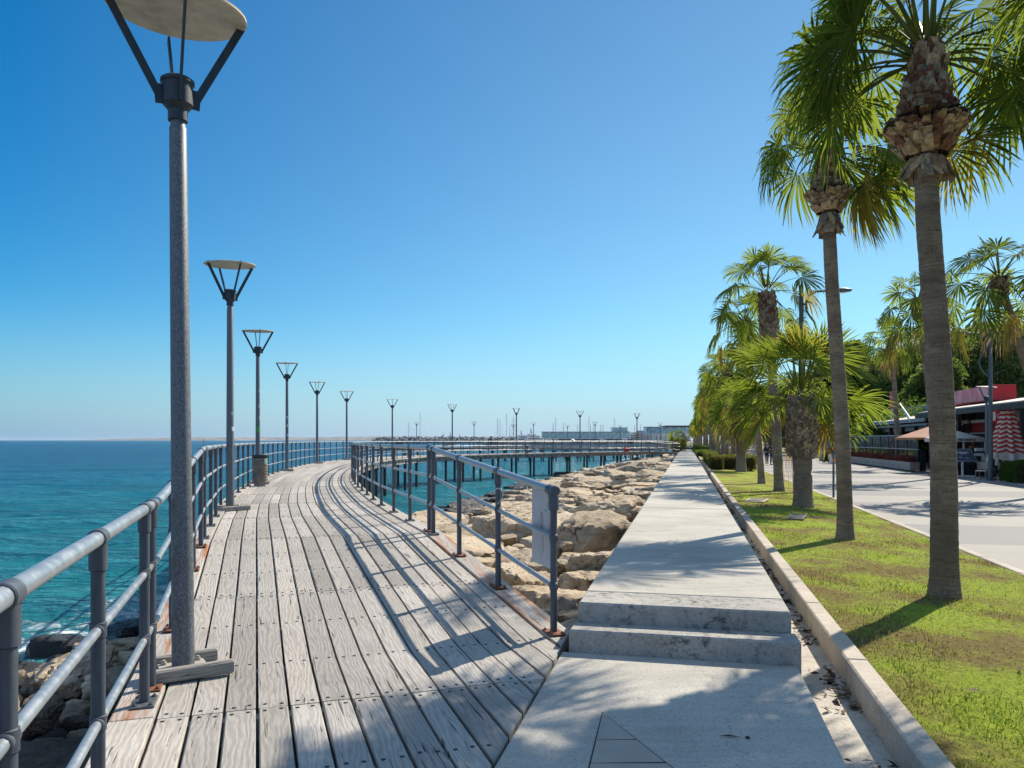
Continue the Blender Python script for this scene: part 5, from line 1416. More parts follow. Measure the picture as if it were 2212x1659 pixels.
# ------------------------------------------------------------------ restaurants inland of the promenade
MAT['frame'] = mat_paint('dark_frame', (0.018, 0.022, 0.032), 0.4, 0.2, (0.03, 0.035, 0.045), 4)
def mat_glass(name, c, rough=0.03, trans=0.6):
    t = NT(name); o = t.coord('Object')
    t.set(Base_Color=(*c, 1), Roughness=rough, Metallic=0.0); t.b.inputs['IOR'].default_value = 1.5
    tr = t.n('BsdfTransparent', {'Color': (0.75, 0.85, 0.88, 1)}); mx = t.n('MixShader', {0: trans})
    t.t.links.new(t.b.outputs[0], mx.inputs[1]); t.t.links.new(tr.outputs[0], mx.inputs[2]); t.t.links.new(mx.outputs[0], t.out.inputs['Surface'])
    t.set(Normal=t.bump(t.noise(o, 1.7, 2), 0.35, 0.05)); return t.m
MAT['glass'] = mat_glass('screen_glass', (0.07, 0.10, 0.115), 0.05, 0.5)
MAT['dglass'] = mat_glass('dark_glass', (0.02, 0.028, 0.032), 0.08, 0.15)
MAT['planter'] = mottled('planter_boards', (0.26, 0.245, 0.225), (0.36, 0.34, 0.31), 3, 0.7)
MAT['roof'] = mottled('cream_roof_sheet', (0.42, 0.38, 0.32), (0.58, 0.53, 0.45), 0.7, 0.75)
MAT['fascia'] = mottled('blue_grey_fascia', (0.20, 0.25, 0.29), (0.30, 0.35, 0.39), 1.5, 0.6)
MAT['faded'] = mottled('faded_pink_panel', (0.50, 0.13, 0.16), (0.62, 0.33, 0.37), 0.9, 0.5, detail=6)
MAT['cream'] = mottled('cream_canvas', (0.55, 0.52, 0.46), (0.68, 0.65, 0.58), 2, 0.8)
MAT['dwall'] = mottled('dark_interior_wall', (0.025, 0.022, 0.022), (0.09, 0.075, 0.065), 1.2, 0.8, detail=7)
MAT['owood'] = mottled('orange_wood', (0.40, 0.16, 0.05), (0.52, 0.24, 0.09), 2, 0.6)
MAT['oroof'] = mottled('terracotta_canvas', (0.36, 0.16, 0.09), (0.48, 0.24, 0.14), 2, 0.8)
s_of = lambda Y, c: 1.0258 * Y + 0.2228 * c
OR = SW(50, -13.9, -0.3)
G0 = thing('glass_screen', OR, 'long wind screen of dark framed glass panes along the café terrace', 'glass screen', rz=RZ)
NP_ = 12; ST = 2.36; Y0 = 1.4
for k in range(NP_ + 1):
    m = MB(); m.box((0, Y0 + k * ST, 1.12), (0.07, 0.07, 2.24)); m.box((0.25, Y0 + k * ST, 0.62), (0.34, 0.06, 1.24)); m.build('post', MAT['frame'], G0)
for nm, z in (('top_rail', 2.22), ('middle_rail', 1.33), ('bottom_rail', 0.1)):
    m = MB(); m.box((-0.004, Y0 + NP_ * ST / 2, z), (0.085, NP_ * ST + 0.08, 0.07)); m.build(nm, MAT['fascia'] if z > 1 else MAT['frame'], G0)
for k in range(NP_):
    m = MB(); m.box((0, Y0 + (k + 0.5) * ST, 1.775), (0.012, ST - 0.09, 0.80)); m.build('pane', MAT['glass'], G0)
    m = MB(); m.box((0, Y0 + (k + 0.5) * ST, 0.72), (0.012, ST - 0.09, 1.12)); m.build('pane', MAT['dglass'], G0)
for k in range(11):
    t = thing('planter_box', SW(50.3 + k * ST, -13.42, -0.3), 'pale planter of red plants along the glass screen, %s' % ('end one by the menu board' if k == 0 else '%s from the menu board' % num[k]), 'planter', 'planters along the glass screen', RZ)
    m = MB()
    for z in (0.19, 0.44): m.box((0, ST / 2, z), (0.5, ST - 0.04, 0.235), bev=0.008)
    m.box((0, ST / 2, 0.31), (0.44, ST - 0.1, 0.5)); m.build('box', MAT['planter'], t)
    m = MB()
    for y in (0.3, ST - 0.3): m.lathe([(0.05, 0.0), (0.05, 0.07)], 8, (0, y, 0))
    m.build('feet', MAT['frame'], t)
    child('plants', clump_mesh('plants', 700 + k, [(0, ST * q, 0.68, 0.22, 0.62, 0.26) for q in (0.3, 0.5, 0.7)], 560, 0.065, [MAT['red_leaf'], MAT['twig']], 0.2, 0.5), t)
R0 = thing('restaurant', OR, 'long low restaurant with pale sloping roofs and an open shaded front', 'restaurant', rz=RZ)
# left wing: eave z 3.35 above paving
def slab(mb, x0, x1, y0, y1, z0, z1, th):
    v = [(x0, y0, z0), (x1, y0, z1), (x1, y1, z1), (x0, y1, z0)]
    mb.add([Vector(p) for p in v] + [Vector(p) - Vector((0, 0, th)) for p in v], [(0, 1, 2, 3), (7, 6, 5, 4), (0, 4, 5, 1), (1, 5, 6, 2), (2, 6, 7, 3), (3, 7, 4, 0)])
m = MB(); slab(m, 1.6, 6.2, 5.6, 27, 3.42, 4.2, 0.08); slab(m, 1.0, 5.0, -13.5, 5.5, 3.72, 4.35, 0.08); m.build('roof', MAT['roof'], R0)
m = MB(); m.box((1.55, 16.2, 3.28), (0.12, 21.4, 0.26)); m.box((1.75, 16.2, 2.98), (0.1, 21.0, 0.16)); m.build('fascia', MAT['fascia'], R0)
m = MB(); m.box((5.6, 16.6, 4.55), (0.14, 20.5, 0.62), bev=0.05); m.build('parapet', MAT['fascia'], R0)
m = MB(); slab(m, 0.9, 1.1, -13.6, 5.5, 3.64, 3.64, 0.28); m.box((1.0, -13.55, 3.5), (0.2, 0.1, 0.28)); m.build('dark_fascia', MAT['frame'], R0)
for k in range(7):
    m = MB(); m.box((2.0, 6.0 + k * 3.4, 1.6), (0.2, 0.2, 3.2)); m.build('column', MAT['frame'], R0)
for k in range(5):
    m = MB(); m.box((1.9, -13.0 + k * 4.4, 1.8), (0.2, 0.2, 3.6)); m.build('column', MAT['frame'], R0)
m = MB(); m.box((6.2, 16.2, 2.0), (0.2, 21.6, 4.1)); m.box((4.6, -4.0, 2.0), (0.2, 19.4, 4.2)); m.box((6.0, 5.45, 2.0), (4.0, 0.15, 4.0)); m.build('wall', MAT['dwall'], R0)
for k in range(7):
    m = MB(); m.box((6.05, 7.6 + k * 2.9, 1.5), (0.06, 2.3, 2.2)); m.build('window', MAT['dglass'], R0)
for k in range(6):
    m = MB(); m.box((4.45, -12.0 + k * 3.0, 1.5), (0.06, 2.2, 2.4)); w_ = m.build('window', MAT['dglass'], R0)
    m = MB(); m.box((4.40, -12.0 + k * 3.0 + 0.7, 1.95), (0.05, 0.7, 1.3)); m.build('curtain', MAT['dwall'], w_)
m = MB(); m.box((4.3, -4.0, 2.72), (0.1, 18.6, 0.55)); m.build('red_band', MAT['red'], R0)
m = MB()
for k in range(4): m.tube([(2.6, -12.2 + k * 4.4, 3.0), (2.6, -8.6 + k * 4.4, 3.0)], 0.1, 8); m.box((2.4, -11.7 + k * 4.4, 2.95), (0.16, 0.3, 0.34))
m.build('awning_rolls', MAT['cream'], R0, 50)
m = MB(); m.box((4.2, -4.0, 2.35), (0.12, 18.6, 0.07)); m.build('trim', MAT['white'], R0)
m = MB()
for k in range(6): m.box((2.15, 7.7 + k * 3.4, 2.72), (0.08, 3.0, 0.30))
m.build('blinds', MAT['planter'], R0)
m = MB(); m.box((1.9, 24.5, 3.0), (0.08, 4.4, 0.3)); m.box((2.4, 26.6, 1.7), (0.1, 0.3, 2.7)); m.build('red_trim', MAT['red'], R0)
# red box sign on the roof
RB_ = thing('roof_sign', SW(50.3, -17.55, 3.95), 'big red box sign on the restaurant roof, its long face faded to pink', 'roof sign', rz=RZ)
m = MB(); m.box((0.68, 3.8, 0.47), (1.28, 7.56, 0.94), bev=0.02); m.build('box', MAT['red'], RB_)
m = MB()
for k in range(5): m.box((0.02, 0.78 + k * 1.51, 0.5), (0.03, 1.485, 0.86))
m.build('faded_panel', MAT['faded'], RB_)
m = MB()
for y in (0.4, 3.8, 7.2): m.box((0.7, y, -0.25), (0.9, 0.1, 0.6))
m.build('support', MAT['frame'], RB_)
p = PX(1928, 885, 57.5); RS = thing('roof_sign', p, 'small upright red sign on two white legs above the restaurant roof', 'roof sign', rz=RZ)
m = MB(); m.box((0, 0, 0.72), (0.12, 1.25, 1.35)); m.build('panel', MAT['red'], RS)
m = MB(); m.box((-0.065, 0.1, 0.75), (0.012, 0.12, 1.0)); m.box((-0.065, -0.25, 0.5), (0.012, 0.5, 0.08)); m.box((-0.065, -0.2, 1.0), (0.012, 0.4, 0.1)); m.build('emblem', MAT['faded'], RS)
m = MB()
for y in (-0.4, 0.4): m.box((0, y, -0.35), (0.07, 0.07, 0.9))
for k in range(4): m.bar((0.3, -0.8 - 0.18 * k, 0.45 - 0.12 * k), (0.3, -3.6, -0.75 - 0.1 * k), 0.05, 0.05)
m.build('legs', MAT['white'], RS)
# small red shop sign with white marks and a sunlit awning on the right
p = PX(2150, 900, 37.2); t = thing('shop_sign', p, 'red shop sign with white marks behind the striped parasol', 'shop sign', rz=-0.1)
m = MB(); m.box((0.22, 0, 0.0), (0.9, 0.06, 0.62)); m.build('panel', MAT['red'], t)
m = MB(); m.lathe([(0.10, -0.012), (0.13, -0.012), (0.13, 0.012), (0.10, 0.012)], 20, (0.19, -0.045, 0.02), False, Matrix(((1, 0, 0), (0, 0, 1), (0, 1, 0)))); m.box((0.45, -0.045, -0.1), (0.09, 0.02, 0.09)); m.box((-0.09, -0.045, 0.02), (0.16, 0.02, 0.42)); m.box((0.22, -0.045, 0.2), (0.05, 0.02, 0.12)); m.build('marks', MAT['white'], t)
p = PX(2182, 905, 38.8); t = thing('awning', p, 'bright cream awning in the sun behind the striped parasol', 'awning', rz=-0.15)
m = MB(); slab(m, -0.3, 1.3, -0.9, 1.0, 0.45, 0.2, 0.05); m.add([Vector((-0.3, -0.9, 0.42)), Vector((1.3, -0.9, 0.17)), Vector((1.2, -1.5, -0.45)), Vector((-0.1, -1.5, -0.38))], [(0, 1, 2, 3)]); m.box((0.55, -1.5, -0.5), (1.3, 0.03, 0.24)); m.build('cover', MAT['cream'], t)
m = MB(); m.box((-0.2, 0.5, -1.2), (0.07, 0.07, 3.2)); m.box((1.2, 0.5, -1.2), (0.07, 0.07, 3.0)); m.build('legs', MAT['frame'], t)
# canopy with lettering
def hip(mb, x0, x1, y0, y1, z0, zr, ridge=0.3):
    cx, cy = (x0 + x1) / 2, (y0 + y1) / 2; lx = (x1 - x0) / 2 * ridge
    mb.add([Vector(q) for q in ((x0, y0, z0), (x1, y0, z0), (x1, y1, z0), (x0, y1, z0), (cx - lx, cy, zr), (cx + lx, cy, zr))], [(0, 1, 5, 4), (1, 2, 5), (2, 3, 4, 5), (3, 0, 4)])
p = PX(2073, 1020, 42.0); p.z = -0.3
cn = thing('canopy', p, 'white hipped canopy with dark lettering on its valance over the ice cream counter', 'canopy', rz=-0.04)
m = MB(); hip(m, -1.25, 1.02, -0.7, 1.3, 2.02, 2.42, 0.12); m.build('cover', MAT['cream'], cn)
m = MB()
for a_, b_ in (((-1.25, -0.7), (1.02, -0.7)), ((1.02, -0.7), (1.02, 1.3)), ((-1.25, -0.7), (-1.25, 1.3))): m.bar((*a_, 1.92), (*b_, 1.92), 0.02, 0.21)
m.build('valance', MAT['cream'], cn)
fc = bpy.data.curves.new('lettering', 'FONT'); fc.body = 'MÖVENPICK'; fc.size = 0.165; fc.align_x = 'CENTER'; fc.align_y = 'CENTER'; fc.extrude = 0.002; fc.offset = 0.004; fc.materials.append(MAT['black'])
_tmp = bpy.data.objects.new('lettering', fc); fm_ = bpy.data.meshes.new_from_object(_tmp); bpy.data.objects.remove(_tmp); fo_ = bpy.data.objects.new('lettering', fm_); COL.objects.link(fo_); fo_.parent = cn; fo_.location = (0.02, -0.715, 1.915); fo_.rotation_euler = (pi / 2, 0, 0)
for x in (0.0, 1.0, -1.2):
    m = MB(); m.box((x, -0.66 if x else -0.4, 0.93), (0.07, 0.07, 1.86)); m.build('post', MAT['white'], cn)
p = PX(2026, 1020, 45.0); p.z = -0.36
ks = thing('market_stall', p, 'wooden stall with a terracotta hipped roof mostly hidden by the nearest palm trunk', 'stall', rz=-0.1)
m = MB(); hip(m, -1.85, 1.35, -1.4, 1.4, 2.12, 2.8, 0.1); m.build('roof', MAT['oroof'], ks)
m = MB()
for a_, b_ in (((-1.85, -1.4), (1.35, -1.4)), ((1.35, -1.4), (1.35, 1.4)), ((-1.85, -1.4), (-1.85, 1.4))): m.bar((*a_, 2.06), (*b_, 2.06), 0.03, 0.12)
m.build('trim', MAT['owood'], ks)
for x in (0.35, 1.35):
    for y in (-1.25, 1.25):
        m = MB(); m.box((x, y, 1.05), (0.12, 0.12, 2.1)); m.build('post', MAT['owood'], ks)
m = MB(); m.box((0.4, -1.0, 0.5), (1.8, 0.6, 1.0)); m.build('counter', MAT['frame'], ks)
# display counter
p = PX(2092, 1030, 40.4); p.z = -0.3
dc = thing('display_counter', p, 'dark counter with a glazed display case and papers on top, behind the menu board', 'counter', rz=-0.06)
m = MB(); m.box((0, 0, 0.26), (2.05, 0.8, 0.5), bev=0.02); m.box((0, -0.02, 0.53), (2.1, 0.84, 0.06)); m.build('base', MAT['frame'], dc)
m = MB(); m.box((0, -0.36, 0.92), (2.0, 0.012, 0.72)); m.box((-1.0, 0, 0.92), (0.012, 0.7, 0.72)); m.box((1.0, 0, 0.92), (0.012, 0.7, 0.72)); m.build('glass_case', MAT['glass'], dc)
m = MB(); m.box((0, 0, 1.30), (2.1, 0.8, 0.05)); m.build('top', MAT['street'], dc)
m = MB(); rr_ = random.Random(8)
for k in range(9): m.lathe([(0.06, 0), (0.1, 0.05), (0.09, 0.2), (0.02, 0.27)], 9, (-0.85 + k * 0.21, rr_.uniform(-0.2, 0.1), 0.57))
m.build('goods', mottled('sweet_goods', (0.28, 0.08, 0.03), (0.55, 0.35, 0.12), 5, 0.6), dc, 50)
for c_, s_ in (((0.42, -0.2, 1.41), (0.36, 0.2, 0.17)), ((0.6, -0.375, 0.92), (0.28, 0.012, 0.36)), ((0.35, -0.372, 1.15), (0.5, 0.01, 0.14)), ((0.72, -0.41, 0.36), (0.25, 0.01, 0.25))):
    m = MB(); m.box(c_, s_); m.build('notice', MAT['white'], dc)
# menu board
p = PX(2079, 1031, 39.5); p.z = -0.3
mbd = thing('menu_board', p, 'slanted blue menu board on a single pale post in front of the counter', 'menu board', rz=0.10)
m = MB(); m.box((0, 0, 0.5), (0.09, 0.06, 1.0)); m.box((0, 0, 0.04), (1.1, 0.5, 0.08), bev=0.015); m.build('stand', MAT['white'], mbd)
Mt = Matrix.Rotation(RAD(-38), 3, 'X')
def onb(mb_, x, y, z, sx, sy, sz): mb_.box(Mt @ Vector((x, y, z)) + Vector((0, 0, 1.12)), (sx, sy, sz), Mt)
m = MB(); onb(m, 0, 0, 0, 1.26, 0.06, 0.80); m.build('frame', MAT['fascia'], mbd)
m = MB(); onb(m, 0, -0.034, 0.0, 1.16, 0.01, 0.70); m.build('panel', mottled('menu_blue', (0.03, 0.055, 0.10), (0.10, 0.15, 0.21), 7, 0.35), mbd)
m = MB(); onb(m, 0.05, -0.043, 0.16, 0.62, 0.006, 0.05); onb(m, 0.05, -0.043, 0.07, 0.4, 0.006, 0.03); onb(m, -0.2, -0.043, -0.16, 0.15, 0.006, 0.03); onb(m, 0.15, -0.043, -0.2, 0.2, 0.006, 0.03); m.build('writing', MAT['white'], mbd)
# closed striped parasol
def mat_stripe():
    t = NT('red_white_stripes'); z = t.sep(t.uv('uv'))
    k = t.math('FRACT', t.math('MULTIPLY', z[1], 4.55)); b = t.math('MULTIPLY', t.math('LESS_THAN', k, 0.5), t.math('GREATER_THAN', z[1], 1.25))
    t.set(Base_Color=t.mix(b, (0.62, 0.58, 0.52), (0.47, 0.022, 0.02)), Roughness=0.85); return t.m
p = PX(2176, 1020, 37.0); p.z = -0.3
um = thing('parasol', p, 'closed red and white striped parasol hanging in folds above the glossy bush', 'parasol')
m = MB(); n = 112; rows = []; Q = [(0.13, 3.5, 0.0), (0.17, 3.42, 0.12), (0.24, 3.2, 0.25), (0.32, 2.9, 0.32), (0.40, 2.5, 0.34), (0.48, 2.1, 0.36), (0.55, 1.7, 0.37), (0.61, 1.3, 0.38), (0.66, 0.95, 0.4), (0.67, 0.82, 0.4)]
for (r0, z, fold) in Q:
    row = []
    for k in range(n + 1):
        a = 2 * pi * k / n; f = abs(sin(4 * a + 0.5 * sin(a))) * 2 - 1.1
        rr = r0 * (1 + fold * f * 0.95); row.append(Vector((rr * cos(a + 0.12 * fold * sin(8 * a)), rr * sin(a + 0.12 * fold * sin(8 * a)), z - 0.17 * f * fold * min(1, (3.5 - z)) + (0.07 * sin(3 * a) if z < 1 else 0))))
    rows.append(row)
m.sheet(rows); kk = n
m.uv = []
for i in range(len(rows) - 1):
    for j in range(n): m.uv.append([(j, Q[i][1]), (j + 1, Q[i][1]), (j + 1, Q[i + 1][1]), (j, Q[i + 1][1])])
m.build('canopy', mat_stripe(), um, 180)
m = MB(); m.tube([(0, 0, 0), (0, 0, 3.55)], 0.04, 8); m.lathe([(0.15, 3.49), (0.16, 3.53), (0.03, 3.62)], 14); m.build('pole', MAT['cream'], um, 50)
m = MB(); m.box((0, 0, 0.06), (0.8, 0.8, 0.12), bev=0.02); m.build('base', MAT['kerb'], um)
# wicker chairs
def chair(p, rz, label):
    t = thing('wicker_chair', p, label, 'chair', 'wicker café chairs', rz)
    m = MB(); m.box((0, 0, 0.44), (0.46, 0.46, 0.05), bev=0.02); m.build('seat', MAT['cream'], t)
    m = MB(); P = [Vector((0.25 * cos(a), -0.02 + 0.24 * sin(a), 0)) for a in [pi * 1.05 + pi * 0.9 * k / 8 for k in range(9)]]
    m.sheet([[q + Vector((0, 0, 0.5)) for q in P], [q * 1.1 + Vector((0, 0, 0.84)) for q in P]]); m.sheet([[q * 0.97 + Vector((0, 0, 0.5)) for q in P][::-1], [q * 1.07 + Vector((0, 0, 0.84)) for q in P][::-1]]); m.build('backrest', MAT['tile'], t, 60)
    m = MB(); m.tube([q * 1.1 + Vector((0, 0, 0.85)) for q in P], 0.02, 6); m.build('back_frame', MAT['beam'], t)
    for x in (-0.2, 0.2):
        for y in (-0.2, 0.2):
            m = MB(); m.tube([(x, y, 0.43), (x * 1.15, y * 1.15, 0)], 0.018, 6); m.build('leg', MAT['beam'], t)
    return t
pc1 = PX(2122, 1033, 36.6); pc1.z = -0.3; chair(pc1, 2.2, 'wicker chair left of the street light pole')
pc2 = PX(2152, 1032, 36.8); pc2.z = -0.3; chair(pc2, 1.0, 'wicker chair right of the street light pole under the seated person')
# white kiosk, bins and planter further down the promenade
p = PX(1776, 990, 84); p.z = -0.3; t = thing('kiosk', p, 'small white kiosk beyond the promenade, left of the leaning palm trunk', 'kiosk', rz=RZ)
m = MB(); m.box((0, 0, 1.2), (2.6, 2.4, 2.4)); m.build('walls', MAT['white'], t); m = MB(); m.box((0, 0, 2.46), (2.9, 2.7, 0.12)); m.build('roof', MAT['fascia'], t); m = MB(); m.box((-0.2, -1.22, 1.0), (0.9, 0.05, 1.9)); m.build('door', MAT['fascia'], t)
p = PX(1781, 993, 70); p.z = -0.3; t = thing('cabinet', p, 'grey louvred service cabinet beside the promenade, left of the white planter', 'cabinet', rz=RZ)
m = MB(); m.box((0, 0, 0.42), (0.9, 0.6, 0.84), bev=0.02); m.build('body', MAT['fascia'], t); m = MB()
for k in range(6): m.box((0, -0.31, 0.15 + k * 0.11), (0.75, 0.03, 0.05))
m.build('louvres', MAT['white'], t)
p = PX(1800, 998, 62); p.z = -0.3; t = thing('planter_pot', p, 'tall white planter pot with red leaved plant beside the leaning palm trunk', 'planter', rz=RZ)
m = MB(); m.lathe([(0.28, 0), (0.4, 0.75), (0.42, 0.8), (0.36, 0.8)], 4); m.build('pot', MAT['white'], t); child('plant', clump_mesh('plant', 901, [(0, 0, 1.1, 0.45, 0.45, 0.4)], 500, 0.09, [MAT['red_leaf'], MAT['bush_leaf']], 0.2), t)
p = PX(1790, 996, 64); p.z = -0.3; hedge('hedge', p, 0.9, 0.9, 1.0, 'small square green bush beside the white planter pot', 1500, 0.05, [MAT['bush_leaf']], seed=15)
p = PX(1629, 993, 62); p.z = -0.3; t = thing('yellow_crate', p, 'yellow box with a dark lid on the promenade in front of the woman in white', 'box', rz=RZ)
m = MB(); m.box((0, 0, 0.3), (0.62, 0.55, 0.6), bev=0.02); m.build('body', mottled('yellow_plastic', (0.5, 0.40, 0.02), (0.6, 0.5, 0.03), 2, 0.5), t); m = MB(); m.box((0, 0, 0.63), (0.68, 0.6, 0.06), bev=0.01); m.build('lid', MAT['black'], t)
# strip of lawn with low hedge on the inland side
g2 = strip('inland_lawn', lw.data.materials[0], 78, 160, -13.9, -20, -0.5, -0.27, 0.0); tag(g2, kind='structure')
hedge('hedge', SW(88, -15.5, -0.3), 1.2, 16, 0.9, 'dark hedge on the inland lawn behind the grey cabinet', 5000, 0.07, [MAT['bush_leaf']], seed=16)

# ------------------------------------------------------------------ people
def skin_obj(name, joints, edges, mat, parent, root=0, sub=2):
    me = bpy.data.meshes.new(name); me.from_pydata([j[0] for j in joints], edges, []); me.materials.append(mat)
    o = bpy.data.objects.new(name, me); COL.objects.link(o)
    if parent is not None: o.parent = parent
    o.modifiers.new('skin', 'SKIN')
    if not me.skin_vertices: me.skin_vertices.new()
    sv = me.skin_vertices[0].data
    for i, j in enumerate(joints):
        rx = j[1]; sv[i].radius = (rx, rx) if not hasattr(rx, '__len__') else rx; sv[i].use_root = (i == root)
    o.modifiers['skin'].use_smooth_shade = True
    ms = o.modifiers.new('sub', 'SUBSURF'); ms.levels = sub; ms.render_levels = sub
    return o
MAT['skin'] = plain('skin', (0.42, 0.25, 0.17), 0.6); 
def cloth(name, c): return plain(name, c, 0.85)
def person(p, rz, label, h=1.72, shirt=(0.02, 0.025, 0.05), trousers=(0.05, 0.08, 0.16), hair=(0.03, 0.02, 0.015), arms='down', stride=0.0, sit=False, long_hair=False, bag=None, backpack=None, head_tilt=0.0, group='people strolling on the promenade', sleeve=0.55, fingers=True):
    t = thing('person', p, label, 'person', group, rz); k = h / 1.72; t.scale = (k, k, k)
    A = Vector; J = {}
    dz = -0.42 if sit else 0
    J['pel'] = A((0, 0, 0.93 + dz)); J['wai'] = A((0, 0, 1.10 + dz)); J['che'] = A((0, 0.0, 1.30 + dz)); J['nec'] = A((0, -0.01, 1.46 + dz)); J['hea'] = A((0, 0.02 + head_tilt * 0.5, 1.56 + dz)); J['top'] = A((0, 0.01 + head_tilt, 1.67 + dz - head_tilt * 0.3))
    for s, sg in (('l', 1), ('r', -1)):
        J['sh' + s] = A((0.17 * sg, 0, 1.40 + dz)); J['hi' + s] = A((0.085 * sg, 0, 0.90 + dz))
        st = stride * sg
        if sit: J['kn' + s] = A((0.10 * sg, 0.42, 0.50)); J['an' + s] = A((0.11 * sg, 0.44, 0.08)); J['to' + s] = A((0.12 * sg, 0.60, 0.04))
        else: J['kn' + s] = A((0.095 * sg, 0.03 + st * 0.5, 0.49)); J['an' + s] = A((0.10 * sg, st - 0.05 * abs(st), 0.085 + max(0, -st) * 0.12)); J['to' + s] = A((0.115 * sg, st + 0.15, 0.035))
        if arms == 'phone': J['el' + s] = A((0.23 * sg, 0.06, 1.13 + dz)); J['wr' + s] = A((0.06 * sg, 0.25, 1.20 + dz)); hd = A((-0.03 * sg, 0.06, 0.03))
        elif arms == 'face' and sg < 0: J['el' + s] = A((0.24 * sg, 0.14, 1.18 + dz)); J['wr' + s] = A((0.07 * sg, 0.17, 1.46 + dz)); hd = A((-0.01 * sg, -0.01, 0.07))
        elif arms == 'rod': J['el' + s] = A((0.22 * sg, 0.1, 1.16 + dz)); J['wr' + s] = A((0.08 * sg, 0.30, 1.16 + dz)); hd = A((-0.01 * sg, 0.07, 0.0))
        else: J['el' + s] = A((0.225 * sg, -0.02 - st * 0.3, 1.14 + dz)); J['wr' + s] = A((0.235 * sg, 0.06 - st * 0.6, 0.90 + dz)); hd = A((0, 0.03, -0.07))
        J['ha' + s] = J['wr' + s] + hd; J['hd' + s] = hd
    R = dict(pel=(0.135, 0.10), wai=(0.125, 0.09), che=(0.15, 0.10), nec=0.052, hea=(0.072, 0.085), top=(0.07, 0.085), shl=0.062, shr=0.062, ell=0.042, elr=0.042, wrl=0.028, wrr=0.028, hal=(0.036, 0.02), har=(0.036, 0.02), hil=0.088, hir=0.088, knl=0.058, knr=0.058, anl=0.04, anr=0.04, tol=0.033, tor=0.033)
    names = [n for n in J if not n.startswith('hd')]; idx = {n: i for i, n in enumerate(names)}
    E = [('pel', 'wai'), ('wai', 'che'), ('che', 'nec'), ('nec', 'hea'), ('hea', 'top')]
    for s in 'lr': E += [('che', 'sh' + s), ('sh' + s, 'el' + s), ('el' + s, 'wr' + s), ('wr' + s, 'ha' + s), ('pel', 'hi' + s), ('hi' + s, 'kn' + s), ('kn' + s, 'an' + s), ('an' + s, 'to' + s)]
    js = [(tuple(J[n]), R[n]) for n in names]; es = [(idx[a], idx[b]) for a, b in E]
    if fingers:
        for s, sg in (('l', 1), ('r', -1)):
            hd = J['hd' + s].normalized(); sd = Vector((0, 1, 0)).cross(hd) if abs(hd.y) < 0.8 else Vector((1, 0, 0)); sd.normalize()
            for q, (o, L) in enumerate(((-0.028, 0.06), (-0.010, 0.072), (0.009, 0.068), (0.026, 0.05))):
                b = J['ha' + s] + sd * o * 0.8; i0 = len(js); js += [(tuple(b + hd * 0.02), 0.009), (tuple(b + sd * o * 0.3 + hd * (0.02 + L) + Vector((-0.012 * sg, 0, 0))), 0.007)]; es += [(idx['ha' + s], i0), (i0, i0 + 1)]
            b = J['wr' + s] + hd * 0.35 - sd * 0.03; i0 = len(js); js += [(tuple(b), 0.010), (tuple(b + hd * 0.45 - sd * 0.028), 0.008)]; es += [(idx['wr' + s], i0), (i0, i0 + 1)]
    skin_obj('body', js, es, MAT['skin'], t, idx['pel'], 1)
    def lerp(a, b, q): return J[a].lerp(J[b], q)
    sj = [(J['pel'] + Vector((0, 0, -0.02)), (0.152, 0.115)), (J['wai'], (0.145, 0.11)), (J['che'], (0.168, 0.118)), (J['nec'] - Vector((0, 0, 0.055)), 0.075)]; se = [(0, 1), (1, 2), (2, 3)]
    for s in 'lr':
        i = len(sj); sj += [(J['sh' + s], 0.078), (lerp('sh' + s, 'el' + s, min(1, sleeve)), 0.068)]; se += [(2, i), (i, i + 1)]
        if sleeve > 1: sj.append((lerp('el' + s, 'wr' + s, 0.9), 0.048)); se.append((i + 1, i + 2))
    skin_obj('shirt', [(tuple(a), b) for a, b in sj], se, cloth('shirt_cloth', shirt), t, 0, 1)
    tj = [(J['pel'], (0.148, 0.112))]; te = []
    for s in 'lr':
        i = len(tj); tj += [(J['hi' + s] - Vector((0, 0, 0.03)), 0.098), (J['kn' + s], 0.074), (J['an' + s] + Vector((0, 0, 0.03)), 0.058)]; te += [(0, i), (i, i + 1), (i + 1, i + 2)]
    skin_obj('trousers', [(tuple(a), b) for a, b in tj], te, cloth('trouser_cloth', trousers), t, 0, 1)
    for s in 'lr':
        m = MB(); d = (J['to' + s] - J['an' + s]); d.z = 0
        m.lathe([(0.02, 0), (0.045, 0.005), (0.05, 0.05), (0.04, 0.09), (0.015, 0.1)], 10, (J['an' + s].x, J['an' + s].y + 0.07, J['an' + s].z - 0.085), True, Matrix.Diagonal((1, 2.6, 1)).to_3x3()); m.build('shoe', MAT['black'], t, 60)
    m = MB(); hc = J['hea'].lerp(J['top'], 0.55)
    m.lathe([(0.09, -0.02), (0.098, 0.03), (0.09, 0.085), (0.05, 0.125), (0.01, 0.135)], 12, hc + Vector((0, -0.018, 0.005)), True, Matrix.Diagonal((0.92, 1.08, 1)).to_3x3())
    if long_hair: m.lathe([(0.05, -0.24), (0.085, -0.18), (0.095, 0.0), (0.07, 0.06)], 12, hc + Vector((0, -0.05, 0)), True, Matrix.Diagonal((1, 0.6, 1)).to_3x3())
    m.build('hair', cloth('hair', hair), t, 60)
    m = MB(); fy = hc.y + 0.088
    for x in (-0.032, 0.032): m.lathe([(0.001, -0.008), (0.010, 0), (0.001, 0.008)], 6, (x, fy - 0.006, hc.z - 0.01))
    m.build('eyes', MAT['black'], t)
    m = MB(); m.lathe([(0.004, 0.03), (0.014, 0.0), (0.016, -0.022), (0.004, -0.03)], 6, (0, fy, hc.z - 0.025)); m.box((0, fy - 0.008, hc.z - 0.072), (0.05, 0.01, 0.012)); m.build('face', MAT['skin'], t)
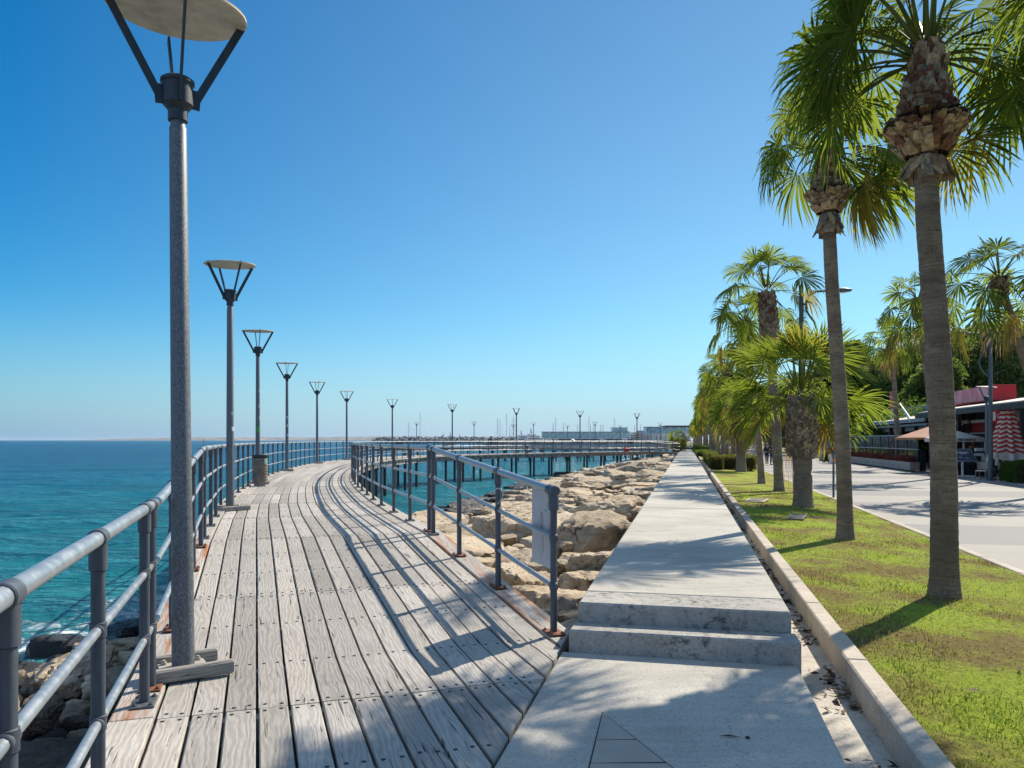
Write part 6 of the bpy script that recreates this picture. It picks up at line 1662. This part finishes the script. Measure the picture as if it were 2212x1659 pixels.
    if backpack:
        m = MB(); m.box((0, -0.19, 1.23 + dz), (0.30, 0.16, 0.42), bev=0.06); m.box((0, -0.275, 1.15 + dz), (0.22, 0.05, 0.2), bev=0.02); m.build('backpack', cloth('backpack_cloth', backpack), t, 50)
    if bag:
        m = MB(); m.box((-0.2, 0.05, 0.98), (0.09, 0.26, 0.2), bev=0.03); m.tube([(-0.19, 0.06, 1.06), (-0.06, 0.14, 1.24), (0.12, 0.05, 1.46), (0.08, -0.13, 1.40), (-0.19, -0.06, 1.06)], 0.012, 5); m.build('shoulder_bag', cloth('bag_cloth', bag), t, 50)
    if arms == 'phone':
        m = MB(); m.box((0, 0.32, 1.25), (0.075, 0.14, 0.012), Matrix.Rotation(0.6, 3, 'X')); m.build('phone', MAT['black'], t)
    if arms == 'rod':
        m = MB(); m.tube([(0, 0.25, 1.1), (0.1, 1.2, 1.75), (0.3, 2.6, 2.3)], [0.018, 0.01, 0.004], 5); m.build('fishing_rod', MAT['black'], t)
    return t
def gp(u, Y, z=-0.3): return Vector(((u - 1106) * Y / F, Y, z))
CAMW = pi
person(gp(1667.5, 58.6), CAMW + 0.2, 'man in a navy tee and jeans looking down at the phone in his hands', 1.74, (0.012, 0.016, 0.035), (0.03, 0.06, 0.13), arms='phone', head_tilt=0.05)
person(gp(1629, 66), CAMW - 0.3, 'blonde woman in a loose white top with a dark shoulder bag behind the yellow box', 1.66, (0.62, 0.62, 0.62), (0.55, 0.55, 0.54), (0.50, 0.40, 0.24), stride=0.12, long_hair=True, bag=(0.012, 0.014, 0.04), sleeve=0.9)
person(gp(1611.5, 86), 0.1, 'walker with a dark red backpack and pale jeans seen from behind', 1.74, (0.30, 0.04, 0.09), (0.30, 0.38, 0.44), stride=0.2, backpack=(0.22, 0.01, 0.03))
person(gp(1641, 66), CAMW + 0.1, 'person in a dark red top beside the blonde woman, half hidden by a palm trunk', 1.68, (0.22, 0.01, 0.03), (0.04, 0.04, 0.07), (0.16, 0.08, 0.04), stride=-0.1, long_hair=True)
person(gp(1656.5, 62), CAMW, 'fair haired person in dark clothes half hidden by the trunk left of the phone user', 1.68, (0.02, 0.02, 0.022), (0.02, 0.02, 0.03), (0.4, 0.28, 0.15), stride=0.1, sleeve=1.4)
person(gp(1588, 82), CAMW, 'person in a light blue top just left of the short thick palm trunk', 1.7, (0.42, 0.55, 0.66), (0.5, 0.5, 0.5), stride=0.1)
person(gp(1707, 78), 0.2, 'person in black walking away, beside the trunk of the low stout palm', 1.76, (0.012, 0.012, 0.014), (0.012, 0.012, 0.016), stride=0.15, sleeve=1.4)
sp_ = gp(2153, 36.7); person(sp_, CAMW - 0.5, 'grey haired person in a black jacket seated by the parasol, hand raised to the mouth', 1.66, (0.014, 0.014, 0.018), (0.02, 0.02, 0.025), (0.42, 0.42, 0.44), arms='face', sit=True, sleeve=1.5, group='people seated at the café')
person(gp(2096, 43.2), CAMW, 'dark haired server behind the counter under the white canopy', 1.7, (0.012, 0.012, 0.014), (0.012, 0.012, 0.014), sleeve=1.2, group='people at the café')
person(gp(1060, 131, 0.36), CAMW + 2.2, 'angler standing on the pier, seen dark above the far railing', 1.78, (0.025, 0.02, 0.02), (0.02, 0.02, 0.03), arms='rod', sleeve=1.5, group='people on the pier', fingers=False)
person(gp(1358, 132, 0.36), CAMW, 'person in a sand coloured jacket, left of the pair on the pier', 1.72, (0.25, 0.17, 0.1), (0.04, 0.04, 0.05), sleeve=1.5, group='people on the pier', fingers=False)
person(gp(1364, 132, 0.36), CAMW, 'person in a dark blue jacket, right of the pair on the pier', 1.76, (0.02, 0.03, 0.06), (0.02, 0.02, 0.03), sleeve=1.5, group='people on the pier', fingers=False)
person(gp(858, 131, 0.36), CAMW, 'small seated angler at the outer end of the pier, left one of two', 1.72, (0.02, 0.02, 0.03), (0.02, 0.02, 0.03), sit=True, sleeve=1.5, group='people on the pier', fingers=False)
person(gp(866, 131.5, 0.36), CAMW, 'small seated angler in brown at the outer end of the pier, right one of two', 1.72, (0.12, 0.07, 0.03), (0.02, 0.02, 0.03), sit=True, sleeve=1.5, group='people on the pier', fingers=False)
person(gp(1481, 175, 0.0), CAMW, 'tiny distant walker on the straight path beyond the steps', 1.72, (0.03, 0.04, 0.08), (0.03, 0.03, 0.04), group='people strolling on the promenade', fingers=False)
pb_ = BW(a_at_u(1353, -0.6, 85, 105), -0.6, 0.0)
t = thing('bag', pb_, 'small red bag left on the far boardwalk deck near its end', 'bag'); m = MB(); m.box((0, 0, 0.26), (0.62, 0.4, 0.52), bev=0.1); m.build('body', MAT['red'], t); m = MB(); m.tube([(-0.2, 0, 0.5), (-0.12, 0, 0.66), (0.12, 0, 0.66), (0.2, 0, 0.5)], 0.025, 6); m.build('handle', MAT['black'], t)

# ------------------------------------------------------------------ piers, marina
def pier(A, B, wd, label, npile):
    A = Vector(A); B = Vector(B); d = (B - A); L = d.length; t = thing('pier', A, label, 'pier', rz=atan2(d.y, d.x))
    m = MB(); m.box((L / 2, 0, -0.03), (L, wd, 0.07)); m.build('decking', MAT['deck'], t)
    m = MB()
    for y in (-wd / 2 + 0.2, wd / 2 - 0.2): m.box((L / 2, y, -0.3), (L, 0.18, 0.42))
    k = 0
    while k < L: m.box((k, 0, -0.14), (0.1, wd + 0.1, 0.13)); k += 1.4
    m.build('beams', MAT['beam'], t)
    for i in range(npile):
        for y in (-wd / 2 + 0.3, wd / 2 - 0.3): child('pile', pile_me, t, (L * (i + 0.5) / npile, y, -0.5))
    for y, nm in ((-wd / 2, 'near_railing'), (wd / 2, 'far_railing')):
        m = MB()
        for h, r in ((1.17, 0.035), (0.78, 0.022), (0.39, 0.022)): m.tube([(0, y, h), (L, y, h)], r, 6)
        k = 0
        while k <= L: m.tube([(k, y, 0), (k, y, 1.15)], 0.03, 6); k += 1.5
        m.build('railing', MAT['post'], t, 60)
    for i in range(int(L / 9)):
        m = MB(); m.box((4 + i * 9, 0.4, 0.45), (2.2, 0.5, 0.08)); m.box((4 + i * 9, 0.7, 0.75), (2.2, 0.06, 0.4)); m.box((3.2 + i * 9, 0.4, 0.2), (0.1, 0.45, 0.42)); m.box((4.8 + i * 9, 0.4, 0.2), (0.1, 0.45, 0.42)); m.build('bench', MAT['beam'], t)
pier((-24, 132.0, 0.33), (32.5, 136.0, 0.33), 4.2, 'straight wooden pier beyond the curved boardwalk, the nearer of two', 26)
pier((-8, 157.5, 0.33), (38, 160.5, 0.33), 4.2, 'straight wooden pier beyond the curved boardwalk, the farther of two', 18)
for u, Y, lb in ((900, 134, 'disc lamp at the outer end of the nearer pier beside the tall mast'), (1024, 134.5, 'disc lamp on the nearer pier in front of the breakwater middle'), (1152.5, 135, 'disc lamp on the nearer pier just left of the glass harbour building'), (1285.5, 136, 'disc lamp on the nearer pier in front of the harbour building middle'), (1426, 139, 'disc lamp at the shore end of the nearer pier before the raised glass building'), (1109, 159, 'disc lamp on the farther pier beside the tall ship masts'), (1226, 160, 'disc lamp on the farther pier before the left part of the harbour building'), (1340, 161, 'disc lamp on the farther pier before the harbour building tower')):
    far_lamp(u, 960, Y, lb)
for u, Y in ((1398, 205), (1405, 225), (1414, 245), (1452, 200)):
    far_lamp(u, 960, Y, 'distant disc lamp in the row under the raised glass building')
# rubble breakwater
r = random.Random(31); mb = MB()
for i in range(1500):
    u = r.uniform(806, 1345); Y = 845 + (u - 806) * 0.06; q = r.random(); top = 5.6 if 830 < u < 1200 else 5.6 - abs(u - (830 if u < 830 else 1200)) * (0.1 if u < 830 else 0.022)
    if top < 0.6: continue
    y = r.uniform(-9, 9); z = SEA + (top + 2) * (1 - abs(y) / 10) * r.uniform(0.82, 1.02)
    p = PX(u, 951, Y + y); p.z = z; s = r.uniform(1.0, 1.9)
    me = ROCKS_LO[r.randrange(6)]; M = Matrix.Translation(p) @ Quaternion((r.gauss(0, 1), r.gauss(0, 1), r.gauss(0, 1), r.gauss(0, 1))).normalized().to_matrix().to_4x4() @ Matrix.Diagonal((s, s, s * 0.85, 1))
    mb.add([M @ v.co for v in me.vertices][:], [tuple(f.vertices) for f in me.polygons])
mb.v = mb.v
bo = mb.build('breakwater_rocks', mottled('concrete_armour', (0.16, 0.155, 0.145), (0.48, 0.46, 0.42), 0.35, 0.9), smooth=30); tag(bo, 'grey rubble breakwater across the harbour mouth', 'breakwater', kind='stuff')
mb = MB(); mb.box((PX(1250, 0, 700).x + 30, 760, SEA + 0.9), (230, 300, 2.6)); mb.box((150, 470, SEA + 0.8), (110, 420, 2.6)); qy = mb.build('harbour_quay', MAT['kerb']); tag(qy, kind='structure')
MAT['hglass'] = mat_glass('harbour_glass', (0.28, 0.50, 0.53), 0.08, 0.04)
MAT['truss'] = plain('pale_steel_truss', (0.66, 0.73, 0.74), 0.5)
def truss_building(u0, u1, Y, zb, zt, n, label, dep, tower=None, low=True):
    a = PX(u0, 951, Y); b = PX(u1, 951, Y); L = b.x - a.x; H = zt - zb; t = thing('harbour_building', (a.x, Y, 0), label, 'building')
    m = MB(); m.box((L / 2, dep / 2 + 0.6, zb + H / 2), (L - 1.2, dep - 1.2, H - 0.8)); m.build('glazing', MAT['hglass'], t)
    m = MB(); m.box((L / 2, dep / 2, zt), (L, dep, 0.5)); m.build('roof', MAT['fascia'], t)
    m = MB(); m.box((L / 2, dep / 2, zb), (L, dep, 0.5)); m.build('floor', MAT['truss'], t)
    m = MB(); st = L / n
    for i in range(n + 1): m.box((i * st, 0, zb + H / 2), (0.35, 0.35, H))
    for i in range(n):
        x0, x1 = (i * st, (i + 1) * st) if (i < n / 2) else ((i + 1) * st, i * st)
        if low: x0, x1 = i * st, (i + 1) * st
        m.bar((x0, -0.05, zb + 0.2), (x1, -0.05, zt - 0.2), 0.3, 0.34, Vector((0, 1, 0)))
    m.build('truss', MAT['truss'], t)
    m = MB(); gz = -0.1; k = 0
    while k <= L: m.box((k, 1.0, (gz + zb) / 2), (0.4, 0.4, zb - gz)); m.box((k, dep - 1, (gz + zb) / 2), (0.4, 0.4, zb - gz)); k += L / (n if low else n * 2)
    m.build('columns', MAT['truss'], t)
    if low: m = MB(); m.box((L * 0.56, dep * 0.6, (gz + zb) / 2), (L * 0.72, dep * 0.5, zb - gz - 0.3)); m.build('ground_floor', MAT['fascia'], t)
    if tower: m = MB(); m.box((L * tower[0], dep / 2, zt + tower[2] / 2 + 0.2), (L * tower[1], dep * 0.8, tower[2])); m.build('tower', MAT['hglass'], t); m = MB(); m.box((L * tower[0], dep / 2, zt + tower[2] + 0.3), (L * tower[1] + 0.6, dep * 0.85, 0.3)); m.build('tower_roof', MAT['fascia'], t)
    return t
truss_building(1170, 1362, 700, 3.2, 9.3, 11, 'long glazed harbour building with diagonal trusses and a roof box near its right end', 16, (0.88, 0.16, 3.6))
truss_building(1396, 1500, 520, 5.8, 10.6, 6, 'raised glass building on slim columns beside the far palms', 14, None, False)
m_ = bpy.data.objects['harbour_building.001']; mm = MB(); mm.box((23, 7, 11.2), (20, 14.6, 0.9)); mm.build('roof_deck', MAT['frame'], m_)
for i, (u, Y, L, H, c) in enumerate(((1305, 930, 60, 9, 0), (1372, 900, 40, 11, 1), (1392, 880, 30, 8, 0), (1415, 860, 46, 9, 1), (1450, 840, 40, 10, 0))):
    p = PX(u, 951, Y); p.z = -0.1; t = thing('town_building', p, 'pale block of the old town far behind the harbour, %s' % ('behind the glazed building', 'right of the roof box', 'between the two glass buildings', 'under the raised glass building', 'beside the far palms')[i], 'building', 'town blocks behind the harbour')
    m = MB(); m.box((0, 0, H / 2), (L, 14, H)); m.box((L * 0.2, 0, H + 1), (L * 0.3, 8, 2)); m.build('walls', (MAT['cream'], MAT['planter'])[c], t)
    m = MB()
    for kx in range(int(L / 5)):
        for kz in range(int(H / 3)): m.box((-L / 2 + 2.5 + kx * 5, -7.02, 1.8 + kz * 3), (1.8, 0.1, 1.5))
    m.build('windows', MAT['frame'], t)
MAT['mast'] = plain('mast_metal', (0.22, 0.23, 0.25), 0.5); MAT['hull'] = plain('white_hull', (0.68, 0.69, 0.70), 0.3)
def hull(mb_, L, B, D, z=0):
    st = [(-0.5, 0.75), (-0.3, 0.95), (0.0, 1.0), (0.25, 0.8), (0.4, 0.45), (0.5, 0.03)]; rows = []
    for x, k in st: rows.append([Vector((x * L + (0.05 * L if x > 0.45 else 0) * 1, B / 2 * k * q, z + zz * D * (1 + 0.25 * max(0, x)))) for q, zz in ((-1, 1), (-0.8, 0.3), (0, -0.25), (0.8, 0.3), (1, 1))])
    mb_.sheet(rows)
    top = [r_[0] for r_ in rows] + [r_[4] for r_ in rows[::-1]]; mb_.add(top, [tuple(range(len(top)))]); mb_.add(rows[0], [(0, 1, 2, 3, 4)])
def sailboat(u, vt, Y, label, rz=0.3, yards=0, hull_c=None):
    p = PX(u, 951, Y); H = 1.6 + (951 - vt) * Y / F - SEA; p.z = SEA
    t = thing('sailing_yacht' if not yards else 'tall_ship', p, label, 'sailing boat', 'sailing boats in the harbour', rz); L = H * 0.55
    m = MB(); hull(m, L, L * 0.28, 1.5 if not yards else 3.0); m.build('hull', hull_c or MAT['hull'], t, 50)
    m = MB(); m.box((0, 0, 1.8), (L * 0.35, L * 0.14, 0.9), bev=0.2); m.build('cabin', MAT['hull'], t)
    m = MB(); w = 0.16 * Y / 900; m.tube([(0.06 * L, 0, 1), (0.06 * L, 0, H)], [w * 1.6, w], 8); m.tube([(0.06 * L, 0, 3), (-0.35 * L, 0, 3.2)], w * 1.3, 6)
    for k in range(2): m.tube([(0.06 * L, -H * 0.05, H * (0.4 + 0.3 * k)), (0.06 * L, H * 0.05, H * (0.4 + 0.3 * k))], w * 0.5, 4)
    for k in range(yards): m.tube([(0.06 * L + 0.4, -H * 0.12, H * (0.35 + 0.16 * k)), (0.06 * L + 0.4, H * 0.12, H * (0.35 + 0.16 * k))], w, 5)
    if yards:
        for x in (-0.3, 0.38): m.tube([(x * L, 0, 2), (x * L, 0, H * 0.72)], [w * 1.3, w * 0.7], 6)
    m.build('mast', MAT['mast'], t)
    m = MB()
    for x, z in ((0.52 * L, 1.8), (-0.5 * L, 1.5)): m.tube([(0.06 * L, 0, H * 0.98), (x, 0, z)], 0.05, 4)
    m.build('rigging', MAT['mast'], t); return t
for u, v, Y, lb in ((882, 912, 900, 'small yacht mast rising over the left end of the breakwater'), (905.5, 890, 905, 'tallest yacht mast at the left end of the breakwater'), (1074.5, 902, 930, 'thin pale mast, left of the close pair before the tall ship'), (1078.5, 906, 890, 'darker mast, right of the close pair before the tall ship'), (1092.5, 893, 900, 'tall single mast just left of the tall ship'),
                    (1194.5, 912, 930, 'mast above the left end of the glazed harbour building, shorter of two'), (1199, 901, 900, 'mast above the left end of the glazed harbour building, taller of two'), (1216, 912, 920, 'mast above the glazed building, left of its middle'), (1247, 915, 930, 'short mast above the middle of the glazed building'), (1271, 900, 900, 'tall mast above the middle of the glazed building'), (1275, 916, 930, 'low mast just right of the tall middle one'),
                    (1281.5, 914, 935, 'low mast behind the middle pier lamp'), (1297, 917, 900, 'mast left of the pair before the roof box'), (1301.5, 915.5, 925, 'mast right of the pair before the roof box'), (1326, 901, 880, 'tall dark mast rising from the roof box'), (1356, 922, 930, 'short mast right of the roof box'), (1370, 917, 900, 'mast between the buildings, left of the last boardwalk lamp'), (1383, 915.5, 880, 'mast between the buildings, right of the last boardwalk lamp'), (1390, 926, 900, 'low mast just left of the raised glass building')):
    sailboat(u, v, Y, lb, 0.3 + (u * 0.7) % 1.2)
sailboat(1107.5, 900, 880, 'tall ship with crossed yards on its main mast behind the breakwater', 0.9, 4, MAT['frame'])
def motor_yacht(u, Y, L, label, rz=0.2, lift=0.0):
    p = PX(u, 951, Y); p.z = SEA + lift; t = thing('motor_yacht', p, label, 'motor yacht', 'motor yachts in the harbour', rz)
    m = MB(); hull(m, L, L * 0.24, L * 0.11); m.build('hull', MAT['hull'], t, 50)
    m = MB(); m.box((-L * 0.08, 0, L * 0.15), (L * 0.6, L * 0.19, L * 0.08), bev=0.3); m.box((-L * 0.12, 0, L * 0.225), (L * 0.42, L * 0.17, L * 0.06), bev=0.3); m.box((-L * 0.15, 0, L * 0.28), (L * 0.25, L * 0.14, L * 0.04), bev=0.2); m.build('superstructure', MAT['hull'], t)
    m = MB(); m.box((-L * 0.07, 0, L * 0.155), (L * 0.5, L * 0.195, L * 0.025)); m.box((-L * 0.11, 0, L * 0.23), (L * 0.36, L * 0.175, L * 0.02)); m.build('windows', MAT['dglass'], t)
    m = MB(); m.tube([(-L * 0.16, 0, L * 0.29), (-L * 0.18, 0, L * 0.46)], L * 0.012, 6)
    for z, y in ((0.35, 0.05), (0.35, -0.05), (0.40, 0.03)): m.lathe([(0.001, -L * 0.018), (L * 0.018, 0), (0.001, L * 0.018)], 8, (-L * 0.17, L * y, L * z)); 
    m.box((-L * 0.17, 0, L * 0.345), (L * 0.03, L * 0.14, L * 0.012)); m.build('radar_arch', MAT['mast'], t)
    return t
for u, Y, L, lb in ((966, 905, 26, 'white motor yacht behind the breakwater below the third far lamp'), (981, 900, 28, 'white motor yacht behind the breakwater, left of the seventh lamp arm'), (999, 910, 24, 'white motor yacht with domes right of the middle far lamp'), (1108, 880, 22, 'small white yacht beside the tall ship'), (1136, 780, 30, 'white yacht with a dark radar mast left of the harbour building'), (1158, 780, 34, 'big white yacht with its bow at the harbour building end'), (1238, 690, 9, 'white boat laid up before the harbour building, left one'), (1303, 690, 10, 'white boat laid up before the harbour building, right one'), (1366, 860, 40, 'large white yacht between the two glass buildings')):
    motor_yacht(u, Y, L, lb, 0.2 + (u % 7) * 0.1, 1.9 if Y == 690 else 0)
p = PX(440, 955, 1250); p.z = SEA; t = thing('buoy', p, 'tiny red channel buoy out at sea near the horizon', 'buoy'); m = MB(); m.lathe([(1.3, -0.5), (1.3, 1.2), (0.5, 1.6), (0.4, 5.2), (0.9, 5.4), (0.05, 6.6)], 10); m.build('float', MAT['red'], t, 40)
p = PX(216, 953, 1900); p.z = SEA; t = thing('buoy', p, 'farthest red buoy on the horizon left of the nearest lamp', 'buoy'); m = MB(); m.lathe([(1.3, -0.5), (1.3, 1.2), (0.5, 1.6), (0.4, 4.2), (0.05, 5.6)], 10); m.build('float', MAT['red'], t, 40)
# twig and cap on the low path
p = onz(1575, 1591, -0.011); t = MB(); t.add([p + Vector(q) for q in ((-0.055, 0.004, 0.003), (-0.01, -0.011, 0.006), (0.06, -0.018, 0.004), (0.0, 0.008, 0.009))], [(0, 1, 2, 3)]); tag(t.build('leaf_fragment', MAT['twig']), 'dark dry leaf fragment lying on the low path below the steps', 'leaf')
p = onz(1615, 1594, -0.011); t = MB(); t.lathe([(0.012, 0), (0.013, 0.006), (0.005, 0.01)], 10, p); tag(t.build('bottle_cap', MAT['black'], smooth=40), 'small dark bottle cap on the low path beside the leaf', 'bottle cap')

# ------------------------------------------------------------------ sea air
mb = MB(); mb.box((0, 6000, 34), (56000, 52000, 84))
hzm = bpy.data.materials.new('sea_air'); hzm.use_nodes = True; ht = hzm.node_tree; ht.nodes.remove(ht.nodes['Principled BSDF'])
pv_ = ht.nodes.new('ShaderNodeVolumePrincipled'); pv_.inputs['Color'].default_value = (0.66, 0.84, 1.0, 1); pv_.inputs['Density'].default_value = 2.6e-5
pv_.inputs['Anisotropy'].default_value = 0.2
ht.links.new(pv_.outputs[0], ht.nodes['Material Output'].inputs['Volume'])
hz_o = mb.build('haze', hzm); tag(hz_o, kind='stuff')
